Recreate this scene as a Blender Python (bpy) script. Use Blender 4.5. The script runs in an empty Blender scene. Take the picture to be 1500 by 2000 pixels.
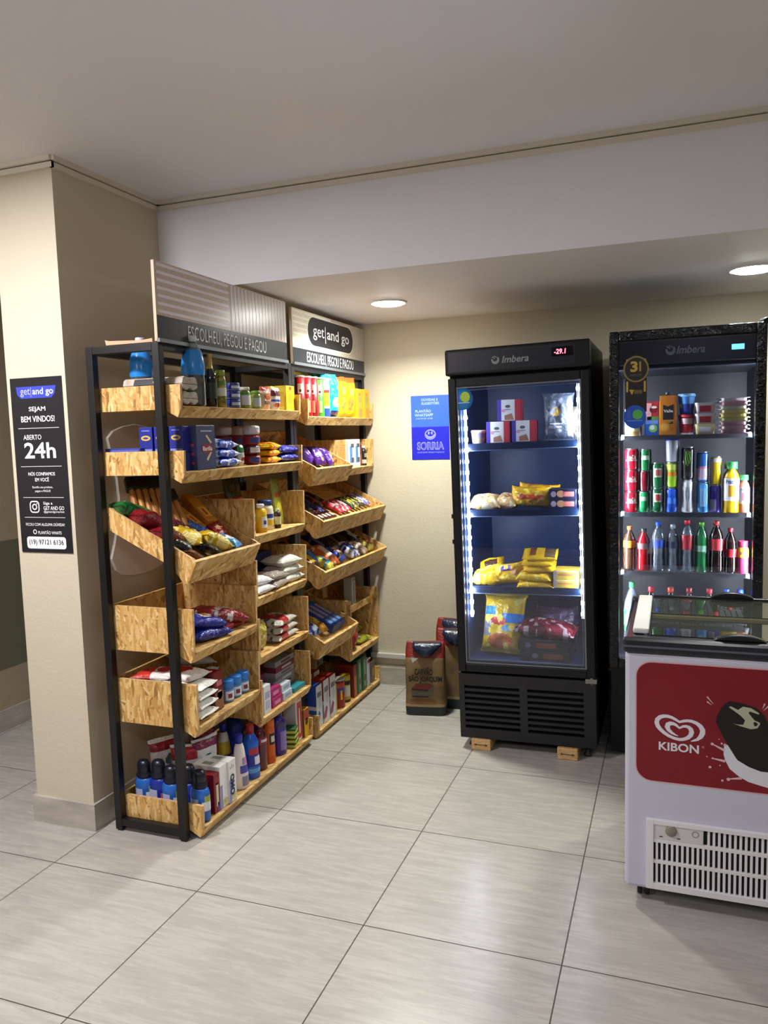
import bpy, bmesh, math, random
from mathutils import Vector, Matrix, Euler, noise
PI = math.pi
R = math.radians
S = bpy.context.scene
COL = S.collection

# ---------------------------------------------------------------- camera, light, exposure
cam_d = bpy.data.cameras.new('camera')
cam = bpy.data.objects.new('camera', cam_d)
COL.objects.link(cam)
YAW, PITCH, ROLL = -0.35393992680751635, -0.09743380841171378, -0.028745030720165834
fw = Vector((math.sin(YAW) * math.cos(PITCH), math.cos(YAW) * math.cos(PITCH), math.sin(PITCH)))
rt0 = Vector((math.cos(YAW), -math.sin(YAW), 0))
up0 = rt0.cross(fw)
rt = rt0 * math.cos(ROLL) + up0 * math.sin(ROLL)
up = -rt0 * math.sin(ROLL) + up0 * math.cos(ROLL)
cam.matrix_world = Matrix(((rt.x, up.x, -fw.x, 1.48197), (rt.y, up.y, -fw.y, -2.10027), (rt.z, up.z, -fw.z, 1.49901), (0, 0, 0, 1)))
cam_d.sensor_fit = 'VERTICAL'
cam_d.sensor_height = 24.0
cam_d.lens = 1528.53 / 2000 * 24.0
cam_d.clip_start = 0.05
S.camera = cam

S.view_settings.view_transform = 'Standard'
S.view_settings.look = 'None'
S.view_settings.exposure = 0.5
S.view_settings.gamma = 1.0
S.view_settings.use_curve_mapping = False
W = bpy.data.worlds.new('world')
S.world = W
W.use_nodes = True
W.node_tree.nodes['Background'].inputs[0].default_value = (0.5, 0.52, 0.55, 1)
W.node_tree.nodes['Background'].inputs[1].default_value = 0.05
S.cycles.max_bounces = 8
S.cycles.diffuse_bounces = 4
S.cycles.glossy_bounces = 4
S.cycles.transparent_max_bounces = 32
S.cycles.caustics_reflective = False
S.cycles.caustics_refractive = False
S.cycles.use_denoising = True
S.cycles.sample_clamp_indirect = 4.0

# lamp strengths: recessed spots in the low ceiling, round panels of the main ceiling, cooler light strips
SPOT_W = 17.0
PANEL_W = 34.0
LED_E = 150.0
SPOT_COL = (0.98, 1.0, 0.91)
PANEL_COL = (1.0, 0.955, 0.985)

# ---------------------------------------------------------------- materials
def lin(h):
    h = h.lstrip('#')
    o = []
    for i in (0, 2, 4):
        c = int(h[i:i + 2], 16) / 255
        o.append(c / 12.92 if c <= 0.04045 else ((c + 0.055) / 1.055) ** 2.4)
    return (*o, 1.0)

_mc = {}
def M(hexc, rough=0.45, metal=0.0, spec=0.5, coat=0.0):
    k = (hexc, rough, metal, spec, coat)
    if k in _mc:
        return _mc[k]
    m = bpy.data.materials.new('paint_' + hexc.strip('#'))
    m.use_nodes = True
    b = m.node_tree.nodes['Principled BSDF']
    b.inputs['Base Color'].default_value = lin(hexc)
    b.inputs['Roughness'].default_value = rough
    b.inputs['Metallic'].default_value = metal
    b.inputs['Specular IOR Level'].default_value = spec
    b.inputs['Coat Weight'].default_value = coat
    _mc[k] = m
    return m

class NT:
    def __init__(s, name):
        s.m = bpy.data.materials.new(name)
        s.m.use_nodes = True
        s.t = s.m.node_tree
        s.b = s.t.nodes['Principled BSDF']
        s.out = s.t.nodes['Material Output']
    def n(s, typ, **kw):
        nd = s.t.nodes.new(typ)
        for k, v in kw.items():
            if k.startswith('_'):
                nd.inputs[k[1:].replace('_', ' ')].default_value = v
            else:
                setattr(nd, k, v)
        return nd
    def l(s, a, b):
        s.t.links.new(a, b)
    def math(s, op, a, b=None):
        nd = s.n('ShaderNodeMath', operation=op)
        for i, v in enumerate((a, b)):
            if v is None:
                continue
            if isinstance(v, (int, float)):
                nd.inputs[i].default_value = v
            else:
                s.l(v, nd.inputs[i])
        return nd.outputs[0]
    def mix(s, fac, a, b):
        nd = s.n('ShaderNodeMix', data_type='RGBA')
        for sock, v in ((nd.inputs[0], fac), (nd.inputs[6], a), (nd.inputs[7], b)):
            if isinstance(v, tuple):
                sock.default_value = v
            elif isinstance(v, (int, float)):
                sock.default_value = v
            else:
                s.l(v, sock)
        return nd.outputs[2]
    def coords(s, scale=(1, 1, 1), rot=(0, 0, 0), loc=(0, 0, 0)):
        tc = s.n('ShaderNodeTexCoord')
        mp = s.n('ShaderNodeMapping')
        mp.inputs['Scale'].default_value = scale
        mp.inputs['Rotation'].default_value = rot
        mp.inputs['Location'].default_value = loc
        s.l(tc.outputs['Object'], mp.inputs['Vector'])
        return mp.outputs[0]

def wall_mat(name, hexc, hex2=None, zsplit=None):
    t = NT(name)
    v = t.coords()
    nz = t.n('ShaderNodeTexNoise', _Scale=2.2, _Detail=4.0)
    t.l(v, nz.inputs['Vector'])
    c = lin(hexc)
    c2 = tuple(x * 0.93 for x in c[:3]) + (1,)
    col = t.mix(nz.outputs[0], c2, c)
    if hex2:
        sx = t.n('ShaderNodeSeparateXYZ')
        t.l(v, sx.inputs[0])
        lo = t.math('GREATER_THAN', sx.outputs[2], 0.322)
        hi = t.math('LESS_THAN', sx.outputs[2], zsplit)
        col = t.mix(t.math('MULTIPLY', lo, hi), col, lin(hex2))
    t.l(col, t.b.inputs['Base Color'])
    t.b.inputs['Roughness'].default_value = 0.62
    n2 = t.n('ShaderNodeTexNoise', _Scale=90.0, _Detail=3.0)
    t.l(v, n2.inputs['Vector'])
    n3 = t.n('ShaderNodeTexNoise', _Scale=5.0, _Detail=2.0)
    t.l(v, n3.inputs['Vector'])
    bp = t.n('ShaderNodeBump', _Strength=0.12, _Distance=0.01)
    t.l(t.math('ADD', n2.outputs[0], t.math('MULTIPLY', n3.outputs[0], 2.0)), bp.inputs['Height'])
    t.l(bp.outputs[0], t.b.inputs['Normal'])
    return t.m

def floor_mat():
    t = NT('porcelain_tile')
    v = t.coords()
    sx = t.n('ShaderNodeSeparateXYZ')
    t.l(v, sx.inputs[0])
    lines = None
    for i in (0, 1):
        f = t.math('FRACT', t.math('ADD', t.math('DIVIDE', sx.outputs[i], 0.6), 20.5))
        d = t.math('ABSOLUTE', t.math('SUBTRACT', f, 0.5))
        ln = t.math('LESS_THAN', d, 0.0032)
        lines = ln if lines is None else t.math('MAXIMUM', lines, ln)
    tid = t.n('ShaderNodeTexWhiteNoise', noise_dimensions='2D')
    cb = t.n('ShaderNodeCombineXYZ')
    for i in (0, 1):
        t.l(t.math('FLOOR', t.math('DIVIDE', sx.outputs[i], 0.6)), cb.inputs[i])
    t.l(cb.outputs[0], tid.inputs['Vector'])
    off = t.n('ShaderNodeVectorMath', operation='ADD')
    sc = t.n('ShaderNodeVectorMath', operation='SCALE')
    t.l(tid.outputs['Color'], sc.inputs[0])
    sc.inputs['Scale'].default_value = 7.0
    t.l(v, off.inputs[0])
    t.l(sc.outputs[0], off.inputs[1])
    mp = t.n('ShaderNodeMapping')
    mp.inputs['Scale'].default_value = (3.2, 26.0, 1)
    mp.inputs['Rotation'].default_value = (0, 0, 0.05)
    t.l(off.outputs[0], mp.inputs['Vector'])
    nz = t.n('ShaderNodeTexNoise', _Scale=1.6, _Detail=8.0, _Roughness=0.66, _Distortion=0.5)
    t.l(mp.outputs[0], nz.inputs['Vector'])
    rp = t.n('ShaderNodeValToRGB')
    rp.color_ramp.elements[0].position = 0.32
    rp.color_ramp.elements[0].color = lin('#a29e98')
    rp.color_ramp.elements[1].position = 0.72
    rp.color_ramp.elements[1].color = lin('#b9b5ae')
    e = rp.color_ramp.elements.new(0.5)
    e.color = lin('#aeaaa3')
    t.l(nz.outputs[0], rp.inputs[0])
    col = t.mix(lines, rp.outputs[0], lin('#4a4038'))
    t.l(col, t.b.inputs['Base Color'])
    rg = t.math('ADD', t.math('MULTIPLY', lines, 0.5), t.math('ADD', 0.20, t.math('MULTIPLY', nz.outputs[0], 0.14)))
    t.l(rg, t.b.inputs['Roughness'])
    bp = t.n('ShaderNodeBump', _Strength=0.35, _Distance=0.002)
    t.l(t.math('SUBTRACT', t.math('MULTIPLY', nz.outputs[0], 0.12), lines), bp.inputs['Height'])
    t.l(bp.outputs[0], t.b.inputs['Normal'])
    t.b.inputs['Specular IOR Level'].default_value = 0.38
    return t.m

def osb_mat():
    t = NT('strand_board')
    base = None
    rgh = None
    specs = [((20, 20, 105), (0, 0, 0)), ((21, 21, 100), (0.9, 0.9, 0.4)), ((19, 19, 95), (-0.75, -0.8, 0.2)), ((23, 23, 110), (1.45, 1.4, 0.0))]
    for i, (sc, ro) in enumerate(specs):
        mp = t.coords((1, 1, 1), ro, (i * 1.7, i * 0.9, i * 2.3))
        m2 = t.n('ShaderNodeMapping')
        m2.inputs['Scale'].default_value = sc
        t.l(mp, m2.inputs['Vector'])
        wn = t.n('ShaderNodeTexNoise', _Scale=0.6, _Detail=2.0)
        t.l(m2.outputs[0], wn.inputs['Vector'])
        ad = t.n('ShaderNodeVectorMath', operation='ADD')
        t.l(m2.outputs[0], ad.inputs[0])
        t.l(wn.outputs['Color'], ad.inputs[1])
        vo = t.n('ShaderNodeTexVoronoi', _Scale=1.0)
        t.l(ad.outputs[0], vo.inputs['Vector'])
        sp = t.n('ShaderNodeSeparateColor')
        t.l(vo.outputs['Color'], sp.inputs[0])
        rp = t.n('ShaderNodeValToRGB')
        cr = rp.color_ramp
        cr.elements[0].position = 0.0
        cr.elements[0].color = lin('#94672f')
        cr.elements[1].position = 1.0
        cr.elements[1].color = lin('#e9c98c')
        for p, c in ((0.12, '#bb8c4a'), (0.45, '#d0a45e'), (0.75, '#dcb572')):
            el = cr.elements.new(p)
            el.color = lin(c)
        t.l(sp.outputs[0], rp.inputs[0])
        if base is None:
            base = rp.outputs[0]
            rgh = vo.outputs['Distance']
        else:
            base = t.mix(t.math('GREATER_THAN', sp.outputs[1], 0.42), base, rp.outputs[0])
    t.l(base, t.b.inputs['Base Color'])
    t.b.inputs['Roughness'].default_value = 0.55
    bp = t.n('ShaderNodeBump', _Strength=0.25, _Distance=0.002)
    t.l(rgh, bp.inputs['Height'])
    t.l(bp.outputs[0], t.b.inputs['Normal'])
    return t.m

def noise_mat(name, stops, scale, rough=0.5, stretch=(1, 1, 1), detail=4.0, bump=0.0, metal=0.0):
    t = NT(name)
    v = t.coords(stretch)
    nz = t.n('ShaderNodeTexNoise', _Scale=scale, _Detail=detail)
    t.l(v, nz.inputs['Vector'])
    rp = t.n('ShaderNodeValToRGB')
    cr = rp.color_ramp
    cr.elements[0].position, cr.elements[0].color = stops[0][0], lin(stops[0][1])
    cr.elements[1].position, cr.elements[1].color = stops[-1][0], lin(stops[-1][1])
    for p, c in stops[1:-1]:
        el = cr.elements.new(p)
        el.color = lin(c)
    t.l(nz.outputs[0], rp.inputs[0])
    t.l(rp.outputs[0], t.b.inputs['Base Color'])
    t.b.inputs['Roughness'].default_value = rough
    t.b.inputs['Metallic'].default_value = metal
    if bump:
        bp = t.n('ShaderNodeBump', _Strength=bump, _Distance=0.003)
        t.l(nz.outputs[0], bp.inputs['Height'])
        t.l(bp.outputs[0], t.b.inputs['Normal'])
    return t.m

def film(hexc, rough=0.24, crinkle=0.85):
    k = ('film', hexc, rough, crinkle)
    if k in _mc:
        return _mc[k]
    t = NT('printed_film_' + hexc.strip('#'))
    v = t.coords()
    nz = t.n('ShaderNodeTexNoise', _Scale=42.0, _Detail=3.0, _Distortion=1.6)
    t.l(v, nz.inputs['Vector'])
    t.b.inputs['Base Color'].default_value = lin(hexc)
    t.b.inputs['Roughness'].default_value = rough
    bp = t.n('ShaderNodeBump', _Strength=crinkle, _Distance=0.006)
    t.l(nz.outputs[0], bp.inputs['Height'])
    t.l(bp.outputs[0], t.b.inputs['Normal'])
    _mc[k] = t.m
    return t.m

def glass(name, tint='#ffffff', refl=1.0, rough=0.0, veil=0.0, veilcol='#9fb4d8'):
    k = ('glass', tint, refl, rough, veil)
    if k in _mc:
        return _mc[k]
    t = NT(name)
    tr = t.n('ShaderNodeBsdfTransparent')
    tr.inputs[0].default_value = lin(tint)
    gl = t.n('ShaderNodeBsdfGlossy')
    gl.inputs['Roughness'].default_value = rough
    fr = t.n('ShaderNodeFresnel', _IOR=1.5)
    ms = t.n('ShaderNodeMixShader')
    t.l(t.math('MINIMUM', t.math('MULTIPLY', fr.outputs[0], refl), 1.0), ms.inputs[0])
    t.l(tr.outputs[0], ms.inputs[1])
    t.l(gl.outputs[0], ms.inputs[2])
    fin = ms.outputs[0]
    if veil:
        df = t.n('ShaderNodeBsdfDiffuse')
        df.inputs[0].default_value = lin(veilcol)
        m2 = t.n('ShaderNodeMixShader')
        m2.inputs[0].default_value = veil
        t.l(fin, m2.inputs[1])
        t.l(df.outputs[0], m2.inputs[2])
        fin = m2.outputs[0]
    t.l(fin, t.out.inputs['Surface'])
    _mc[k] = t.m
    return t.m

def emit(name, col, strength):
    t = NT(name)
    t.b.inputs['Base Color'].default_value = (0.9, 0.9, 0.9, 1)
    t.b.inputs['Emission Color'].default_value = (*col, 1)
    t.b.inputs['Emission Strength'].default_value = strength
    return t.m

OSB = osb_mat()
OSBE = noise_mat('board_edge', [(0.3, '#b98d58'), (0.7, '#dcbd8a')], 60, 0.6)
BLK = M('#0b0c0f', 0.42)
GLOSSBLK = M('#0b0c10', 0.18)
WHT = M('#ecebe8', 0.4)
FBLK = M('#090a0c', 0.42, 0.0, 0.35)
SIL = M('#b9bcc0', 0.28, 1.0)
GOLD = M('#b8923f', 0.3, 1.0)
PWHITE = M('#f1f1f1', 0.5)

# ---------------------------------------------------------------- mesh helper
class MB:
    def __init__(s):
        s.v, s.f, s.m, s.sm = [], [], [], []
    def add(s, vs, fs, m=0, smooth=False):
        o = len(s.v)
        s.v += [tuple(v) for v in vs]
        for f in fs:
            s.f.append([o + i for i in f])
            s.m.append(m)
            s.sm.append(smooth)
        return s
    def box(s, x0, x1, y0, y1, z0, z1, m=0):
        v = [(x, y, z) for z in (z0, z1) for y in (y0, y1) for x in (x0, x1)]
        return s.add(v, [(0, 2, 3, 1), (4, 5, 7, 6), (0, 1, 5, 4), (2, 6, 7, 3), (0, 4, 6, 2), (1, 3, 7, 5)], m)
    def prism(s, poly, axis, a0, a1, m=0, cap=None):
        def P(p, a):
            return (a, p[0], p[1]) if axis == 'x' else (p[0], a, p[1]) if axis == 'y' else (p[0], p[1], a)
        n = len(poly)
        v = [P(p, a0) for p in poly] + [P(p, a1) for p in poly]
        s.add(v, [(i, (i + 1) % n, n + (i + 1) % n, n + i) for i in range(n)], m)
        o = len(s.v) - 2 * n
        for fs in ([o + i for i in range(n)][::-1], [o + n + i for i in range(n)]):
            s.f.append(fs); s.m.append(m if cap is None else cap); s.sm.append(False)
        return s
    def lathe(s, prof, n=24, m=0, cx=0, cy=0, a0=0.0, a1=2 * PI, caps=True, smooth=True, sx=1.0, sy=1.0):
        full = abs(a1 - a0 - 2 * PI) < 1e-6
        k = n if full else n + 1
        v = []
        for r, z in prof:
            for i in range(k):
                a = a0 + (a1 - a0) * i / n
                v.append((cx + sx * r * math.cos(a), cy + sy * r * math.sin(a), z))
        fs = []
        for j in range(len(prof) - 1):
            for i in range(n):
                i2 = (i + 1) % k
                fs.append((j * k + i, j * k + i2, (j + 1) * k + i2, (j + 1) * k + i))
        s.add(v, fs, m, smooth)
        if full and caps:
            o = len(s.v) - len(v)
            s.f.append([o + i for i in range(k)][::-1]); s.m.append(m); s.sm.append(False)
            q = o + (len(prof) - 1) * k
            s.f.append([q + i for i in range(k)]); s.m.append(m); s.sm.append(False)
        return s
    def tube(s, pts, r, n=8, m=0):
        pts = [Vector(p) for p in pts]
        rings = []
        for i, p in enumerate(pts):
            d = (pts[min(i + 1, len(pts) - 1)] - pts[max(i - 1, 0)]).normalized()
            a = d.cross(Vector((0, 0, 1)))
            if a.length < 0.01:
                a = d.cross(Vector((1, 0, 0)))
            a.normalize()
            b = d.cross(a)
            rings.append([p + (a * math.cos(2 * PI * j / n) + b * math.sin(2 * PI * j / n)) * r for j in range(n)])
        v = [q for rg in rings for q in rg]
        fs = [(i * n + j, i * n + (j + 1) % n, (i + 1) * n + (j + 1) % n, (i + 1) * n + j) for i in range(len(pts) - 1) for j in range(n)]
        s.add(v, fs, m, True)
        o = len(s.v) - len(v)
        s.f.append([o + j for j in range(n)]); s.m.append(m); s.sm.append(False)
        q = o + (len(pts) - 1) * n
        s.f.append([q + j for j in range(n)][::-1]); s.m.append(m); s.sm.append(False)
        return s
    def build(s, name, mats, parent=None, bevel=0.0, loc=None, rot=None):
        me = bpy.data.meshes.new(name)
        me.from_pydata(s.v, [], s.f)
        for mt in (mats if isinstance(mats, (list, tuple)) else [mats]):
            me.materials.append(mt)
        me.polygons.foreach_set('material_index', s.m)
        me.polygons.foreach_set('use_smooth', s.sm)
        me.update()
        bm = bmesh.new()
        bm.from_mesh(me)
        bmesh.ops.recalc_face_normals(bm, faces=bm.faces)
        bm.to_mesh(me)
        bm.free()
        o = bpy.data.objects.new(name, me)
        COL.objects.link(o)
        if parent:
            o.parent = parent
        if loc:
            o.location = loc
        if rot:
            o.rotation_euler = rot
        if bevel:
            b = o.modifiers.new('bevel', 'BEVEL')
            b.width = bevel
            b.segments = 2
            b.limit_method = 'ANGLE'
            b.angle_limit = R(40)
        return o

def tag(o, label=None, cat=None, group=None, kind=None):
    if label: o['label'] = label
    if cat: o['category'] = cat
    if group: o['group'] = group
    if kind: o['kind'] = kind
    return o

def thing(name, label, cat, loc=(0, 0, 0), rz=0.0, group=None, rot=None):
    o = bpy.data.objects.new(name, None)
    o.empty_display_size = 0.05
    COL.objects.link(o)
    o.location = loc
    o.rotation_euler = rot if rot else (0, 0, rz)
    return tag(o, label, cat, group)

def struct(name, mb, mats, bevel=0.0, label=None):
    o = mb.build(name, mats, bevel=bevel)
    o['kind'] = 'structure'
    if label: o['label'] = label
    return o

_kids = {}
def copy_tree(o, loc, label, rz=None, rot=None):
    c = o.copy()
    COL.objects.link(c)
    c.location = loc
    if rz is not None: c.rotation_euler = (0, 0, rz)
    if rot is not None: c.rotation_euler = rot
    c['label'] = label
    for ch in o.children:
        d = ch.copy(); COL.objects.link(d); d.parent = c
        for g in ch.children:
            e = g.copy(); COL.objects.link(e); e.parent = d
    return c

# facing: local axes of a flat print seen from that side
FACE = {'x': ((0, 1, 0), (0, 0, 1), (1, 0, 0)), '-y': ((1, 0, 0), (0, 0, 1), (0, -1, 0)), 'y': ((-1, 0, 0), (0, 0, 1), (0, 1, 0)), 'z': ((0, 1, 0), (-1, 0, 0), (0, 0, 1)), 'xs': ((0, 0, -1), (0, 1, 0), (1, 0, 0))}

def txt(s, parent, c, w, h, face, mat, bold=0.0, name='lettering', wrap=None, shear=0.0, off=0.0006):
    cu = bpy.data.curves.new('t', 'FONT')
    cu.body = s
    cu.size = 1.0
    cu.offset = bold
    cu.shear = shear
    cu.resolution_u = 3
    ob = bpy.data.objects.new('t', cu)
    COL.objects.link(ob)
    dg = bpy.context.evaluated_depsgraph_get()
    me = bpy.data.meshes.new_from_object(ob.evaluated_get(dg))
    bpy.data.objects.remove(ob)
    bpy.data.curves.remove(cu)
    me.name = name
    xs = [v.co.x for v in me.vertices]; ys = [v.co.y for v in me.vertices]
    x0, x1, y0, y1 = min(xs), max(xs), min(ys), max(ys)
    ux, uz, nn = (Vector(a) for a in FACE[face])
    for v in me.vertices:
        a = ((v.co.x - x0) / (x1 - x0) - 0.5) * w
        b = ((v.co.y - y0) / (y1 - y0) - 0.5) * h
        if wrap:
            an = wrap[1] + a / wrap[0]
            rr = wrap[0] + off
            v.co = Vector((rr * math.cos(an), rr * math.sin(an), c[2] + b))
        else:
            v.co = Vector(c) + ux * a + uz * b + nn * off
    me.materials.clear()
    me.materials.append(mat)
    o = bpy.data.objects.new(name, me)
    COL.objects.link(o)
    o.parent = parent
    return o

def flat(parent, c, poly, face, mat, name='printed_panel', off=0.0004):
    """flat print: 2D outline (a along the face's right, b up) about c"""
    ux, uz, nn = (Vector(a) for a in FACE[face])
    mb = MB()
    mb.add([Vector(c) + ux * a + uz * b + nn * off for a, b in poly], [list(range(len(poly)))])
    return mb.build(name, mat, parent)

def rect(w, h, cx=0, cy=0):
    return [(cx - w / 2, cy - h / 2), (cx + w / 2, cy - h / 2), (cx + w / 2, cy + h / 2), (cx - w / 2, cy + h / 2)]
def ell(w, h, cx=0, cy=0, n=28):
    return [(cx + w / 2 * math.cos(2 * PI * i / n), cy + h / 2 * math.sin(2 * PI * i / n)) for i in range(n)]
def rrect(w, h, r, cx=0, cy=0, n=6):
    o = []
    for sx, sy, a in ((1, 1, 0), (-1, 1, PI / 2), (-1, -1, PI), (1, -1, 1.5 * PI)):
        for i in range(n + 1):
            t = a + PI / 2 * i / n
            o.append((cx + sx * (w / 2 - r) + r * math.cos(t), cy + sy * (h / 2 - r) + r * math.sin(t)))
    return o
def ring(parent, c, w, h, t, face, mat, name='ring', off=0.0005, n=36):
    ux, uz, nn = (Vector(a) for a in FACE[face])
    mb = MB()
    a, b = ell(w, h, n=n), ell(w - 2 * t, h - 2 * t, n=n)
    mb.add([Vector(c) + ux * p + uz * q + nn * off for p, q in a + b], [(i, (i + 1) % n, n + (i + 1) % n, n + i) for i in range(n)])
    return mb.build(name, mat, parent)

# ---------------------------------------------------------------- room
WALL = wall_mat('wall_paint', '#ccc3ad')
WALLC = wall_mat('corridor_paint', '#a89a80', '#6a6a55', 1.003)
CEIL = wall_mat('ceiling_paint', '#ebeaee')
DARKW = wall_mat('rear_wall_paint', '#3d4a6e')
TRIM = M('#d9d2c2', 0.5)
BASEM = noise_mat('skirting_tile', [(0.3, '#a39c92'), (0.7, '#bdb7ac')], 7, 0.35, (1, 1, 4))

struct('floor', MB().box(-1.95, 3.7, -5.1, 4.2, -0.05, 0), floor_mat())
struct('wall_left', MB().box(-0.90, -0.62, 0.24, 2.35, 0, 2.53), WALL, label='beige pillar and side wall behind the shelves')
struct('wall_back', MB().box(-0.62, 3.6, 2.236, 2.35, 0, 2.53), WALL)
struct('wall_corridor', MB().box(-1.95, -1.83, -5.1, 4.2, 0, 2.53), WALLC)
struct('wall_corridor_end', MB().box(-1.83, -0.62, 4.1, 4.2, 0, 2.53), WALLC)
struct('wall_right', MB().box(3.6, 3.7, -5.1, 2.35, 0, 2.53), WALL)
struct('wall_front', MB().box(-1.83, 3.6, -5.1, -5.0, 0, 2.53), DARKW)
struct('ceiling', MB().box(-1.95, 3.7, -5.1, 4.2, 2.53, 2.63), CEIL)
struct('ceiling_beam', MB().box(-0.62, 3.6, 0.858, 2.236, 2.148, 2.53), CEIL, label='dropped ceiling with painted beam face')

def cornice(name, x0, x1, y0, y1):
    dx = 1 if x1 - x0 < y1 - y0 else 0
    mb = MB()
    mb.box(x0, x1 if not dx else x0 + 0.013, y0 if dx else y1 - 0.013, y1, 2.490, 2.509)
    mb.box(x0, x1 if not dx else x0 + 0.024, y0 if dx else y1 - 0.024, y1, 2.513, 2.53)
    return struct(name, mb, TRIM)
cornice('trim_1', -0.913, -0.607, 0.0, 0.24)
cornice('trim_2', -0.62, -0.61, 0.228, 0.858)
cornice('trim_3', -0.61, 3.6, 0.5, 0.858)
struct('baseboard_pillar', MB().box(-0.912, -0.607, 0.226, 0.24, 0, 0.107).box(-0.620, -0.607, 0.24, 2.236, 0, 0.107).box(-0.912, -0.90, 0.24, 2.35, 0, 0.107), BASEM)
struct('baseboard_back', MB().box(-0.607, 3.6, 2.223, 2.236, 0, 0.105), BASEM)
struct('baseboard_corridor', MB().box(-1.83, -1.817, -5.0, 4.1, 0, 0.112), BASEM)
struct('trim_4', MB().box(-0.607, 3.6, 2.21, 2.236, 0.165, 0.194), M('#c9c6bd', 0.4), bevel=0.003, label='white cable duct along the back wall')
struct('trim_5', MB().box(-0.607, 3.6, 2.229, 2.236, 0.105, 0.119), TRIM)

# hourglass pool of light on the side wall, shaped as a raised pale patch
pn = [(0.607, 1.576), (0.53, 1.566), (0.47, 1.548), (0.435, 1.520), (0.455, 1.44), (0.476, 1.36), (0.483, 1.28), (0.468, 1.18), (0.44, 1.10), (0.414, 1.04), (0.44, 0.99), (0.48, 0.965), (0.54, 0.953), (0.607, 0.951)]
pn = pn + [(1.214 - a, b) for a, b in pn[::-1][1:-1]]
o = MB().prism(pn, 'x', -0.62, -0.606).build('wall_light_patch', wall_mat('light_patch_paint', '#f2ece2'), bevel=0.003)
tag(o, 'pale hourglass-shaped patch of painted light on the wall behind the left shelves', 'painted light patch')

# ---------------------------------------------------------------- lamps
LENS_S = emit('spot_lens', (0.99, 1.0, 0.95), 60.0)
LENS_P = emit('panel_lens', (1.0, 0.955, 0.985), 44.0)
def lamp(x, y, z, r, watts, col, label, lens, group=None, dome=0.0):
    t = thing('ceiling_lamp', label, 'ceiling lamp', (x, y, z), group=group)
    MB().lathe([(r * 0.86, 0.0), (r * 0.86, -0.006), (r, -0.009), (r * 1.06, -0.004), (r * 1.06, 0.0)], 48, caps=False).build('rim', WHT, t)
    MB().lathe([(0.0005, -0.005 - dome), (r * 0.5, -0.0055 - dome * 0.95), (r * 0.80, -0.004 - dome * 0.7), (r * 0.86, -0.004)], 48, caps=False).build('diffuser', lens, t)
    ld = bpy.data.lights.new('lamp_light', 'AREA')
    ld.shape = 'DISK'
    ld.size = r * 1.7
    ld.spread = R(180 if dome > 0.02 else 150)
    ld.energy = watts
    ld.color = col
    lo = bpy.data.objects.new('lamp_light', ld)
    COL.objects.link(lo)
    lo.parent = t
    lo.location = (0, 0, -0.012 - dome)
    return t
lamp(0.172, 1.59, 2.148, 0.088, SPOT_W, SPOT_COL, 'round recessed ceiling lamp above the charcoal bags', LENS_S, dome=0.012)
lamp(1.795, 1.57, 2.148, 0.095, SPOT_W, SPOT_COL, 'round recessed ceiling lamp above the tall drinks fridge', LENS_S, dome=0.012)
for px, py, lb, k in ((-0.72, -0.80, 'round ceiling panel lamp just left of the camera, near the pillar', 1.0), (1.75, -2.6, 'unseen round ceiling panel lamp on the right, behind the camera', 0.2), (-0.80, -3.2, 'unseen round ceiling panel lamp behind the camera, on the left', 0.42)):  # rear two lamps are unseen, placed there to light the ceiling
    lamp(px, py, 2.53, 0.15, PANEL_W * k, PANEL_COL, lb, LENS_P, dome=0.035)

# ---------------------------------------------------------------- shelving units
def part_at(o, root):
    """mesh written in room coordinates, parented to an unrotated root"""
    o.parent = root
    if root.parent is None:
        o.location = -root.location
    return o

def tray(root, z0, z1, y0, y1, dx=0.0, mat=None):
    m = [OSB, OSBE]
    xb, xf = -0.533, -0.160 + dx
    b = MB()
    b.box(xb, xf - 0.014, y0 + 0.012, y1 - 0.012, z0, z0 + 0.012)
    b.box(xb, xb + 0.012, y0 + 0.012, y1 - 0.012, z0 + 0.012, z1)
    t = part_at(b.build('tray', OSB, root), root)
    poly = [(xb, z1), (xb, z0), (-0.235, z0), (xf - 0.018, z0 - 0.030), (xf - 0.004, z0 - 0.002), (xf - 0.001, z1)]
    for a in (y0, y1 - 0.012):
        MB().prism(poly, 'y', a, a + 0.012, 1, 0).build('side_panel', m, t)
    lip = [(xf - 0.030, z0 - 0.030), (xf - 0.017, z0 - 0.031), (xf + 0.001, z0 + 0.008), (xf - 0.012, z0 + 0.012)]
    MB().prism(lip, 'y', y0 + 0.0121, y1 - 0.0121).build('front_lip', OSB, t)
    return t

TH = R(26)
def bin_(root, xt, zt, y0, y1):
    m = [OSB, OSBE]
    sh = lambda pts: [(xt + a, zt + b) for a, b in pts]
    b = MB()
    b.prism(sh([(-0.352, 0.205), (-0.093, 0.079), (-0.012, 0.036), (-0.010, 0.050), (-0.090, 0.091), (-0.347, 0.216)]), 'y', y0 + 0.0125, y1 - 0.0125)
    b.prism(sh([(-0.355, 0.204), (-0.343, 0.200), (-0.322, 0.271), (-0.333, 0.277)]), 'y', y0 + 0.0125, y1 - 0.0125)
    t = part_at(b.build('tilted_bin', OSB, root), root)
    poly = sh([(-0.334, 0.279), (-0.356, 0.203), (-0.093, 0.075), (-0.040, 0.030), (-0.026, 0.010), (-0.012, 0.001), (0.0, 0.003), (0.036, 0.080), (0.028, 0.092)])
    for a in (y0, y1 - 0.012):
        MB().prism(poly, 'y', a, a + 0.012, 1, 0).build('side_panel', m, t)
    MB().prism(sh([(-0.011, 0.002), (0.001, 0.001), (0.040, 0.083), (0.029, 0.089)]), 'y', y0 - 0.001, y1 + 0.001).build('front_lip', OSB, t)
    return t

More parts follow.
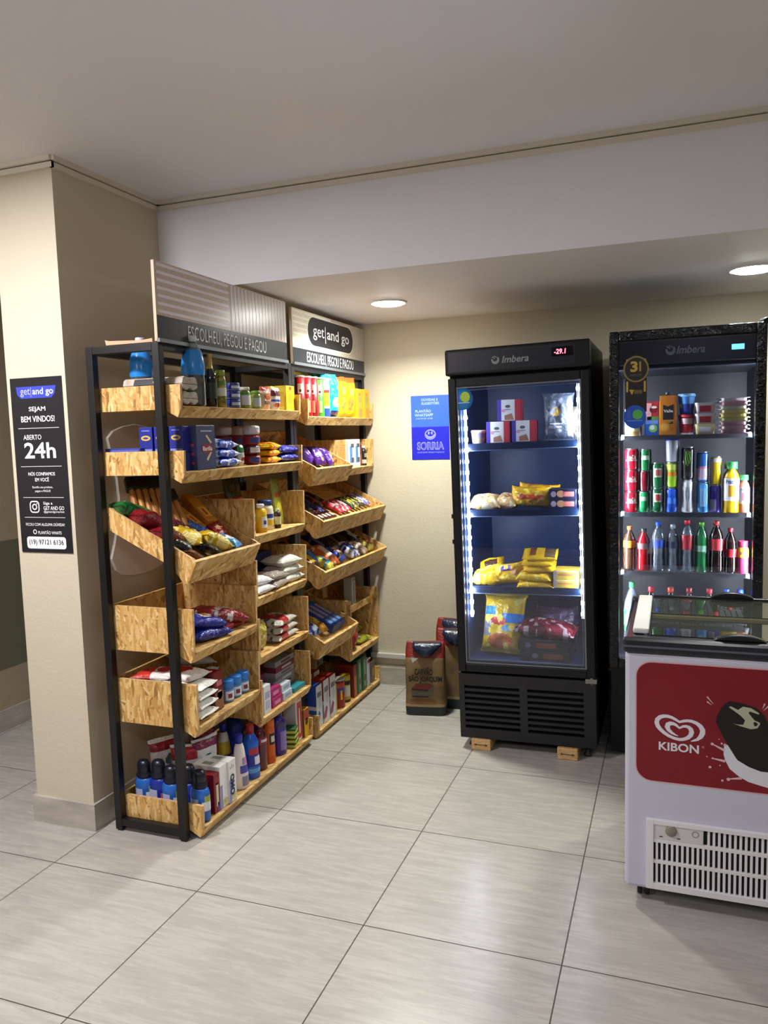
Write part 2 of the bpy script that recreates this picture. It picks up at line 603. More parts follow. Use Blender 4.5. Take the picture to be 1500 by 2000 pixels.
def unit(name, label, y0, y1):
    root = thing(name, label, 'shelving unit', (-0.38, (y0 + y1) / 2, 0))
    for x in (-0.54, -0.25):
        for y in (y0, y1 - 0.03):
            part_at(MB().box(x, x + 0.03, y, y + 0.03, 0.006, 1.852).box(x + 0.004, x + 0.026, y + 0.004, y + 0.026, 0, 0.006).build('post', BLK, root, 0.002), root)
    for z in (0.022, 1.822):
        for y in (y0, y1 - 0.03):
            part_at(MB().box(-0.51, -0.25, y + 0.001, y + 0.029, z, z + 0.028).build('rail', BLK, root, 0.002), root)
    for x in (-0.54, -0.25):
        part_at(MB().box(x + 0.001, x + 0.029, y0 + 0.03, y1 - 0.03, 1.823, 1.851).build('rail', BLK, root, 0.002), root)
    return root

A0, A1, AM = 0.293, 1.258, 0.768
U1 = unit('shelving_unit', 'left shelving unit, black metal frame with coarse strand-board trays', 0.26, 1.29)
tray(U1, 1.615, 1.702, A0, A1)
tray(U1, 1.378, 1.466, A0, A1)
bin_(U1, -0.172, 0.979, A0, AM)
tray(U1, 0.712, 0.884, A0, AM)
tray(U1, 0.428, 0.600, A0, AM)
tray(U1, 0.040, 0.135, A0, A1)
tray(U1, 1.083, 1.250, AM + 0.003, A1)
tray(U1, 0.816, 0.990, AM + 0.003, A1)
tray(U1, 0.562, 0.738, AM + 0.003, A1)
tray(U1, 0.292, 0.469, AM + 0.003, A1)
B0, B1, BM_ = 1.323, 2.202, 1.772
U2 = unit('shelving_unit', 'far shelving unit, black metal frame with tilted candy bins near the corner', 1.292, 2.233)
tray(U2, 1.590, 1.686, B0, B1, 0.006)
bin_(U2, -0.156, 1.264, B0, BM_)
tray(U2, 1.318, 1.482, BM_ + 0.003, B1)
bin_(U2, -0.133, 1.008, B0, B1)
bin_(U2, -0.133, 0.760, B0, B1)
bin_(U2, -0.153, 0.405, B0, BM_)
tray(U2, 0.292, 0.604, BM_ + 0.003, B1)
tray(U2, 0.030, 0.118, B0, B1, 0.0)
part_at(MB().box(-0.50, -0.215, BM_ + 0.003, B1, 0.516, 0.528).box(-0.215, -0.203, BM_ + 0.003, B1, 0.512, 0.548).build('upper_shelf', OSB, U2), U2)
part_at(MB().box(-0.52, -0.30, 1.60, 1.612, 0.13, 0.33).build('divider_panel', OSB, U2), U2)

# header signs
def sign_striped(name, label, y0, y1, z0, zb, z1, base, stripe, base2, stripe2, pill=False):
    t = thing(name, label, 'sign', (-0.215, (y0 + y1) / 2, z0))
    h = z1 - z0
    w = y1 - y0
    MB().box(-0.012, 0, -w / 2, w / 2, 0, h).build('board', M('#c9b79a', 0.5), t)
    zz = zb - z0
    flat(t, (0, 0, 0), rect(w - 0.004, zz, 0, zz / 2), 'x', M('#2b2e35', 0.32), 'dark_band', 0.0012)
    flat(t, (0, 0, 0), rect(w / 2 - 0.002, h - zz, -w / 4, (h + zz) / 2), 'x', base, 'printed_panel', 0.0012)
    flat(t, (0, 0, 0), rect(w / 2 - 0.002, h - zz, w / 4, (h + zz) / 2), 'x', base2, 'printed_panel', 0.0012)
    mb = MB()
    n = 7
    for i in range(n):
        b = zz + (h - zz) * (i + 0.55) / n
        mb.add([(0.002, a, q) for a, q in rect(w / 2 - 0.02, 0.0105, -w / 4, b)], [(0, 1, 2, 3)])
    n = 17
    for i in range(n):
        a = w / 2 * (i + 0.5) / n
        mb.add([(0.002, p, q) for p, q in rect(0.011, h - zz - 0.01, a, (h + zz) / 2)], [(0, 1, 2, 3)], 1)
    mb.build('stripes', [stripe, stripe2], t)
    part = MB().box(-0.002, 0.008, -w / 2, w / 2, -0.004, 0.009).build('edge_strip', M('#8b8f96', 0.35, 0.6), t)
    txt('ESCOLHEU, PEGOU E PAGOU', t, (0, -0.01, zz * 0.50), 0.60, 0.058, 'x', PWHITE, 0.0, off=0.0025)
    if pill:
        flat(t, (0, 0, 0), rrect(0.60, 0.150, 0.074, 0.0, zz + (h - zz) * 0.52), 'x', M('#f3ecd9', 0.4), 'badge_outline', 0.0024)
        flat(t, (0, 0, 0), rrect(0.582, 0.140, 0.069, 0.0, zz + (h - zz) * 0.52), 'x', M('#26272b', 0.4), 'badge', 0.003)
        zc = zz + (h - zz) * 0.52
        txt('get', t, (0, -0.165, zc - 0.008), 0.135, 0.066, 'x', PWHITE, 0.0, off=0.004)
        flat(t, (0, -0.083, zc - 0.004), rect(0.007, 0.086), 'x', PWHITE, 'lettering', 0.004)
        txt('and go', t, (0, 0.085, zc - 0.004), 0.295, 0.072, 'x', PWHITE, 0.014, off=0.004)
    return t
PINKB = noise_mat('brick_print', [(0.35, '#cdb6a9'), (0.65, '#dcc9bd')], 60, 0.30, (1, 1, 2.2))
CREAMB = noise_mat('pale_print', [(0.35, '#d8cdb8'), (0.65, '#e6dcc8')], 40, 0.35)
sign_striped('header_sign', 'long striped sign board on the left shelves, dark band with white handwritten letters', 0.252, 1.243, 1.853, 1.943, 2.131, PINKB, M('#f6eef6', 0.3), M('#d6c7c1', 0.3), M('#f4efef', 0.3))
sign_striped('header_sign', 'sign board with rounded black badge above the far shelves', 1.302, 2.226, 1.853, 1.932, 2.118, CREAMB, M('#f3ecdc', 0.35), M('#c9bcab', 0.35), M('#ddd3c4', 0.35), True)

# wood offcut on top of the left unit
o = MB().prism([(-0.45, 1.853), (-0.25, 1.853), (-0.25, 1.866), (-0.30, 1.862), (-0.44, 1.868), (-0.455, 1.872)], 'y', 0.268, 0.286).build('wood_offcut', M('#c8a783', 0.6))
tag(o, 'thin pale wood offcut lying on the top left frame corner', 'wood offcut')

# ---------------------------------------------------------------- posters
t = thing('pillar_sign', 'tall black opening-hours sign on the front of the pillar', 'sign', (-0.759, 0.2385, 1.09))
PH, PW = 0.663, 0.245
MB().box(-PW / 2, PW / 2, -0.002, 0.0012, 0, PH).build('board', M('#191a22', 0.35), t)
def pz(py):          # height on the sign for a printed row (0 = top edge, 1 = bottom edge)
    return PH * (1 - py)
F_ = '-y'
YO = -0.002
blu = M('#3a46b8', 0.4)
flat(t, (0, YO, pz(0.083)), [(-0.095, 0.022), (0.095, 0.022), (0.088, -0.008), (0.072, -0.022), (-0.072, -0.022), (-0.090, -0.008)], F_, blu, 'logo_badge', 0.0006)
txt('get', t, (-0.051, YO, pz(0.085)), 0.046, 0.030, F_, M('#b9c0ee', 0.5), 0.0, off=0.0014)
flat(t, (-0.0235, YO, pz(0.083)), rect(0.0018, 0.036), F_, M('#b9c0ee', 0.5), 'lettering', 0.0014)
txt('and go', t, (0.033, YO, pz(0.083)), 0.098, 0.032, F_, PWHITE, 0.010, off=0.0014)
for s_, py, w_, h_, b_ in (('SEJAM', 0.180, 0.079, 0.0215, 0.012), ('BEM VINDOS!', 0.233, 0.160, 0.0225, 0.012), ('ABERTO', 0.336, 0.086, 0.0185, 0.0), ('24h', 0.411, 0.150, 0.060, 0.02), ('NÓS CONFIAMOS', 0.543, 0.128, 0.016, 0.01), ('EM VOCÊ', 0.576, 0.066, 0.017, 0.01), ('Escolha seu produto,', 0.623, 0.098, 0.0105, 0.004), ('pegue e PAGUE', 0.645, 0.074, 0.0105, 0.004), ('Siga a', 0.716, 0.044, 0.014, 0.006), ('GET AND GO', 0.742, 0.098, 0.0145, 0.008), ('@getandgomarket', 0.764, 0.098, 0.0105, 0.004), ('FICOU COM ALGUMA DÚVIDA?', 0.835, 0.187, 0.0135, 0.004), ('PLANTÃO WHATS', 0.882, 0.112, 0.0145, 0.004)):
    cx = {'ABERTO': -0.032, '24h': 0.0, 'Siga a': 0.020, 'GET AND GO': 0.047, '@getandgomarket': 0.047, 'PLANTÃO WHATS': 0.020}.get(s_, 0.0)
    txt(s_, t, (cx, YO, pz(py)), w_, h_, F_, PWHITE, b_)
for py in (0.285, 0.503, 0.681, 0.796):
    flat(t, (0, YO, pz(py)), rect(0.195, 0.0022), F_, M('#c9c9c9', 0.5), 'rule_line')
c0 = (-0.045, YO, pz(0.735))
ux = 0.021
mb = MB()
a, b = rrect(0.046, 0.046, 0.014), rrect(0.037, 0.037, 0.010)
n = len(a)
mb.add([(c0[0] + p, YO - 0.0006, c0[2] + q) for p, q in a + b], [(i, (i + 1) % n, n + (i + 1) % n, n + i) for i in range(n)])
a, b = ell(0.024, 0.024), ell(0.015, 0.015)
n = len(a)
mb.add([(c0[0] + p, YO - 0.0006, c0[2] + q) for p, q in a + b], [(i, (i + 1) % n, n + (i + 1) % n, n + i) for i in range(n)])
mb.add([(c0[0] + p, YO - 0.0006, c0[2] + q) for p, q in ell(0.005, 0.005, 0.012, 0.012)], [list(range(28))])
mb.build('camera_icon', PWHITE, t)
ring(t, (-0.052, YO, pz(0.880)), 0.018, 0.018, 0.003, F_, PWHITE, 'phone_icon')
flat(t, (0, YO, pz(0.943)), rrect(0.188, 0.046, 0.011), F_, PWHITE, 'number_panel')
txt('(19) 97121 6136', t, (0, YO, pz(0.943)), 0.166, 0.025, F_, M('#2a2b36', 0.5), 0.006, off=0.0014)

t = thing('wall_poster', 'blue two-tone notice with smiley face on the back wall', 'poster', (0.178, 2.2345, 1.354))
MB().box(-0.113, 0.113, -0.0015, 0.001, 0, 0.187).build('lower_sheet', M('#1d22b8', 0.35), t)
MB().box(-0.113, 0.113, -0.0015, 0.001, 0.187, 0.366).build('upper_sheet', M('#3561e6', 0.35), t)
YO = -0.0015
LB = M('#a9c2ff', 0.5)
for s_, cx, z_, w_, h_ in (('DÚVIDAS E', 0.0, 0.343, 0.098, 0.018), ('SUGESTÕES', 0.004, 0.322, 0.106, 0.017), ('PLANTÃO', -0.040, 0.279, 0.094, 0.019), ('WHATSAPP', -0.036, 0.255, 0.110, 0.016), ('(19) 97121 6136', -0.034, 0.234, 0.100, 0.010)):
    txt(s_, t, (cx, YO, z_), w_, h_, F_, LB, 0.012)
LV = M('#8d93f2', 0.5)
ring(t, (0.0, YO, 0.143), 0.066, 0.058, 0.006, F_, LV, 'smiley_face')
for sx in (-0.009, 0.009):
    flat(t, (sx, YO, 0.152), ell(0.010, 0.018), F_, LV, 'eye')
mb = MB()
n = 12
vs = []
for i in range(n + 1):
    an = PI + PI * i / n
    for rr, ry in ((0.026, 0.022), (0.019, 0.012)):
        vs.append((rr * math.cos(an), YO - 0.0006, 0.144 + ry * math.sin(an)))
mb.add(vs, [(2 * i, 2 * i + 2, 2 * i + 3, 2 * i + 1) for i in range(n)])
mb.build('smile', LV, t)
txt('SORRIA', t, (0, YO, 0.078), 0.162, 0.046, F_, LV, 0.045)
txt('SORRIA', t, (0, YO, 0.078), 0.152, 0.036, F_, M('#3a3fae', 0.5), 0.0, off=0.0014)
txt('VOCÊ ESTÁ SENDO FILMADO', t, (0, YO, 0.042), 0.162, 0.010, F_, LV, 0.006)

# ---------------------------------------------------------------- upright freezer with glass door
GLS = glass('door_glass', '#f2f6ff', 1.6)
FR1 = thing('glass_door_freezer', 'black upright freezer on wooden blocks, lit by dotted light strips', 'freezer', (0.857, 1.42, 0.058), rot=(0, R(-1.0), 0))
LINER = M('#1d3566', 0.4)  # navy tint partly stands for a blue reflection in the door glass
D1 = 0.70
mb = MB()
mb.box(-0.318, -0.278, 0.045, D1, 0.0, 1.825, 0).box(0.278, 0.318, 0.045, D1, 0.0, 1.825, 0)
mb.box(-0.278, 0.278, 0.655, D1, 0.0, 1.825, 0).box(-0.278, 0.278, 0.045, 0.655, 1.70, 1.825, 0).box(-0.278, 0.278, 0.045, 0.655, 0.02, 0.365, 0)
mb.build('cabinet', FBLK, FR1)
mb = MB()
mb.box(-0.278, -0.275, 0.048, 0.652, 0.366, 1.699).box(0.275, 0.278, 0.048, 0.652, 0.366, 1.699).box(-0.275, 0.275, 0.649, 0.654, 0.366, 1.699).box(-0.275, 0.275, 0.048, 0.649, 1.694, 1.699).box(-0.275, 0.275, 0.048, 0.649, 0.366, 0.371)
mb.build('inner_liner', LINER, FR1)
hd = MB().box(-0.324, 0.324, -0.012, 0.045, 1.708, 1.826).build('header_panel', FBLK, FR1, 0.008)
MB().box(-0.306, 0.262, -0.0135, -0.011, 1.722, 1.812).build('header_plate', M('#15161f', 0.3), hd)
LG = M('#8d9096', 0.4)
def swirl_logo(par, x, y, z, s, mat, nm='logo_mark'):
    mb = MB()
    vs = []
    n = 18
    for i in range(n + 1):
        a = R(-200) + R(250) * i / n
        wd = 0.16 + 0.18 * math.sin(PI * i / n)
        for rr in (0.5, 0.5 - wd):
            vs.append((x + s * rr * math.cos(a), y, z + s * rr * math.sin(a)))
    mb.add(vs, [(2 * i, 2 * i + 2, 2 * i + 3, 2 * i + 1) for i in range(n)])
    for p, q, r_ in ((-0.30, 0.35, 0.10), (-0.08, 0.45, 0.09), (-0.12, 0.22, 0.08), (0.12, 0.36, 0.08)):
        mb.add([(x + s * (p + a), y, z + s * (q + b)) for a, b in ell(r_ * 2, r_ * 2, n=10)], [list(range(10))])
    return mb.build(nm, mat, par)
swirl_logo(hd, -0.089, -0.0142, 1.764, 0.036, LG)
txt('Imbera', hd, (-0.000, -0.0135, 1.764), 0.120, 0.031, '-y', LG, 0.02, shear=0.25)
dp = MB().box(0.160, 0.252, -0.0142, -0.012, 1.760, 1.800).build('display', M('#05060a', 0.15), FR1)
txt('-29.1', dp, (0.196, -0.0142, 1.780), 0.050, 0.022, '-y', emit('red_digits', (1.0, 0.05, 0.10), 5.0), 0.02, name='digits', shear=0.1)
dr = MB()
dr.box(-0.316, -0.279, 0, 0.043, 0.322, 1.696).box(0.279, 0.316, 0, 0.043, 0.322, 1.696).box(-0.279, 0.279, 0, 0.043, 1.656, 1.696).box(-0.279, 0.279, 0, 0.043, 0.322, 0.362)
door = dr.build('door', FBLK, FR1, 0.004)
MB().box(-0.2785, 0.2785, 0.010, 0.014, 0.363, 1.655).build('glass_pane', GLS, door)
gk = MB()
for i, (e, c) in enumerate(((0.0, 0.006), (0.012, 0.004))):
    x0, x1, z0, z1 = -0.2785 + e, 0.2785 - e, 0.3625 + e, 1.6555 - e
    gk.box(x0, x0 + c, 0.006 + i * 0.012, 0.010 + i * 0.012, z0, z1).box(x1 - c, x1, 0.006 + i * 0.012, 0.010 + i * 0.012, z0, z1).box(x0 + c, x1 - c, 0.006 + i * 0.012, 0.010 + i * 0.012, z0, z0 + c).box(x0 + c, x1 - c, 0.006 + i * 0.012, 0.010 + i * 0.012, z1 - c, z1)
gk.build('gasket', M('#6f7681', 0.35), door)
MB().box(0.272, 0.322, -0.006, 0.030, 0.302, 0.322).lathe([(0.009, 0.292), (0.009, 0.326)], 14, cx=0.300, cy=0.006).build('hinge', M('#8c8a80', 0.35, 0.8), door)
for z in (1.05, 0.93):
    MB().box(-0.325, -0.316, 0.012, 0.034, z, z + 0.02).build('latch', FBLK, door)
sk = MB().lathe([(0.0005, 0), (0.051, 0.0), (0.051, 0.0012), (0.0005, 0.0014)], 36).build('round_sticker', M('#2a86d8', 0.35), door, loc=(-0.253, 0.0095, 1.601), rot=(R(90), 0, 0))
flat(door, (-0.238, 0.0075, 1.610), ell(0.044, 0.048), '-y', M('#b4d83a', 0.4), 'sticker_badge')
flat(door, (-0.250, 0.0075, 1.584), rect(0.062, 0.004), '-y', M('#b9dcf8', 0.4), 'sticker_line')
flat(door, (-0.274, 0.0075, 1.611), rrect(0.018, 0.032, 0.003), '-y', M('#3d63c4', 0.4), 'sticker_badge')
LEDM = emit('light_diode', (0.93, 0.97, 1.0), LED_E)
LEDB = emit('light_strip_glow', (0.85, 0.92, 1.0), LED_E * 0.045)
for sx, z0, z1 in ((-0.253, 0.575, 1.640), (0.262, 0.585, 1.640)):
    st = MB().box(sx - 0.0055, sx + 0.0055, 0.053, 0.058, z0, z1).build('light_strip', LEDB, FR1)
    mb = MB()
    nl = 21
    for i in range(nl):
        z = z0 + 0.02 + (z1 - z0 - 0.04) * i / (nl - 1)
        mb.box(sx - 0.0072, sx + 0.0072, 0.0495, 0.0625, z - 0.008, z + 0.008)
    mb.build('diodes', LEDM, st)
SHM = M('#1b2f58', 0.3)
S1Z = (1.393, 1.084, 0.718)
for z in S1Z:
    sh = MB().box(-0.272, 0.272, 0.075, 0.63, z - 0.008, z).build('shelf', SHM, FR1)
    MB().box(-0.272, 0.272, 0.068, 0.075, z - 0.034, z + 0.001).build('price_rail', M('#122240', 0.35), sh)
    MB().box(-0.272, 0.272, 0.066, 0.0685, z - 0.033, z - 0.030).build('rail_trim', M('#6d7f9f', 0.3), sh)
gr = MB()
gx = [(-0.290, -0.028), (0.008, 0.262)]
gr.box(-0.316, -0.290, 0, 0.045, 0.0, 0.312).box(0.262, 0.316, 0, 0.045, 0.0, 0.312).box(-0.028, 0.008, 0, 0.045, 0.0, 0.312)
for a, b in gx:
    gr.box(a, b, 0, 0.045, 0.268, 0.312).box(a, b, 0, 0.045, 0.0, 0.048)
    for i in range(8):
        z = 0.048 + 0.0275 * (i + 0.5)
        gr.box(a, b, 0.002, 0.016, z, z + 0.0135)
gr.build('vent_grille', M('#0d0e11', 0.5), FR1)
MB().box(-0.30, 0.30, 0.03, 0.044, 0.03, 0.29).build('vent_backing', M('#050608', 0.8), FR1)
for x in (-0.27, 0.27):
    for y in (0.06, 0.60):
        MB().lathe([(0.018, -0.056), (0.018, -0.045), (0.010, -0.040), (0.010, 0.0)], 14, cx=x, cy=y).build('foot', M('#2b2d30', 0.5), FR1)
def f1z(k, x):
    zl = S1Z[k] if k < 3 else 0.372
    return 0.058 + zl + (x - 0.857 + 0.0175 * zl) * 0.0175 + 0.0012

WOODB = noise_mat('raw_pine', [(0.3, '#b9905c'), (0.7, '#d5b27c')], 9, 0.65, (8, 1, 8))
for x, lb in ((0.641, 'small pine block under the left foot of the black freezer'), (1.043, 'small pine block under the right foot of the black freezer')):
    t = MB().box(-0.046, 0.046, 0, 0.15, 0, 0.0545).build('wood_block', WOODB, None, 0.004, loc=(x, 1.408, 0))
    tag(t, lb, 'wood block', 'wood blocks under the freezer')
    flat(t, (0, 0, 0.027), [(-0.033, 0), (-0.022, 0.007), (-0.022, 0.002), (0.022, 0.002), (0.022, 0.007), (0.033, 0), (0.022, -0.007), (0.022, -0.002), (-0.022, -0.002), (-0.022, -0.007)], '-y', M('#5a3a20', 0.7), 'stamped_arrow', 0.0008)

# ---------------------------------------------------------------- tall drinks fridge
FX, FY = 1.533, 1.47
FR2 = thing('drinks_fridge', 'tall black drinks fridge with glass door behind the chest freezer', 'fridge', (FX, FY, 0.0))
LIN2 = M('#20232f', 0.4)
mb = MB()
mb.box(-0.306, -0.290, 0.065, 0.68, 0.02, 1.905).box(0.290, 0.306, 0.065, 0.68, 0.02, 1.905).box(-0.290, 0.290, 0.64, 0.68, 0.02, 1.905).box(-0.290, 0.290, 0.065, 0.64, 1.76, 1.905).box(-0.290, 0.290, 0.065, 0.64, 0.02, 0.455)
mb.build('cabinet', FBLK, FR2)
mb = MB()
mb.box(-0.2898, -0.287, 0.067, 0.637, 0.456, 1.759).box(0.287, 0.2898, 0.067, 0.637, 0.456, 1.759).box(-0.287, 0.287, 0.634, 0.639, 0.456, 1.759).box(-0.287, 0.287, 0.067, 0.634, 1.755, 1.759).box(-0.287, 0.287, 0.067, 0.634, 0.456, 0.460)
mb.build('inner_liner', LIN2, FR2)
WRAP = film('#050608', 0.14, 0.6)
dr = MB()
dr.box(-0.310, -0.270, 0, 0.06, 0.43, 1.915).box(0.270, 0.310, 0, 0.06, 0.43, 1.915).box(-0.270, 0.270, 0, 0.06, 1.874, 1.915).box(-0.270, 0.270, 0, 0.06, 0.43, 0.470)
door = dr.build('door', WRAP, FR2, 0.005)
MB().box(-0.2695, 0.2695, 0.012, 0.016, 0.471, 1.873).build('glass_pane', glass('door_glass_clear', '#f4f6fa', 1.5), door)
MB().tube([(0.306, -0.002, 1.918), (0.306, 0.03, 1.924), (0.29, 0.05, 1.92)], 0.012, 10).build('wrap_fold', M('#1c1d20', 0.2), door)
hp = MB().box(-0.2695, 0.2695, 0.020, 0.060, 1.772, 1.873).build('header_panel', M('#0c0e15', 0.3), FR2)
swirl_logo(hp, -0.060, 0.0194, 1.824, 0.040, M('#c8ccd4', 0.4))
txt('Imbera', hp, (0.020, 0.020, 1.824), 0.112, 0.033, '-y', M('#d5d8de', 0.4), 0.02, shear=0.25)
MB().box(0.178, 0.226, 0.0185, 0.0205, 1.812, 1.834).build('display', emit('blue_display', (0.10, 0.45, 1.0), 2.2), hp)
aw = MB().add([(x, 0.0105, z) for x, z in [(-0.243, 1.79), (-0.199, 1.818), (-0.155, 1.79), (-0.155, 1.57), (-0.199, 1.545), (-0.243, 1.57)]], [list(range(6))]).build('award_sticker', M('#18140f', 0.4), FR2)
GD = M('#c9a93f', 0.4)
mb = MB()
for x in (-0.239, -0.167):
    for z0, z1 in ((1.735, 1.795), (1.655, 1.700)):
        mb.add([(x, 0.0098, z0), (x + 0.008, 0.0098, z0), (x + 0.008, 0.0098, z1), (x, 0.0098, z1)], [(0, 1, 2, 3)])
mb.build('ribbon_edge', GD, aw)
flat(aw, (-0.199, 0.0098, 1.752), ell(0.106, 0.112), '-y', M('#8d7a3c', 0.4), 'medal_rim')
flat(aw, (-0.199, 0.0094, 1.752), ell(0.092, 0.098), '-y', M('#1c1812', 0.4), 'medal')
txt('3', aw, (-0.207, 0.0088, 1.763), 0.030, 0.046, '-y', GD, 0.04)
flat(aw, (-0.182, 0.0088, 1.763), rect(0.008, 0.042), '-y', M('#a98f4a', 0.4), 'medal_bar')
flat(aw, (-0.199, 0.0088, 1.727), rect(0.048, 0.010), '-y', M('#4a3f26', 0.4), 'medal_bar')
flat(aw, (-0.217, 0.0098, 1.655), [(-0.010, 0.011), (0.010, 0.009), (0.002, -0.013)], '-y', GD, 'map_mark')
flat(aw, (-0.190, 0.0098, 1.655), rect(0.032, 0.016), '-y', M('#6d5f35', 0.4), 'medal_bar')
en = flat(FR2, (-0.203, 0.0105, 1.548), ell(0.094, 0.100, n=40), '-y', M('#2456c8', 0.35), 'round_sticker')
flat(en, (-0.192, 0.0098, 1.558), ell(0.042, 0.042), '-y', M('#58b850', 0.4), 'sticker_badge')
flat(en, (-0.203, 0.0098, 1.532), rect(0.062, 0.004), '-y', M('#6f93e8', 0.4), 'sticker_line')
flat(en, (-0.228, 0.0098, 1.558), rrect(0.016, 0.038, 0.003), '-y', M('#3f5fc8', 0.4), 'sticker_badge')
S2Z = (1.464, 1.122, 0.856)
for z in S2Z:
    mb = MB()
    mb.box(-0.268, 0.268, 0.096, 0.102, z - 0.018, z + 0.001)
    for i in range(22):
        x = -0.262 + 0.524 * i / 21
        mb.box(x - 0.002, x + 0.002, 0.102, 0.60, z - 0.005, z)
    for y in (0.2, 0.4, 0.6):
        mb.box(-0.268, 0.268, y, y + 0.005, z - 0.010, z - 0.005)
    sh = mb.build('wire_shelf', M('#2c2f36', 0.35), FR2)
    for x in (-0.264, 0.252):
        MB().box(x, x + 0.012, 0.092, 0.097, z - 0.012, z + 0.006).build('shelf_glint', M('#d8dbe0', 0.2), sh)  # pale corner pieces, the chrome glint is put into their colour
LED2 = emit('drinks_light', (0.90, 0.95, 1.0), 120.0)
for x in (-0.2865, 0.2785):
    MB().box(x, x + 0.008, 0.074, 0.088, 0.50, 1.74).build('light_strip', LED2, FR2)
gr = MB()
gr.box(-0.302, 0.302, 0.075, 0.11, 0.04, 0.415)
for i in range(9):
    gr.box(-0.27, 0.27, 0.066, 0.078, 0.075 + i * 0.034, 0.091 + i * 0.034)
gr.build('vent_grille', M('#121418', 0.5), FR2, 0.004)
for x in (-0.26, 0.26):
    for y in (0.12, 0.62):
        MB().lathe([(0.02, 0), (0.02, 0.012), (0.011, 0.016), (0.011, 0.03)], 14, cx=x, cy=y).build('foot', M('#2b2d30', 0.5), FR2)

# ---------------------------------------------------------------- chest freezer for ice cream
CX, CY = 1.95, 0.372
FZ = thing('ice_cream_freezer', 'white chest freezer with red ice cream print and glass lids', 'chest freezer', (CX, CY, 0))
FWH = M('#c6c8d8', 0.32)
mb = MB()
mb.box(-0.60, 0.60, 0, 0.05, 0.05, 0.812).box(-0.60, 0.60, 0.53, 0.58, 0.05, 0.812).box(-0.60, -0.55, 0.05, 0.53, 0.05, 0.812).box(0.55, 0.60, 0.05, 0.53, 0.05, 0.812).box(-0.55, 0.55, 0.05, 0.53, 0.05, 0.30)
mb.build('body', FWH, FZ, 0.012)
mb = MB()
BL2 = M('#1d2027', 0.25)
mb.box(-0.606, 0.606, -0.012, 0.030, 0.812, 0.862).box(-0.606, 0.606, 0.555, 0.595, 0.812, 0.868).box(-0.606, -0.565, 0.030, 0.555, 0.812, 0.858).box(0.565, 0.606, 0.030, 0.555, 0.812, 0.858)
rim = mb.build('lid_frame', BL2, FZ, 0.010)
MB().box(-0.604, 0.604, -0.0145, -0.010, 0.832, 0.838).build('frame_trim', M('#565b66', 0.3), rim)
MB().box(-0.580, -0.532, 0.055, 0.575, 0.858, 0.876).build('end_cap', M('#e2e4e0', 0.35), FZ, 0.005)
MB().box(0.532, 0.580, 0.055, 0.575, 0.858, 0.876).build('end_cap', M('#e2e4e0', 0.35), FZ, 0.005)
FG = glass('lid_glass', '#dfe6e0', 2.0, veil=0.05, veilcol='#a9ad98')
l1 = MB().box(-0.530, 0.530, 0.035, 0.305, 0.8585, 0.8625).build('front_glass_lid', FG, FZ)
l2 = MB().box(-0.530, 0.530, 0.290, 0.575, 0.8690, 0.8730).build('rear_glass_lid', FG, FZ)
RAILM = M('#8a8568', 0.35)
MB().box(-0.530, 0.530, 0.286, 0.312, 0.8625, 0.8688).build('lid_rail', RAILM, l1)
MB().box(-0.530, 0.530, 0.560, 0.580, 0.866, 0.880).build('lid_rail', BL2, l2, 0.003)
def handle(par, x, y, z, w):
    mb = MB()
    n = 16
    top = [(w * (i / n - 0.5), 0.020 * math.sin(PI * i / n) ** 0.7) for i in range(n + 1)]
    prof = [(x + a, z + b) for a, b in top]
    mb.prism(prof, 'y', y, y + 0.026)
    return mb.build('lid_handle', M('#131519', 0.3), par, 0.003)
handle(l1, -0.275, 0.006, 0.8625, 0.145)
handle(l2, -0.262, 0.552, 0.880, 0.145)
mb = MB().box(-0.546, 0.546, 0.054, 0.526, 0.302, 0.306)
mb.build('inner_liner', M('#c9ccc9', 0.4), FZ)
RED = noise_mat('red_print', [(0.3, '#74081a'), (0.7, '#850c1c')], 4, 0.35)
art = MB()
pts = rrect(1.115, 0.375, 0.045, -0.0085, 0.597, 8)
red = flat(FZ, (0, 0, 0), pts, '-y', RED, 'red_print', 0.0015)
ol = flat(FZ, (0, 0, 0), rrect(1.123, 0.383, 0.048, -0.0085, 0.597, 8), '-y', M('#d9a7b3', 0.4), 'print_outline', 0.0009)
YA = -0.0022
WPR = M('#dfdde6', 0.4)
hp = [(950, 672, 14), (1010, 650, 40), (1080, 620, 62), (1150, 550, 95), (1185, 470, 110), (1185, 400, 108), (1140, 320, 92), (1060, 260, 76), (960, 228, 66), (880, 224, 62), (800, 240, 60), (715, 268, 52), (640, 225, 58), (560, 185, 64), (470, 165, 70), (390, 170, 76), (310, 200, 88), (258, 260, 95), (246, 330, 97), (270, 400, 92), (320, 465, 84), (400, 535, 76), (500, 598, 68), (610, 640, 64), (720, 657, 66), (810, 640, 70), (890, 600, 82), (945, 540, 95), (965, 470, 102), (950, 410, 92), (905, 365, 72), (850, 350, 62), (790, 360, 52), (715, 402, 46), (650, 345, 58), (590, 318, 70), (530, 318, 88), (480, 345, 104), (465, 400, 108), (495, 465, 86), (560, 525, 60), (630, 560, 36), (695, 582, 10)]
sc = 0.0001395
vs = []
for i, (a, b, w_) in enumerate(hp):
    p0, p1 = hp[max(i - 1, 0)], hp[min(i + 1, len(hp) - 1)]
    d = Vector((p1[0] - p0[0], p1[1] - p0[1])).normalized()
    for s_ in (-1, 1):
        X, Y = a - d.y * w_ / 2 * s_, b + d.x * w_ / 2 * s_
        vs.append((1.510 - CX + (X - 725) * sc, YA, 0.585 - (Y - 410) * sc * 1.02))
MB().add(vs, [(2 * i, 2 * i + 2, 2 * i + 3, 2 * i + 1) for i in range(len(hp) - 1)]).build('heart_logo', WPR, red)
txt('KIBON', red, (1.507 - CX, -0.0015, 0.524), 0.115, 0.027, '-y', WPR, 0.025)
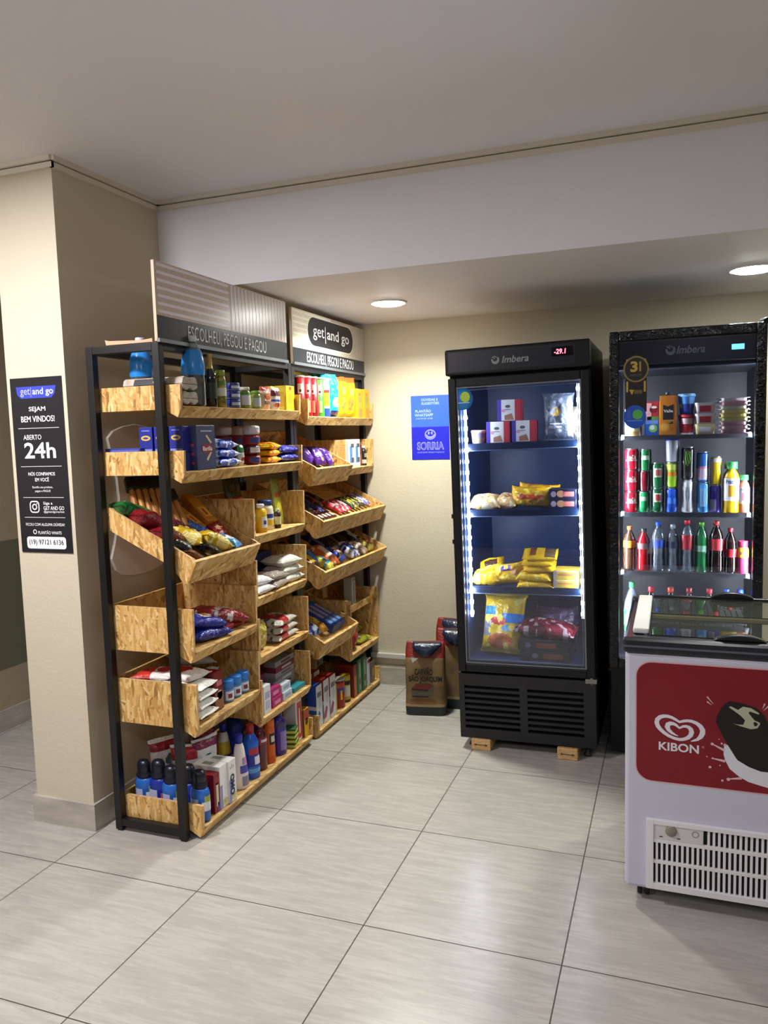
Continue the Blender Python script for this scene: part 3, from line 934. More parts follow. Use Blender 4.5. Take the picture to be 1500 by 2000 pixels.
flat(red, (1.576 - CX, -0.0015, 0.533), ell(0.008, 0.008), '-y', M('#b0606a', 0.4), 'logo_mark')
def zp(X, Y):
    px, py = 1380 + 0.11 * X, 1340 + 0.11 * Y
    return (0.001443 * px - 0.409 - CX, 0.79 - (py - 1297 - (px - 1370) * 0.045) * 0.001597)
def pr(pts, mat, nm, off):
    return flat(red, (0, 0, 0), [zp(*p) for p in pts], '-y', mat, nm, off)
pr([(330, 1000), (390, 1010), (540, 1240), (760, 1370), (1000, 1420), (1300, 1400), (1700, 1250), (1800, 1300), (1600, 1600), (1300, 1740), (1091, 1720), (960, 1690), (760, 1640), (600, 1560), (430, 1430), (350, 1280), (320, 1180)], M('#d9dde6', 0.4), 'milk_splash', 0.0020)
pr([(400, 235), (650, 275), (880, 345), (1000, 460), (1091, 640), (1250, 900), (1380, 1150), (1330, 1350), (1150, 1450), (960, 1440), (760, 1375), (560, 1265), (400, 1020), (270, 800), (180, 620), (190, 520), (280, 350)], M('#140c0a', 0.3), 'ice_cream_print', 0.0024)
pr([(400, 345), (430, 325), (560, 385), (640, 325), (780, 345), (920, 430), (910, 450), (760, 405), (735, 430), (840, 555), (930, 590), (935, 620), (890, 690), (780, 712), (600, 665), (470, 625), (560, 640), (650, 640), (680, 560), (600, 480), (500, 410)], M('#aeb59a', 0.4), 'bite_print', 0.0028)
pr([(820, 600), (850, 580), (900, 610), (880, 650), (840, 655)], M('#140c0a', 0.3), 'bite_print', 0.0031)
def stroke(p, q, w0, w1):
    mb = MB()
    a, b = Vector(zp(*p)), Vector(zp(*q))
    d = (b - a).normalized()
    nn = Vector((-d.y, d.x))
    mb.add([(v.x, -0.0024, v.y) for v in (a + nn * w0 / 2, a - nn * w0 / 2, b - nn * w1 / 2, b + nn * w1 / 2)], [(0, 1, 2, 3)])
    mb.build('splash_line', M('#d9b9c0', 0.4), red)
def dot(p, r_):
    mb = MB()
    c = zp(*p)
    mb.add([(c[0] + a, -0.0025, c[1] + b) for a, b in ell(r_ * 2, r_ * 2, n=14)], [list(range(14))])
    mb.build('milk_drop', M('#d9b9c0', 0.4), red)
for p, q in (((120, 1005), (340, 1110)), ((130, 1260), (350, 1300)), ((410, 1610), (640, 1580))):
    stroke(p, q, 0.003, 0.008)
for p, r_ in (((120, 1005), 0.0045), ((130, 1260), 0.003), ((410, 1615), 0.005), ((285, 990), 0.003), ((240, 915), 0.0016), ((30, 1235), 0.002), ((85, 1420), 0.004), ((260, 1380), 0.002), ((305, 1645), 0.0035), ((340, 1010), 0.004)):
    dot(p, r_)
for p, q in (((20, 175), (130, 300)), ((20, 260), (100, 320)), ((1010, 260), (970, 350)), ((1091, 280), (990, 380))):
    stroke(p, q, 0.0045, 0.001)
vent = MB()
fx0, fx1 = 1.414 - CX, 0.50
vent.box(fx0, fx0 + 0.022, -0.014, 0.0, 0.062, 0.288).box(fx1 - 0.022, fx1, -0.014, 0.0, 0.062, 0.288).box(fx0 + 0.022, fx1 - 0.022, -0.014, 0.0, 0.062, 0.082).box(fx0 + 0.022, fx1 - 0.022, -0.014, 0.0, 0.274, 0.288)
vent.box(fx0 + 0.022, fx1 - 0.022, -0.010, -0.001, 0.146, 0.157).box(fx0 + 0.022, fx1 - 0.022, -0.010, -0.001, 0.214, 0.226)
i = 0
x = fx0 + 0.028
while x < fx1 - 0.026:
    vent.box(x, x + 0.0075, -0.009, -0.002, 0.082, 0.146)
    vent.box(x, x + 0.0075, -0.009, -0.002, 0.157, 0.214)
    if x > 1.578 - CX:
        vent.box(x, x + 0.0075, -0.009, -0.002, 0.226, 0.274)
    x += 0.0149
vg = vent.build('vent_grille', M('#e4e4e8', 0.35), FZ, 0.001)
MB().box(fx0 + 0.02, fx1 - 0.02, -0.0022, -0.0006, 0.080, 0.276).build('vent_backing', M('#0a0b0d', 0.8), FZ)
cp = MB().box(fx0 + 0.020, 1.580 - CX, -0.0105, -0.001, 0.226, 0.276).build('control_panel', M('#d3d0d4', 0.35), FZ, 0.002)
MB().lathe([(0.0005, 0.006), (0.014, 0.006), (0.017, 0.003), (0.017, 0.0)], 24).build('thermostat_knob', M('#8a8474', 0.4), cp, loc=(1.487 - CX, -0.0105, 0.258), rot=(R(90), 0, 0))
ring(cp, (1.557 - CX, -0.0105, 0.257), 0.021, 0.021, 0.003, '-y', M('#8f9096', 0.4), 'button_ring')
for a, b in ((1.458, 0.236), (1.509, 0.236)):
    flat(cp, (a - CX, -0.0105, b), rect(0.010, 0.004), '-y', M('#4a4a4c', 0.5), 'marking')
for x in (-0.545, 0.545):
    for y in (0.06, 0.52):
        cs = MB().box(x - 0.022, x + 0.022, y - 0.022, y + 0.022, 0.036, 0.052).build('caster', M('#2a2b2e', 0.4), FZ)
        for q in (-0.012, 0.012):
            MB().lathe([(0.004, -0.007), (0.019, -0.007), (0.021, -0.004), (0.021, 0.004), (0.019, 0.007), (0.004, 0.007)], 20).build('wheel', M('#111214', 0.45), cs, loc=(x + q, y, 0.0212), rot=(0, R(90), 0))

# ---------------------------------------------------------------- goods: builders (local +x faces the customer)
def carton(name, label, cat, loc, d, w, h, hexc, art=(), group=None, rz=0.0, rough=0.4, edge=0.0015, face='x'):
    t = thing(name, label, cat, loc, rz, group)
    MB().box(-d / 2, d / 2, -w / 2, w / 2, 0, h).build('body', M(hexc, rough), t, edge)
    for a in art:
        f = a[1]
        W_ = {'x': w, '-y': d, 'y': d, 'z': w}[f]
        H_ = {'x': h, '-y': h, 'y': h, 'z': d}[f]
        c = {'x': (d / 2, 0, h / 2), '-y': (0, -w / 2, h / 2), 'y': (0, w / 2, h / 2), 'z': (0, 0, h)}[f]
        k = a[0]
        if k == 'txt':
            _, f, s_, u, v, wu, hv, hx = a[:8]
            ux, uz, nn = (Vector(q) for q in FACE[f])
            txt(s_, t, Vector(c) + ux * (u * W_ / 2) + uz * (v * H_ / 2), wu * W_, hv * H_, f, M(hx, 0.45), a[8] if len(a) > 8 else 0.02, off=0.0012)
            continue
        _, f, u, v, wu, hv, hx = a[:7]
        nm = a[7] if len(a) > 7 else 'printed_panel'
        lv = a[8] if len(a) > 8 else 0
        pts = rect(wu * W_, hv * H_, u * W_ / 2, v * H_ / 2) if k == 'r' else ell(wu * W_, hv * H_, u * W_ / 2, v * H_ / 2)
        if k == 'p':
            pts = [(p * W_ / 2, q * H_ / 2) for p, q in a[9]]
        flat(t, c, pts, f, M(hx, rough), nm, 0.0004 + 0.0003 * lv)
    return t

def bag(name, label, cat, loc, L, Wd, T, hexc, art=(), rot=(0, 0, 0), group=None, seed=0, film_=True, crimp=0.07, nx=26, ny=16, puff=0.5, clear=None, link=True):
    if nx == 26:
        nx, ny = max(18, min(56, int(L / 0.0048))), max(14, min(44, int(Wd / 0.0048)))
    mats = [film(hexc)]
    idx = {}
    def mi(hx):
        if hx not in idx:
            idx[hx] = len(mats)
            mats.append(film(hx))
        return idx[hx]
    v, f, m = [], [], []
    for side in (1, -1):
        for i in range(nx + 1):
            u = -1 + 2 * i / nx
            for j in range(ny + 1):
                w = -1 + 2 * j / ny
                e = max(0.0, 1 - (abs(u) / (1 - crimp)) ** 3.6) ** puff
                q = max(0.0, 1 - abs(w) ** 3.6) ** puff
                z = T / 2 * e * q
                p = Vector((u * L / 2, w * Wd / 2 * (1 - 0.10 * (e > 0) * e), 0))
                nz = noise.noise(Vector((u * 2.3 + seed * 7.1, w * 2.6 + side * 3, seed * 3.3)))
                n2 = noise.noise(Vector((u * 6 + seed, w * 5 + side, seed * 1.7)))
                z = max(z * (1 + 0.28 * nz) + T * 0.05 * n2 * e * q, 0) + 0.0006
                if abs(u) > 1 - crimp:
                    z = 0.0006
                    p.y += 0
                zz = z * side + (0.0012 * math.sin(w * 40) + 0.06 * T * math.sin(w * 3 + seed) if abs(u) > 1 - crimp else 0)
                v.append((p.x, p.y, zz))
    K = (nx + 1) * (ny + 1)
    for s_ in (0, 1):
        for i in range(nx):
            for j in range(ny):
                a = s_ * K + i * (ny + 1) + j
                q = (a, a + 1, a + ny + 2, a + ny + 1)
                f.append(q if s_ == 0 else q[::-1])
                u = -1 + 2 * (i + 0.5) / nx
                w = -1 + 2 * (j + 0.5) / ny
                c = 0
                for t in art:
                    if t[0] == 'e' and ((u - t[1]) / t[3]) ** 2 + ((w - t[2]) / t[4]) ** 2 < 1: c = mi(t[5])
                    elif t[0] == 'r' and abs(u - t[1]) < t[3] and abs(w - t[2]) < t[4]: c = mi(t[5])
                    elif t[0] == 'n' and noise.noise(Vector((u * t[2] + seed * 5, w * t[2] * Wd / L, t[1]))) > t[3]: c = mi(t[4])
                m.append(c)
    for i in range(nx):
        for j in (0, ny):
            a, b = i * (ny + 1) + j, (i + 1) * (ny + 1) + j
            f.append((a, b, b + K, a + K) if j == 0 else (b, a, a + K, b + K)); m.append(0)
    for j in range(ny):
        for i in (0, nx):
            a, b = i * (ny + 1) + j, i * (ny + 1) + j + 1
            f.append((a, b, b + K, a + K)); m.append(0)
    me = bpy.data.meshes.new(name)
    me.from_pydata(v, [], f)
    for mt in mats: me.materials.append(mt)
    me.polygons.foreach_set('material_index', m)
    me.polygons.foreach_set('use_smooth', [True] * len(f))
    me.update()
    o = bpy.data.objects.new(name, me)
    COL.objects.link(o)
    o.location = loc
    o.rotation_euler = tuple(R(a) for a in rot)
    return tag(o, label, cat, group)

def dupe(o, loc, label, rot=None):
    return copy_tree(o, loc, label, rot=None if rot is None else tuple(R(a) for a in rot))

def prof_r(prof, z):
    for (r0, z0), (r1, z1) in zip(prof, prof[1:]):
        if z0 <= z <= z1:
            return r0 + (r1 - r0) * ((z - z0) / (z1 - z0) if z1 > z0 else 0)
    return prof[-1][0]

PET = [(0.80, 0), (0.97, 0.015), (1.0, 0.05), (0.99, 0.30), (0.93, 0.36), (0.99, 0.42), (1.0, 0.62), (0.95, 0.70), (0.78, 0.78), (0.50, 0.86), (0.33, 0.90), (0.33, 0.94)]
WINE = [(0.92, 0), (1.0, 0.01), (1.0, 0.56), (0.93, 0.62), (0.70, 0.68), (0.42, 0.74), (0.37, 0.80), (0.37, 0.97), (0.42, 0.975), (0.42, 1.0)]
JAR = [(0.92, 0), (1.0, 0.02), (1.0, 0.70), (0.95, 0.77), (0.80, 0.82), (0.80, 0.84)]
CONE = [(0.92, 0), (1.0, 0.015), (0.98, 0.25), (0.80, 0.50), (0.60, 0.75), (0.42, 0.84), (0.40, 0.86)]
SHOULDER = [(0.94, 0), (1.0, 0.012), (1.0, 0.60), (0.98, 0.72), (0.86, 0.80), (0.55, 0.85), (0.42, 0.87), (0.42, 0.88)]
SLEEVE = [(0.95, 0), (1.0, 0.01), (1.0, 0.70), (0.90, 0.80), (0.62, 0.86), (0.5, 0.88), (0.5, 0.90)]
JUG = [(0.90, 0), (1.0, 0.02), (1.0, 0.55), (0.92, 0.66), (0.62, 0.77), (0.42, 0.83), (0.42, 0.88)]
HAND = [(0.94, 0), (1.0, 0.01), (0.98, 0.22), (0.92, 0.40), (0.86, 0.52), (0.93, 0.60), (0.93, 0.68), (0.55, 0.80), (0.44, 0.83), (0.44, 0.84)]

def bottle(name, label, cat, loc, r, h, prof, body, cap=None, labels=(), liquid=None, sx=1.0, sy=1.0, rz=0.0, group=None, text=None, n=28):
    """cap = (z0, z1, r factor, material); labels = [(z0, z1, material, a0, a1)]"""
    t = thing(name, label, cat, loc, rz, group)
    P = [(a * r, b * h) for a, b in prof]
    MB().lathe(P, n, sx=sx, sy=sy).build('body', body, t)
    if liquid:
        top = liquid[1] * h
        Q = [(max(a * 0.93, 0.001), max(b, 0.003)) for a, b in P if b < top] + [(prof_r(P, top) * 0.93, top)]
        MB().lathe(Q, n, sx=sx, sy=sy).build('liquid', liquid[0], t)
    if cap:
        z0, z1, rf, cm = cap
        c = rf * r
        MB().lathe([(c, z0 * h), (c, z1 * h - 0.1 * c), (c * 0.93, z1 * h)], n).build('cap', cm, t)
    for lb in labels:
        z0, z1, lm = lb[:3]
        a0, a1 = (lb[3], lb[4]) if len(lb) > 3 else (0, 2 * PI)
        zs = [z0 * h] + [b for a, b in P if z0 * h < b < z1 * h] + [z1 * h]
        MB().lathe([(prof_r(P, z) * 1.012 + 0.0005 * (1 + (len(lb) > 5)), z) for z in zs], n, a0=a0, a1=a1, caps=False, sx=sx, sy=sy).build('label', lm, t)
    if text:
        s_, zc, wv, hv, tm, ang = text
        txt(s_, t, (0, 0, zc * h), wv, hv, 'x', tm, 0.02, wrap=(prof_r(P, zc * h) * 1.012 + 0.001, ang))
    return t

CANP = [(0.78, 0), (0.86, 0.012), (1.0, 0.05), (1.0, 0.90), (0.86, 0.965)]
def can(name, label, cat, loc, r, h, body, bands=(), group=None, rz=0.0, lid=None, text=None, prof=CANP, n=26):
    t = thing(name, label, cat, loc, rz, group)
    P = [(a * r, b * h) for a, b in prof]
    MB().lathe(P, n).build('body', body, t)
    MB().lathe([(0.86 * r, 0.960 * h), (0.88 * r, 0.985 * h), (0.86 * r, h), (0.80 * r, h), (0.76 * r, 0.972 * h), (0.0008, 0.972 * h)], n, caps=False).build('lid', lid or SIL, t)
    for lb in bands:
        z0, z1, lm = lb[:3]
        a0, a1 = (lb[3], lb[4]) if len(lb) > 3 else (0, 2 * PI)
        zs = [z0 * h] + [b for a, b in P if z0 * h < b < z1 * h] + [z1 * h]
        MB().lathe([(prof_r(P, z) + 0.0005, z) for z in zs], n, a0=a0, a1=a1, caps=False).build('label', lm, t)
    if text:
        s_, zc, wv, hv, tm, ang = text
        txt(s_, t, (0, 0, zc * h), wv, hv, 'x', tm, 0.02, wrap=(r + 0.0008, ang))
    return t

def tube_pack(name, label, cat, loc, r, h, body, lid, bands=(), group=None, rz=0.0, face=None):
    """straight paper tube with plastic lid"""
    t = thing(name, label, cat, loc, rz, group)
    MB().lathe([(r * 0.97, 0), (r, 0.003), (r, h * 0.965)], 28).build('body', body, t)
    MB().lathe([(r * 1.03, h * 0.955), (r * 1.03, h * 0.99), (r * 0.98, h)], 28).build('lid', lid, t)
    for z0, z1, lm, a0, a1 in bands:
        MB().lathe([(r + 0.0006, z0 * h), (r + 0.0006, z1 * h)], 20, a0=a0, a1=a1, caps=False).build('printed_panel', lm, t)
    return t

def onbin(xt, zt, s, y, t):
    """centre of a pack of thickness t lying on a tilted bin floor, s metres up the slope from the front lip"""
    c, sn = math.cos(TH), math.sin(TH)
    return (xt - s * c + sn * t / 2 - 0.004, y, zt + 0.0450 + s * sn + c * t / 2)
B3, BR3, BR4, B2A, B5A = (-0.172, 0.979), (-0.133, 1.008), (-0.133, 0.760), (-0.156, 1.264), (-0.153, 0.405)

# ---------------------------------------------------------------- left unit, top tray
Z = 1.6285
CLR = glass('clear_plastic', '#e3ebef', 2.6, 0.05, 0.14, '#b9c2c6')
WPET = [(0.86, 0), (1, 0.02), (1, 0.36), (0.95, 0.42), (1.0, 0.48), (1.0, 0.58), (0.93, 0.68), (0.76, 0.78), (0.52, 0.86), (0.36, 0.90), (0.34, 0.93)]
DKGL = M('#10150f', 0.10, coat=0.6)
for loc, lb in (((-0.212, 0.457, Z), 'clear water bottle with bright blue upper label at the front of the top left tray'), ((-0.402, 0.400, Z), 'clear water bottle with blue upper label standing behind the front post')):
    bottle('water_bottle', lb, 'bottle', loc, 0.043, 0.262, WPET, CLR, (0.915, 1.0, 0.40, M('#d9dfe6', 0.3)), [(0.44, 0.80, M('#2f8fe6', 0.22))], (glass('water', '#9fb0ba', 1.0), 0.70))
PULP = noise_mat('pulp_card', [(0.3, '#a39888'), (0.7, '#c9bfb0')], 50, 0.85, bump=0.3)
def egg_box(loc, lb):
    t = thing('egg_carton', lb, 'egg carton', loc, 0.0, 'pulp egg cartons')
    n = 24
    lo = [(-0.046 + 0.092 * i / n, 0.006 + 0.004 * math.cos(2 * PI * 2 * i / n)) for i in range(n + 1)]
    MB().prism(lo + [(0.050, 0.024), (-0.050, 0.024)], 'x', -0.13, 0.13).build('base', PULP, t, 0.004)
    MB().prism([(-0.050, 0.0245), (0.050, 0.0245), (0.042, 0.046), (0.032, 0.052), (0.012, 0.047), (-0.012, 0.047), (-0.032, 0.052), (-0.042, 0.046)], 'x', -0.13, 0.13).build('lid', PULP, t, 0.004)
    return t
e1 = egg_box((-0.295, 0.362, Z), 'lower grey pulp egg carton at the near end of the top left tray')
e2 = egg_box((-0.295, 0.362, Z + 0.0525), 'upper grey pulp egg carton with black and white label in the top left tray')
lbp = MB().add([(x, -0.0515 + 0.010 * q, 0.0255 + 0.022 * q) for x, q in ((-0.08, 0), (0.06, 0), (0.06, 1), (-0.08, 1))], [(0, 1, 2, 3)]).build('paper_label', M('#1c1c22', 0.5), e2)
MB().add([(x, -0.0525 + 0.010 * q, 0.0255 + 0.022 * q) for cx_ in (0.015, 0.042) for x, q in [(cx_ + 0.010 * math.cos(a), 0.5 + 0.42 * math.sin(a)) for a in [2 * PI * i / 14 for i in range(14)]]], [list(range(14)), list(range(14, 28))]).build('label_circles', PWHITE, lbp)
bottle('wine_bottle', 'dark glass bottle with gold foil neck on the top left tray', 'bottle', (-0.21, 0.567, Z), 0.025, 0.205, WINE, DKGL, None, [(0.72, 1.0, M('#c2a45a', 0.35, 0.6)), (0.16, 0.46, M('#26351f', 0.4))])
PICK = noise_mat('pickled_food', [(0.35, '#5d5a1c'), (0.55, '#a0963a'), (0.7, '#c7b356')], 70, 0.3)
bottle('pickle_jar', 'tall slim jar of pickles with green lid beside the wine bottle', 'jar', (-0.20, 0.625, Z), 0.021, 0.146, JAR, PICK, (0.84, 1.0, 0.86, M('#8aa23c', 0.4)), [(0.30, 0.52, M('#e6e4d2', 0.5)), (0.60, 0.70, M('#5a8a3a', 0.5))])
tn = None
for k, lb in enumerate(('bottom blue tuna can of the stack on the top left tray', 'middle blue tuna can of the stack on the top left tray', 'top blue tuna can of the stack on the top left tray')):
    loc = (-0.20, 0.714, Z + 0.0335 * k)
    if tn is None:
        tn = can('tuna_can', lb, 'can', loc, 0.029, 0.033, M('#27378f', 0.35), [(0.30, 0.66, M('#c8cfe6', 0.4), -1.2, 0.3), (0.1, 0.2, M('#8a8fae', 0.3, 0.6))], 'stacked tuna cans', prof=[(0.94, 0), (1.0, 0.06), (1.0, 0.93), (0.98, 0.97)])
    else:
        dupe(tn, loc, lb)
OLV = noise_mat('green_olives', [(0.35, '#6c7a35'), (0.65, '#9aa552')], 60, 0.3)
bottle('olive_jar', 'squat olive jar with white label and pale lid, right of the tuna cans', 'jar', (-0.20, 0.808, Z), 0.024, 0.088, JAR, OLV, (0.84, 1.0, 0.90, M('#c9cdb8', 0.4)), [(0.15, 0.62, M('#dfe3dc', 0.5), -1.6, 0.4), (0.62, 0.74, M('#5b9a3a', 0.5))])
bottle('olive_jar', 'smaller olive jar with green lid and pale blue label on the top left tray', 'jar', (-0.20, 0.900, Z), 0.022, 0.077, JAR, OLV, (0.84, 1.0, 0.90, M('#6f9c3d', 0.4)), [(0.12, 0.60, M('#b9c6d6', 0.5), -1.6, 0.6)])
for y, hx, art, lb in ((0.972, '#d9b79f', [('r', 0.8, 0, 0.2, 1, '#c04a3a'), ('e', 0.1, 0, 0.35, 0.7, '#c9683a'), ('r', -0.45, 0, 0.12, 0.8, '#8a5a3a')], 'standing sauce pouch with orange print on the top left tray'), (1.062, '#d7d3cf', [('r', 0.45, 0, 0.25, 1, '#6a2e3e'), ('r', -0.2, 0, 0.14, 1, '#2f4aa8'), ('e', -0.6, 0, 0.25, 0.8, '#c05a34')], 'standing sauce pouch with maroon and blue bands on the top left tray')):
    bag('sauce_pouch', lb, 'pouch', (-0.195, y, Z + 0.049), 0.098, 0.080, 0.034, hx, art, (0, -90, 0), 'sauce pouches', seed=int(y * 10))
yb = None
for x, y, lb in ((-0.212, 1.194, 'front yellow carton at the far end of the top left tray'), (-0.29, 1.194, 'second yellow carton behind the front one on the top left tray')):
    if yb is None:
        yb = carton('yellow_carton', lb, 'carton', (x, y, Z), 0.06, 0.084, 0.112, '#e9cf1c', [('e', 'x', 0, -0.05, 0.6, 0.45, '#cfa514'), ('e', 'x', 0, 0.78, 0.3, 0.16, '#c8452c'), ('r', '-y', 0, -0.1, 0.7, 0.6, '#d8b018')], 'yellow cartons')
    else:
        dupe(yb, (x, y, Z), lb)
rc = None
for y, lb in ((0.95, 'dark red tin behind the sauce pouches on the top left tray'), (1.05, 'second dark red tin behind the sauce pouches'), (1.15, 'dark red tin behind the yellow cartons')):
    if rc is None:
        rc = can('red_tin', lb, 'tin', (-0.42, y, Z), 0.045, 0.115, M('#7c1520', 0.4), [(0.35, 0.7, M('#c9b9b0', 0.5), -1.6, -0.2)], 'red tins at the back')
    else:
        dupe(rc, (-0.42, y, Z), lb)

# ---------------------------------------------------------------- left unit, second tray
Z = 1.3905
PB = [('e', '-y', 0, 0.15, 0.72, 0.20, '#d9b84a'), ('e', '-y', 0, 0.15, 0.42, 0.08, '#2a3a9a', 'printed_panel', 1), ('r', '-y', 0, -0.80, 0.9, 0.10, '#8f9ad0'), ('r', '-y', 0, 0.72, 0.6, 0.05, '#6f7fd0')]
pb = None
for x, lb in ((-0.225, 'blue pasta box with yellow oval, nearest the front on the second tray'), (-0.291, 'blue pasta box with yellow oval, second from the front'), (-0.357, 'blue pasta box with yellow oval, third from the front, half behind the post')):
    if pb is None:
        pb = carton('pasta_box', lb, 'box', (x, 0.392, Z + 0.068), 0.058, 0.10, 0.096, '#232c8c', PB, 'upright blue pasta boxes')
    else:
        dupe(pb, (x, 0.392, Z + 0.068), lb)
carton('pasta_box', 'large dark blue stacked pasta cartons under the upright boxes', 'box', (-0.300, 0.392, Z), 0.215, 0.13, 0.0665, '#27317e', [('r', '-y', 0, 0.5, 0.9, 0.3, '#3a479f')])
carton('pasta_box', 'long flat blue pasta box lying at the back of the second tray', 'box', (-0.445, 0.352, Z), 0.16, 0.07, 0.088, '#30398c', [('r', '-y', 0, 0.72, 0.9, 0.16, '#5661b8')])
carton('lasagna_box', 'tall navy pasta box with red badge facing the aisle on the second tray', 'box', (-0.192, 0.452, Z), 0.048, 0.126, 0.166, '#3a3f68', [('e', 'x', 0.1, -0.05, 0.62, 0.22, '#8e2230'), ('txt', 'x', 'Barilla', 0.1, -0.05, 0.5, 0.10, '#efe6e6', 0.02), ('p', 'x', 0, 0, 1, 1, '#d9c49a', 'pasta_print', 0, [(-0.05, 0.52), (0.08, 0.58), (0.60, 0.24), (0.48, 0.16)]), ('p', 'x', 0, 0, 1, 1, '#d9c49a', 'pasta_print', 0, [(-0.02, -0.52), (0.10, -0.62), (0.58, -0.22), (0.46, -0.17)]), ('r', 'x', 0.05, 0.74, 0.6, 0.03, '#aab0d0'), ('r', '-y', 0, 0.12, 0.5, 0.06, '#b04a60'), ('r', '-y', 0, -0.28, 0.5, 0.06, '#b04a60'), ('r', '-y', 0, -0.68, 0.5, 0.06, '#b04a60')])
sg = None
for k, lb in enumerate(('bottom blue and white bag of the pile beside the navy pasta box', 'middle blue and white bag of the pile beside the navy pasta box', 'top blue and white bag of the pile beside the navy pasta box')):
    loc = (-0.245, 0.642 - 0.008 * k, Z + 0.019 + 0.036 * k)
    if sg is None:
        sg = bag('sugar_bag', lb, 'bag', loc, 0.17, 0.14, 0.042, '#1f4fc0', [('n', 1.3, 2.4, 0.12, '#dfe6f4'), ('e', 0.1, 0.3, 0.3, 0.4, '#2b3fa0')], (0, 0, 90), 'blue and white bags', 3)
    else:
        dupe(sg, loc, lb, (0, 2, 90 + 3 * k))
bag('wafer_pack', 'small green and white pack squeezed beside the red cookie rolls', 'snack pack', (-0.205, 0.757, Z + 0.045), 0.088, 0.034, 0.03, '#d8d6c6', [('r', 0.6, 0, 0.4, 1, '#2f7a3a'), ('r', -0.4, 0, 0.2, 0.7, '#c03a2f')], (0, -90, 0), None, 4)
ck = None
for x, y, lb in ((-0.212, 0.868, 'front pile of dark red wrapped cookie rolls on the second tray'), (-0.33, 0.835, 'left rear pile of dark red cookie rolls on the second tray'), (-0.325, 0.945, 'right rear pile of dark red cookie rolls on the second tray')):
    if ck is None:
        ck = thing('cookie_stack', lb, 'cookie packs', (x, y, Z), 0, 'piles of red cookie rolls')
        ch = ('#8a1d28', '#5a2030', '#9a2632', '#c9c2c4')
        for k in range(4):
            z0 = 0.042 * k
            MB().lathe([(0.024, z0), (0.036, z0 + 0.006), (0.037, z0 + 0.036), (0.026, z0 + 0.041)], 24).build('cookie_roll', film(ch[k]), ck)
            MB().lathe([(0.0372, z0 + 0.010), (0.0378, z0 + 0.032)], 8, a0=-1.2, a1=-0.1 + 0.2 * k, caps=False).build('printed_panel', film('#d7cfd2' if k % 2 else '#2b3a80'), ck)
    else:
        dupe(ck, (x, y, Z), lb)
yp = None
for k, lb in enumerate(('bottom yellow pack of the pile right of the cookie rolls', 'middle yellow pack of the pile right of the cookie rolls', 'top yellow pack of the pile right of the cookie rolls')):
    loc = (-0.25, 1.035 + 0.006 * k, Z + 0.016 + 0.029 * k)
    if yp is None:
        yp = bag('biscuit_pack', lb, 'snack pack', loc, 0.15, 0.13, 0.034, '#e6a916', [('n', 0.7, 2.6, 0.15, '#f3d03a'), ('r', -0.55, 0, 0.22, 1, '#b8501c')], (0, 0, 95), 'yellow biscuit packs', 6)
    else:
        dupe(yp, loc, lb, (0, 0, 95 + 4 * k))
pp = None
for k, lb in enumerate(('lower purple-blue biscuit pack at the far end of the second tray', 'upper purple-blue biscuit pack at the far end of the second tray')):
    loc = (-0.245, 1.178, Z + 0.019 + 0.036 * k)
    if pp is None:
        pp = bag('biscuit_pack', lb, 'snack pack', loc, 0.14, 0.14, 0.040, '#2c2f9c', [('n', 0.2, 2.8, 0.2, '#c9c6e2'), ('e', 0.3, 0.2, 0.3, 0.4, '#5a3a9a')], (0, 0, 80), 'purple biscuit packs', 8)
    else:
        dupe(pp, loc, lb, (0, 0, 86))
bag('snack_bag', 'dark red bag standing at the back of the second tray', 'snack bag', (-0.44, 1.14, Z + 0.075), 0.15, 0.12, 0.06, '#701a26', [('e', 0, 0, 0.3, 0.5, '#4a1018')], (0, -90, 0), None, 9)

# ---------------------------------------------------------------- left unit, tilted bin
def bb(lb, s, y, t, L, Wd, hx, art, yaw=0, roll=0, b=B3, nm='snack_bag', cat='snack bag', grp=None, seed=1, lift=0.0, pitch=0):
    p = onbin(b[0], b[1], s, y, t)
    H = 0.018 if b is B3 else 0.0
    g = 1.15 if b is B3 else 1.0
    L, Wd, t = L * g, Wd * g, t * g
    return bag(nm, lb, cat, (p[0], p[1], p[2] + lift + H), L, Wd, t, hx, art, (roll, 26 + pitch, yaw), grp, seed)
bb('green snack bag at the upper end of the tilted bin', 0.325, 0.375, 0.055, 0.15, 0.12, '#17682f', [('r', -0.5, 0.2, 0.12, 0.5, '#e4ece6'), ('n', 0.4, 3, 0.22, '#0d4a20')], 60, seed=11, lift=0.02)
bb('dark red snack bag lying beside the near side panel of the tilted bin', 0.245, 0.375, 0.06, 0.15, 0.12, '#7c1420', [('r', -0.1, 0.3, 0.16, 0.25, '#d4c6c8'), ('r', 0.35, -0.2, 0.12, 0.3, '#c9b4b6')], 70, seed=12, lift=0.02)
bb('dark red snack bag with silver patch lower down beside the near side panel', 0.150, 0.362, 0.05, 0.12, 0.10, '#6f121c', [('r', 0, 0.1, 0.3, 0.35, '#b9aaaa')], 95, seed=13, lift=0.01)
bb('black snack bag behind the front post in the tilted bin', 0.115, 0.375, 0.04, 0.11, 0.09, '#15161c', [('r', 0, 0, 0.25, 0.2, '#8f96a0')], 40, seed=14)
bb('red and blue snack bag half behind the front post', 0.195, 0.465, 0.05, 0.13, 0.10, '#6a1530', [('r', 0.4, 0, 0.3, 0.6, '#23389c'), ('e', -0.3, 0, 0.3, 0.3, '#e6dcd6')], 85, seed=15, lift=0.01)
bb('bright blue snack bag in the middle of the tilted bin', 0.185, 0.57, 0.045, 0.14, 0.10, '#1d4fb0', [('n', 0.9, 3, 0.25, '#5f8fe0')], 75, seed=16)
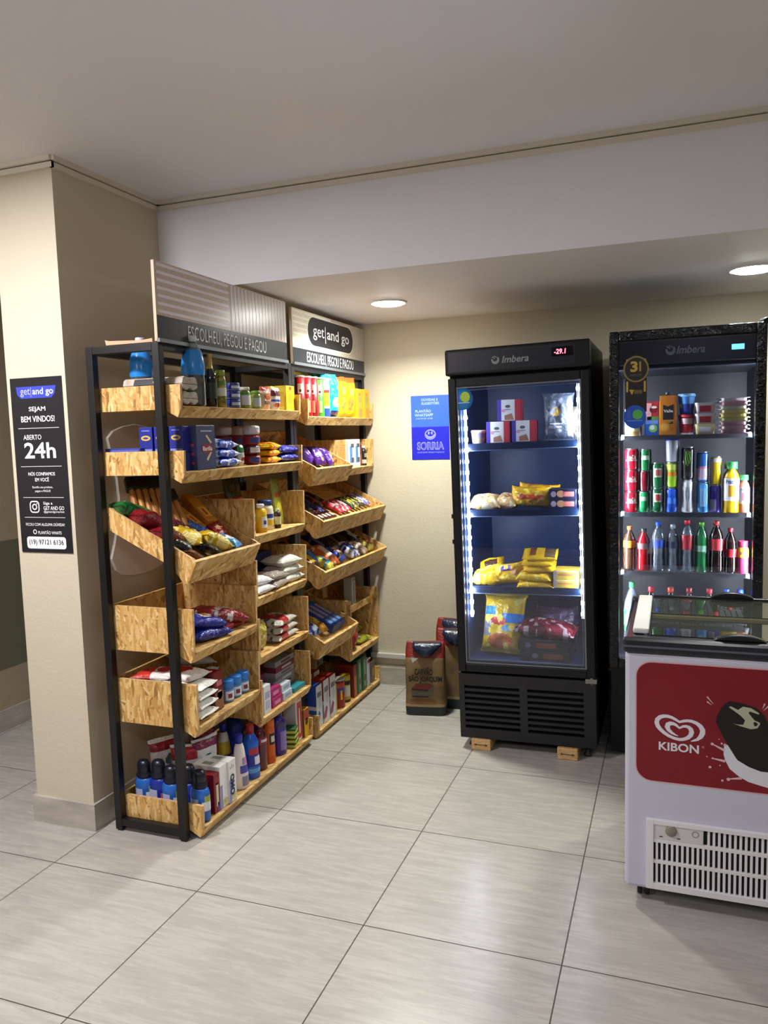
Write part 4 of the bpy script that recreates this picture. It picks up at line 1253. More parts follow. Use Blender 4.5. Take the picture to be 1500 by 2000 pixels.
g1 = bb('gold foil bag lying upper left of the gold pair in the tilted bin', 0.125, 0.450, 0.050, 0.12, 0.09, '#c8a41e', [('n', 0.5, 3, 0.2, '#efdf8a'), ('r', 0.1, 0, 0.2, 0.35, '#8a6a10')], 30, seed=17, grp='gold snack bags', lift=0.018)
p = onbin(*B3, 0.068, 0.560, 0.045)
dupe(g1, (p[0], p[1], p[2] + 0.030), 'gold foil bag nearest the front lip in the tilted bin', (0, 26, 70))
bb('red snack pack leaning upright on the far side of the tilted bin', 0.12, 0.665, 0.035, 0.10, 0.075, '#8e1a1c', [('r', 0, 0, 0.2, 0.2, '#d0a040')], -20, seed=18, pitch=12, lift=0.018)
bb('light blue snack pack near the front lip of the tilted bin', 0.065, 0.640, 0.035, 0.12, 0.07, '#3f8fd0', [('e', 0.25, 0, 0.3, 0.5, '#e9eef4'), ('r', -0.5, 0, 0.2, 0.7, '#2a5fb0')], 15, seed=19, pitch=-4, lift=0.008)
bb('black snack pack flat against the front lip of the tilted bin', 0.035, 0.50, 0.028, 0.12, 0.06, '#17171b', [('r', 0, 0, 0.45, 0.25, '#cfcfd2')], 90, seed=20)
bb('small brown snack pack in the near front corner of the tilted bin', 0.030, 0.375, 0.028, 0.10, 0.05, '#6f4a2c', [('r', 0, 0, 0.3, 0.3, '#d9c9a8')], 95, seed=21)
STK = noise_mat('baked_sticks', [(0.35, '#8a5522'), (0.6, '#b87f3c'), (0.75, '#d09c58')], 14, 0.5, (1, 9, 1))
def sticks(loc, rot, lb):
    t = thing('breadstick_pack', lb, 'snack pack', loc, rot=tuple(R(a) for a in rot), group='packs of breadsticks')
    for j in range(5):
        y = -0.050 + 0.025 * j
        MB().tube([(-0.075, y, 0), (-0.02, y, 0.003), (0.040, y, 0.002), (0.075, y, -0.002)], 0.0125, 10).build('breadstick', STK, t)
    MB().box(-0.108, -0.046, -0.068, 0.068, -0.017, 0.017).build('black_header', film('#101013'), t, 0.006)
    return t
sticks((-0.430, 0.425, 1.275), (0, 52, -38), 'pack of golden breadsticks with black header, higher of the two in the tilted bin')
sticks((-0.365, 0.460, 1.225), (0, 46, -28), 'pack of golden breadsticks with black header, lower of the two in the tilted bin')
def gold_box(loc, rot, lb):
    t = thing('cake_box', lb, 'box', loc, rot=tuple(R(a) for a in rot), group='golden cake boxes')
    MB().box(-0.085, 0.085, -0.030, 0.030, 0, 0.032).build('body', M('#b5731f', 0.35), t, 0.003)
    MB().add([(x, y, 0.0326) for x, y in ((0.0, -0.02), (0.06, -0.02), (0.06, 0.02), (0.0, 0.02))], [(0, 1, 2, 3)]).build('printed_panel', M('#d9973a', 0.4), t)
    MB().add([(x, y, 0.0330) for x, y in ((0.012, -0.006), (0.05, -0.006), (0.05, 0.006), (0.012, 0.006))], [(0, 1, 2, 3)]).build('printed_panel', M('#8a3a1a', 0.4), t)
    return t
p = onbin(*B3, 0.215, 0.665, 0.0)
gold_box((p[0], p[1], p[2] + 0.085), (0, 40, -8), 'long golden cake box leaning in the far part of the tilted bin')
p = onbin(*B3, 0.225, 0.585, 0.0)
gold_box((p[0], p[1], p[2] + 0.055), (0, 36, 2), 'second golden cake box behind the front one in the tilted bin')

# ---------------------------------------------------------------- left unit, two deep trays and bottom tray, near half
Z = 0.7255
bag('cookie_bag', 'lower navy cookie bag at the front of the upper deep tray', 'snack bag', (-0.245, 0.485, Z + 0.022), 0.20, 0.15, 0.050, '#1c2478', [('e', -0.1, 0.1, 0.35, 0.5, '#c9b58a'), ('n', 0.8, 3, 0.25, '#3a48b8')], (0, 4, 80), 'navy cookie bags', 31)
bag('cookie_bag', 'upper navy cookie bag with cream splash in the upper deep tray', 'snack bag', (-0.262, 0.470, Z + 0.070), 0.20, 0.15, 0.050, '#1f2a8c', [('e', 0.15, -0.1, 0.38, 0.55, '#e2d7c0'), ('e', 0.15, -0.1, 0.22, 0.35, '#8a6a3a')], (0, 10, 72), 'navy cookie bags', 32)
bag('cookie_bag', 'large red cookie bag resting on the navy bags in the upper deep tray', 'snack bag', (-0.265, 0.625, Z + 0.062), 0.22, 0.16, 0.060, '#7f1420', [('e', 0.2, 0.1, 0.3, 0.4, '#c98a2a'), ('e', 0.3, 0.3, 0.2, 0.3, '#2a3a98'), ('n', 0.3, 3.2, 0.28, '#c9c0c0')], (0, 14, 70), None, 33)
bag('cookie_bag', 'second red cookie bag lying flat under the large red one', 'snack bag', (-0.265, 0.655, Z + 0.018), 0.17, 0.15, 0.038, '#861822', [('n', 0.6, 3.2, 0.2, '#b9454c')], (0, 0, 84), None, 34)
Z = 0.4415
rice = None
for k, lb in enumerate(('bottom white rice bag of the pile at the near end of the lower deep tray', 'second white rice bag from the bottom in the lower deep tray', 'third white rice bag from the bottom in the lower deep tray', 'topmost white rice bag of the pile in the lower deep tray')):
    loc = (-0.275, 0.378, Z + 0.020 + 0.036 * k)
    if rice is None:
        rice = bag('rice_bag', lb, 'bag', loc, 0.22, 0.135, 0.042, '#e9e7e4', [('r', -0.2, 0.2, 0.35, 0.4, '#c8443c')], (0, 0, 4), 'white rice bags', 35)
    else:
        dupe(rice, loc, lb, (0, 0, 4 + 2 * (k % 2)))
bag('flour_bag', 'white bag with red print on top of the rice pile, at the back', 'bag', (-0.40, 0.385, Z + 0.158), 0.16, 0.13, 0.034, '#ece6e2', [('r', -0.5, 0, 0.5, 1, '#c7352c'), ('e', 0.35, 0, 0.3, 0.5, '#b8343a')], (0, 0, 10), 'white and red bags', 36)
bag('flour_bag', 'white and red bag on top of the rice pile, nearest the front post', 'bag', (-0.275, 0.395, Z + 0.164), 0.15, 0.13, 0.034, '#efeae6', [('e', -0.1, 0.1, 0.4, 0.6, '#b8242c')], (0, 2, -6), 'white and red bags', 37)
carton('cocoa_box', 'brown and red box standing beside the rice pile', 'box', (-0.222, 0.481, Z), 0.075, 0.062, 0.152, '#6a1c1c', [('r', 'x', 0, -0.5, 0.95, 0.45, '#8a5a3c'), ('e', 'x', 0.1, -0.2, 0.6, 0.25, '#c9a48a'), ('r', 'x', 0.05, 0.42, 0.6, 0.14, '#b86a72'), ('r', '-y', 0, -0.1, 1, 0.75, '#5d2a1e'), ('r', 'z', 0, 0, 1, 1, '#7d1820')])
bag('bean_bag', 'clear bag with blue and white print standing behind the blue-lidded jars', 'bag', (-0.34, 0.60, Z + 0.058), 0.15, 0.14, 0.08, '#cfd2cc', [('e', 0.3, 0, 0.3, 0.5, '#5a8ab0'), ('n', 0.3, 3, 0.2, '#8a9a8a')], (0, -40, 20), 'clear bags', 38)
bag('bean_bag', 'clear bag lying at the very back of the lower deep tray', 'bag', (-0.42, 0.64, Z + 0.145), 0.18, 0.13, 0.04, '#d9dbd6', [('e', 0.2, 0, 0.3, 0.5, '#3f6f9a')], (0, 12, 60), 'clear bags', 39)
mj = None
for y, lb in ((0.583, 'blue jar with blue lid, nearest the brown box in the lower deep tray'), (0.644, 'middle of the three blue jars in the lower deep tray'), (0.705, 'blue jar with blue lid at the far end of the lower deep tray')):
    if mj is None:
        mj = bottle('milk_powder_jar', lb, 'jar', (-0.212, y, Z), 0.026, 0.088, [(0.94, 0), (1.0, 0.03), (1.0, 0.55), (0.96, 0.64)], M('#5f92cc', 0.35), (0.62, 1.0, 1.04, M('#2f7fd8', 0.35)), [(0.10, 0.52, M('#dfe4f0', 0.4), -1.3, 0.2), (0.20, 0.40, M('#7a2a4a', 0.4), -0.9, -0.2, 1)], group='blue-lidded jars')
    else:
        dupe(mj, (-0.212, y, Z), lb)
Z = 0.0525
DETB = M('#2563b8', 0.3)
DETC = M('#0d1322', 0.35)
def det(loc, lb, s=1.0, v=0, rz=0.0):
    t = thing('cleaner_bottle', lb, 'bottle', loc, rz, 'blue cleaner bottles with black caps')
    h = 0.20 * s
    MB().lathe([(0.037 * s, 0), (0.041 * s, 0.004), (0.041 * s, h * 0.54), (0.038 * s, h * 0.62), (0.029 * s, h * 0.67)], 28, sx=1.0, sy=0.70).build('body', DETB if v == 0 else M('#1b2f94', 0.3), t)
    MB().lathe([(0.030 * s, h * 0.655), (0.033 * s, h * 0.69), (0.033 * s, h * 0.74), (0.026 * s, h * 0.77), (0.028 * s, h * 0.80), (0.027 * s, h * 0.93), (0.020 * s, h * 0.99), (0.010 * s, h)], 24, sx=1.0, sy=0.8).build('cap', DETC, t)
    MB().lathe([(0.0418 * s, h * 0.06), (0.0418 * s, h * 0.46)], 14, a0=-2.3, a1=-1.35, caps=False, sx=1.0, sy=0.70).build('label', M('#b4bbdc', 0.4), t)
    MB().lathe([(0.0422 * s, h * 0.22), (0.0422 * s, h * 0.40)], 14, a0=-1.0, a1=0.6, caps=False, sx=1.0, sy=0.70).build('label', M('#d9dde6', 0.4) if v == 0 else M('#c05a6a', 0.4), t)
    MB().lathe([(0.0420 * s, h * 0.40), (0.0420 * s, h * 0.52)], 10, a0=-0.7, a1=0.5, caps=False, sx=1.0, sy=0.70).build('label', M('#9aa84a', 0.4), t)
    return t
det((-0.470, 0.360, Z), 'blue cleaner bottle with black cap, rearmost by the wall end of the bottom tray', 1.0)
det((-0.405, 0.365, Z), 'darker blue cleaner bottle with pink and white emblem, second from the wall', 1.03, 1)
det((-0.338, 0.352, Z), 'blue cleaner bottle with black cap just left of the front post', 0.98)
det((-0.272, 0.372, Z), 'blue cleaner bottle half hidden behind the front post', 1.0, 1)
det((-0.207, 0.348, Z), 'blue cleaner bottle at the front corner of the bottom tray, right of the post', 0.98)
bag('detergent_bag', 'white and red refill bag standing at the wall end of the bottom tray', 'bag', (-0.445, 0.480, Z + 0.125), 0.25, 0.15, 0.06, '#d9d6d2', [('r', 0.75, 0, 0.12, 1, '#8e1c26'), ('e', 0.3, 0.1, 0.2, 0.4, '#5a6a68'), ('r', 0, 0.9, 0.9, 0.12, '#b03a40')], (0, -96, -30), 'refill bags', 41)
bag('detergent_bag', 'white and red refill bag seen edge-on left of the front post', 'bag', (-0.355, 0.475, Z + 0.115), 0.23, 0.12, 0.05, '#d6d4d8', [('r', 0.7, 0, 0.2, 1, '#a02430'), ('r', -0.85, 0, 0.1, 1, '#7a1820')], (0, -92, -62), 'refill bags', 42)
bag('detergent_bag', 'white refill bag with green star print right of the front post', 'bag', (-0.315, 0.545, Z + 0.125), 0.24, 0.13, 0.06, '#dcdde2', [('e', 0.35, 0, 0.14, 0.3, '#1f7a62'), ('r', 0, 0.85, 0.9, 0.16, '#8e1c3a'), ('r', 0.8, 0, 0.12, 1, '#7a2a50')], (0, -84, -20), 'refill bags', 43)
bag('detergent_bag', 'maroon refill bag behind the white box in the bottom tray', 'bag', (-0.375, 0.640, Z + 0.125), 0.24, 0.12, 0.06, '#5f1a3a', [('n', 0.5, 3, 0.2, '#8a3a5a')], (0, -88, -10), 'refill bags', 44)
bottle('bleach_bottle', 'pale grey bottle with grey cap behind the refill bags', 'bottle', (-0.44, 0.585, Z), 0.030, 0.285, SHOULDER, M('#c3c4c4', 0.4), (0.87, 1.0, 0.5, M('#8f9190', 0.4)))
carton('soap_box', 'dark red soap powder box beside the white box in the bottom tray', 'box', (-0.225, 0.416, Z), 0.10, 0.040, 0.155, '#7c1020', [('r', 'x', 0.1, -0.1, 0.4, 0.6, '#c9c9a2'), ('r', 'x', 0.0, 0.62, 0.9, 0.2, '#8e1624'), ('r', 'x', 0.5, -0.75, 0.4, 0.25, '#6a4a9a')])
def omo(loc, lb):
    return carton('washing_powder_box', lb, 'box', loc, 0.125, 0.054, 0.172, '#e9e9ea', [('e', 'x', 0.25, -0.75, 0.7, 0.18, '#c9cf9a'), ('e', 'x', 0.1, -0.72, 0.25, 0.09, '#d9a23a', 'printed_panel', 1), ('r', 'x', -0.7, -0.6, 0.3, 0.7, '#8f8fc4'), ('r', 'z', 0.0, 0.1, 0.45, 0.35, '#8a9a86'), ('r', '-y', 0, 0, 0.7, 0.6, '#c6c9d4')], 'white washing powder boxes')
wb = omo((-0.228, 0.517, Z), 'white washing powder box nearer the aisle end with dark sideways lettering')
txt('OMO', wb, (0.0625, -0.004, 0.072), 0.086, 0.030, 'xs', M('#1d2348', 0.45), 0.05, off=0.0018)
MB().add([(0.0636, -0.014 + 0.010 * k + s_ * 0.0012, 0.138 + (0.010 if k != 1 else 0.018) * q) for k in range(3) for s_, q in ((-1, 0), (1, 0), (3 * (k - 1) + 1, 1), (3 * (k - 1) - 1, 1))], [(0, 1, 2, 3), (4, 5, 6, 7), (8, 9, 10, 11)]).build('logo_mark', M('#1d2348', 0.45), wb)
omo((-0.235, 0.462, Z), 'white washing powder box between the red box and the lettered box')
bottle('window_cleaner', 'bottle with slanted yellow and violet label and blue cap behind the white boxes', 'bottle', (-0.34, 0.735, Z), 0.036, 0.225, CONE, M('#d9dcdc', 0.35), (0.84, 1.0, 0.44, M('#1c2a9c', 0.35)), [(0.42, 0.66, M('#c9b22c', 0.4)), (0.1, 0.42, M('#3a3486', 0.4))])
bottle('bleach_bottle', 'large dark blue bottle with red cap behind the white cone bottle', 'bottle', (-0.345, 0.835, Z), 0.040, 0.255, SHOULDER, M('#17308c', 0.3), (0.86, 1.0, 0.46, M('#8c1c30', 0.35)), [(0.15, 0.5, M('#263a98', 0.4))])
bottle('softener_bottle', 'tall white cone bottle with blue cap and violet label in the bottom tray', 'bottle', (-0.205, 0.640, Z), 0.034, 0.226, CONE, M('#e9dfe0', 0.3), (0.84, 1.0, 0.46, M('#1b2aa4', 0.35)), [(0.30, 0.44, M('#4a44a2', 0.4), -1.0, 0.5), (0.06, 0.24, M('#8d84a0', 0.4), -0.8, 0.6), (0.46, 0.58, M('#a884ac', 0.4), -0.6, 0.7)])
carton('soap_bars', 'small grey carton tucked behind the blue bottle with red cap', 'carton', (-0.262, 0.705, Z), 0.05, 0.03, 0.10, '#a9a59c', [('r', 'x', 0, -0.4, 0.8, 0.3, '#6f6560')])
bottle('cleaner_bottle', 'bright blue bottle with red cap and red label band in the bottom tray', 'bottle', (-0.210, 0.742, Z), 0.036, 0.232, HAND, M('#1f5fd0', 0.25), (0.83, 1.0, 0.46, M('#9c2030', 0.35)), [(0.46, 0.58, M('#b8283a', 0.4), -1.3, 0.7), (0.24, 0.46, M('#22309a', 0.4)), (0.12, 0.20, M('#5fa8e6', 0.4)), (0.27, 0.42, M('#dfe3f0', 0.4), -0.6, 0.5, 1)])
bottle('cleaner_bottle', 'transparent dark red bottle between the blue and orange bottles', 'bottle', (-0.212, 0.826, Z), 0.029, 0.205, SLEEVE, M('#5c1626', 0.18, coat=0.4), (0.89, 1.0, 0.55, M('#4a1f5a', 0.35)), [(0.56, 0.72, M('#8a2a3e', 0.35)), (0.62, 0.68, M('#d9cfd4', 0.4), -0.9, 0.4, 1)])
bottle('air_freshener', 'orange spray can with black and white emblem in the bottom tray', 'spray can', (-0.210, 0.902, Z), 0.027, 0.196, [(0.96, 0), (1.0, 0.01), (1.0, 0.80), (0.95, 0.84)], M('#d9621a', 0.3), (0.83, 1.0, 0.97, M('#dd6418', 0.35)), [(0.44, 0.70, M('#1c1a1a', 0.4), -1.0, 0.3), (0.50, 0.64, M('#dcd4c8', 0.4), -0.7, 0.0, 1), (0.0, 0.16, M('#c9541a', 0.4))])
bottle('softener_bottle', 'purple bottle with pale purple ornament in the bottom tray', 'bottle', (-0.215, 1.000, Z), 0.036, 0.20, SLEEVE, M('#3f2a98', 0.28), (0.88, 1.0, 0.6, M('#241c60', 0.35)), [(0.12, 0.56, M('#8c7cc0', 0.4), -0.8, 0.4), (0.66, 0.76, M('#4a4464', 0.4))])
sp = None
for k, lb in enumerate(('bottom yellow and green sponge pack by the purple bottle', 'second yellow and green sponge pack', 'third yellow and green sponge pack from the bottom', 'top yellow and green sponge pack of the pile')):
    loc = (-0.208, 1.092, Z + 0.0225 * k)
    if sp is None:
        sp = thing('sponge_pack', lb, 'sponge', loc, 0.2, 'piled sponges')
        MB().box(-0.038, 0.038, -0.032, 0.032, 0, 0.014).build('foam', M('#d3cf4a', 0.8), sp, 0.003)
        MB().box(-0.038, 0.038, -0.032, 0.032, 0.0141, 0.022).build('scouring_pad', M('#2a5a34', 0.8), sp, 0.002)
    else:
        dupe(sp, loc, lb, (0, 0, 10 + 7 * (k % 2)))
carton('freezer_bag_box', 'tall red and white box near the far end of the bottom tray', 'box', (-0.222, 1.160, Z), 0.07, 0.062, 0.205, '#d9d2d0', [('r', 'x', 0.12, 0, 0.72, 0.86, '#c23a32'), ('r', 'x', 0.15, -0.05, 0.18, 0.6, '#e6dad6', 'printed_panel', 1), ('r', '-y', 0, 0, 0.9, 0.95, '#cfc9c9')])
carton('match_box', 'yellow and red carton with dark circle at the far end of the bottom tray', 'carton', (-0.200, 1.219, Z), 0.05, 0.050, 0.140, '#d9a817', [('r', 'x', 0, 0.62, 1, 0.38, '#a8301e'), ('e', 'x', -0.1, 0.1, 0.6, 0.26, '#40201c'), ('r', '-y', 0, 0, 0.9, 0.95, '#8a4a1c')])

# ---------------------------------------------------------------- left unit, narrow right-hand trays
Z = 1.0955
bottle('sauce_bottle', 'white squeeze bottle at the near end of the condiment tray', 'bottle', (-0.205, 0.822, Z), 0.019, 0.125, SHOULDER, M('#e6e4df', 0.35), (0.85, 1.0, 0.5, M('#8a2028', 0.4)), [(0.1, 0.35, M('#7a2430', 0.4)), (0.45, 0.6, M('#3a6aa8', 0.4))])
bottle('mustard_bottle', 'yellow mustard bottle with white cap in the condiment tray', 'bottle', (-0.200, 0.898, Z), 0.027, 0.122, SHOULDER, M('#e3b413', 0.3), (0.86, 1.0, 0.62, M('#ecebe6', 0.4)), [(0.16, 0.56, M('#dfe0dc', 0.4), -0.9, 0.3), (0.28, 0.42, M('#3a4a8a', 0.4), -0.6, 0.0, 1)])
bottle('mayonnaise_jar', 'cream mayonnaise jar with dark blue lid in the condiment tray', 'jar', (-0.225, 0.985, Z), 0.036, 0.132, JAR, M('#e3dcc0', 0.3), (0.83, 1.0, 0.88, M('#22397e', 0.4)), [(0.16, 0.6, M('#e9e4cc', 0.4)), (0.40, 0.54, M('#2a3f86', 0.4), -1.0, 0.2, 1), (0.16, 0.34, M('#d9b62c', 0.4), -0.8, 0.3, 1)])
bottle('sauce_bottle', 'small dark sauce bottle with pale label right of the mayonnaise', 'bottle', (-0.195, 1.044, Z), 0.015, 0.088, SHOULDER, M('#3a2018', 0.3), (0.86, 1.0, 0.55, M('#d9d6c8', 0.4)), [(0.2, 0.6, M('#d6cc9a', 0.4))])
bag('soup_packet', 'flat yellow-green packet standing upright in the condiment tray', 'packet', (-0.245, 1.135, Z + 0.110), 0.22, 0.12, 0.018, '#8a8a2c', [('e', -0.2, 0, 0.22, 0.5, '#c9b83a'), ('r', 0.3, 0, 0.12, 0.6, '#b84a2a')], (0, -95, 8), None, 51)
bag('soup_packet', 'dark packet with red band leaning at the back of the condiment tray', 'packet', (-0.40, 1.02, Z + 0.12), 0.22, 0.16, 0.03, '#3a3a1c', [('r', 0.0, 0, 0.2, 1, '#7a2420')], (0, -100, 4), None, 52)
bottle('sauce_bottle', 'dark red bottle standing behind the mayonnaise jar', 'bottle', (-0.32, 0.925, Z), 0.03, 0.15, SHOULDER, M('#8a1a20', 0.3), (0.85, 1.0, 0.5, M('#a8242c', 0.4)))
Z = 0.8285
fl = None
for loc, ro, lb in (((-0.225, 0.865, Z + 0.019), (0, 0, 88), 'lower white flour bag at the near end of the flour tray'), ((-0.235, 0.860, Z + 0.057), (0, 4, 84), 'upper white flour bag at the near end of the flour tray')):
    if fl is None:
        fl = bag('flour_bag', lb, 'bag', loc, 0.15, 0.13, 0.044, '#e9e8ea', (), ro, 'white flour bags', 53)
    else:
        dupe(fl, loc, lb, ro)
br = None
for loc, ro, lb in (((-0.225, 1.010, Z + 0.017), (0, 0, 96), 'lower grey-brown sugar bag in the middle of the flour tray'), ((-0.232, 1.010, Z + 0.053), (0, 4, 92), 'upper grey-brown sugar bag with yellow edge in the flour tray')):
    if br is None:
        br = bag('sugar_bag', lb, 'bag', loc, 0.16, 0.13, 0.040, '#9c8f86', [('r', 0, 0, 0.3, 0.3, '#4a4a78'), ('r', -0.6, 0.3, 0.2, 0.5, '#bdb09a')], ro, 'brown sugar bags', 54)
    else:
        dupe(br, loc, lb, ro)
ws = None
for k, lb in enumerate(('bottom white sugar bag at the far end of the flour tray', 'middle white sugar bag at the far end of the flour tray', 'top white sugar bag at the far end of the flour tray')):
    loc = (-0.235, 1.160 - 0.012 * k, Z + 0.021 + 0.040 * k)
    if ws is None:
        ws = bag('sugar_bag', lb, 'bag', loc, 0.15, 0.14, 0.048, '#dcd9cf', [('e', 0.05, 0.5, 0.14, 0.25, '#2c3a78')], (0, 0, 84), 'white sugar bags', 55)
    else:
        dupe(ws, loc, lb, (0, 0, 84 - 3 * k))
nv = None
for k, lb in enumerate(('lower navy pack behind the sugar bags in the flour tray', 'upper navy pack behind the sugar bags in the flour tray')):
    loc = (-0.385, 1.095, Z + 0.0005 + 0.0705 * k)
    if nv is None:
        nv = carton('coffee_brick', lb, 'pack', loc, 0.13, 0.20, 0.070, '#1c2a66', [('r', 'x', 0.1, 0, 0.7, 0.4, '#243468'), ('r', 'z', 0, 0, 0.9, 0.9, '#141c40')], 'navy coffee bricks')
    else:
        dupe(nv, loc, lb)
Z = 0.5745
bag('pasta_bag', 'yellow bag of dry pasta standing at the near end of the pasta tray', 'bag', (-0.225, 0.862, Z + 0.066), 0.135, 0.11, 0.075, '#b9a24a', [('r', 0.62, 0, 0.3, 1, '#b8b02c'), ('n', 0.3, 6, 0.08, '#d6c684')], (0, -90, 10), None, 56)
rb = None
for k, lb in enumerate(('bottom red and white bag of the pile in the pasta tray', 'middle red and white bag of the pile in the pasta tray', 'top red and white bag with orange spot in the pasta tray')):
    loc = (-0.245, 1.075, Z + 0.018 + 0.034 * k)
    if rb is None:
        rb = bag('bean_bag', lb, 'bag', loc, 0.22, 0.15, 0.044, '#cfc8c0', [('r', -0.35, 0, 0.35, 1, '#a8262a'), ('e', 0.1, 0, 0.25, 0.4, '#d9663a'), ('n', 0.7, 3.4, 0.28, '#5a5a4a')], (0, 0, 92), 'red and white bags', 57)
    else:
        dupe(rb, loc, lb, (0, 2, 92 + 3 * k))
Z = 0.3045
carton('medicine_box', 'white box with blue print at the near end of the small-box tray', 'box', (-0.195, 0.835, Z), 0.05, 0.060, 0.125, '#dedee6', [('r', 'x', 0, 0.3, 0.7, 0.25, '#a8aac6'), ('r', 'x', 0, -0.4, 0.7, 0.3, '#b9bace')])
pk = None
for z, y, lb in ((0, 0.935, 'lower magenta soap carton in the small-box tray'), (0.043, 0.930, 'upper magenta soap carton in the small-box tray')):
    if pk is None:
        pk = carton('soap_carton', lb, 'soap', (-0.202, y, Z + z), 0.055, 0.090, 0.0425, '#a8246c', [('r', 'x', 0, -0.1, 0.6, 0.4, '#d884b0'), ('r', 'z', 0, 0, 0.6, 0.6, '#c04a88')], 'magenta soap cartons')
    else:
        dupe(pk, (-0.207, y, Z + z), lb)
sc_ = None
for z, lb in ((0, 'lower white and pale blue soap carton in the small-box tray'), (0.037, 'upper white and pale blue soap carton in the small-box tray')):
    if sc_ is None:
        sc_ = carton('soap_carton', lb, 'soap', (-0.203, 1.036, Z + z), 0.055, 0.088, 0.0365, '#c4d0dc', [('r', 'x', 0, 0, 0.6, 0.4, '#8fa6c0')], 'pale soap cartons')
    else:
        dupe(sc_, (-0.209, 1.034, Z + z), lb)
for k, lb in enumerate(('purple carton at the back left of the small-box tray', 'second purple carton stacked at the back left of the small-box tray')):
    carton('soap_carton', lb, 'soap', (-0.31, 0.95, Z + 0.060 * k), 0.07, 0.11, 0.0595, ('#6a2a80', '#7c2a6a')[k], [('r', 'x', 0, 0, 0.5, 0.4, '#3f7ab8')])
for k in range(6):
    carton('toothpaste_box', ('lowest', 'second', 'third', 'fourth', 'fifth', 'topmost')[k] + ' flat carton of the tall stack in the small-box tray', 'carton', (-0.27 - 0.003 * (k % 2), 1.145, Z + 0.0262 * k), 0.06, 0.19, 0.0258, ('#8d8a92', '#a9a5a6', '#97939b', '#aaa4a6', '#7a3440', '#8a8d90')[k], [('r', 'x', 0.1, 0, 0.5, 0.4, ('#5a5a68', '#7a3440', '#d9d4d0', '#6a6a78', '#c9c0c0', '#5a2a34')[k])])
carton('toothpaste_box', 'thin teal carton lying in front of the tall stack', 'carton', (-0.203, 1.165, Z), 0.05, 0.12, 0.022, '#2a8a92')

# ---------------------------------------------------------------- far unit, top tray
Z = 1.6025
def chips(loc, lb, hx, h=0.196, rz=0.0, lidh='#dfe0e2'):
    return tube_pack('chips_tube', lb, 'chips tube', loc, 0.0255, h, M(hx, 0.35), M(lidh, 0.4), [(0.56, 0.80, M('#e3ded6', 0.4), -1.5, -0.55), (0.60, 0.66, M('#2a1616', 0.4), -1.25, -0.8), (0.10, 0.40, M('#c9a27a', 0.4), -1.3, -0.6)], 'chips tubes', rz)
chips((-0.215, 1.362, Z), 'red chips tube at the near end of the far top tray', '#99151f')
chips((-0.208, 1.424, Z), 'second red chips tube from the near end of the far top tray', '#a01722', rz=0.2)
chips((-0.202, 1.484, Z), 'dark red chips tube just left of the green one', '#7f1820', rz=-0.2)
chips((-0.198, 1.545, Z), 'green chips tube on the far top tray', '#3fa32f', rz=0.1)
tube_pack('chips_tube', 'white chips tube with orange and blue print on the far top tray', 'chips tube', (-0.195, 1.606, Z), 0.026, 0.196, M('#dfdcd8', 0.35), M('#e6e6e6', 0.4), [(0.0, 0.22, M('#2a4ac0', 0.4), -2.4, 0.8), (0.28, 0.62, M('#e08a2a', 0.4), -1.3, 0.2), (0.62, 0.7, M('#b8323a', 0.4), -1.4, 0.4)], 'chips tubes')
bag('chips_bag', 'deep blue chips bag with yellow top standing behind the tubes', 'chips bag', (-0.33, 1.60, Z + 0.125), 0.25, 0.17, 0.08, '#1f2fb4', [('r', 0.86, 0, 0.12, 1, '#e6c62c'), ('e', 0, 0, 0.3, 0.5, '#d9dce6')], (0, -90, 0), None, 61)
bag('chips_bag', 'cyan chips bag standing at the front of the far top tray', 'chips bag', (-0.215, 1.705, Z + 0.112), 0.225, 0.12, 0.075, '#22a8e0', [('r', -0.82, 0, 0.14, 1, '#23208c'), ('e', -0.3, 0.3, 0.22, 0.5, '#d9b48a'), ('n', 0.4, 3, 0.3, '#8fd6f0')], (0, -90, -20), None, 62)
bag('chips_bag', 'bright green chips bag behind the cyan one', 'chips bag', (-0.31, 1.80, Z + 0.128), 0.255, 0.14, 0.08, '#2fae2c', [('r', 0.86, 0, 0.12, 1, '#14681c'), ('n', 0.2, 3, 0.25, '#8ad66a')], (0, -90, -6), None, 63)
yc = None
for loc, ro, lb in (((-0.222, 1.855, Z + 0.112), (0, -90, -10), 'yellow chips bag with orange top, left of the pair on the far top tray'), ((-0.212, 1.945, Z + 0.109), (0, -86, -18), 'yellow chips bag with orange top, right of the pair on the far top tray')):
    if yc is None:
        yc = bag('chips_bag', lb, 'chips bag', loc, 0.222, 0.11, 0.06, '#e6b81c', [('r', 0.86, 0, 0.12, 1, '#d9662a'), ('e', -0.3, 0, 0.3, 0.5, '#d98a3a'), ('e', 0.3, 0.1, 0.2, 0.4, '#f0dc5a')], ro, 'yellow chips bags', 64)
    else:
        dupe(yc, loc, lb, ro)
ybx = None
for x, y, lb in ((-0.205, 2.040, 'yellow snack box second from the wall on the far top tray'), (-0.200, 2.135, 'yellow snack box nearest the back wall on the far top tray')):
    if ybx is None:
        ybx = carton('snack_box', lb, 'box', (x, y, Z), 0.06, 0.088, 0.162, '#e6a91a', [('e', 'x', 0, 0.28, 0.6, 0.26, '#a8a04a'), ('e', 'x', 0, 0.62, 0.3, 0.10, '#d9762a'), ('r', 'x', 0.2, -0.65, 0.5, 0.3, '#e08a3a'), ('e', 'x', 0, -0.1, 0.5, 0.14, '#b9a83a'), ('r', '-y', 0, 0, 0.8, 0.9, '#d99a18')], 'yellow snack boxes')
    else:
        dupe(ybx, (x, y, Z), lb)

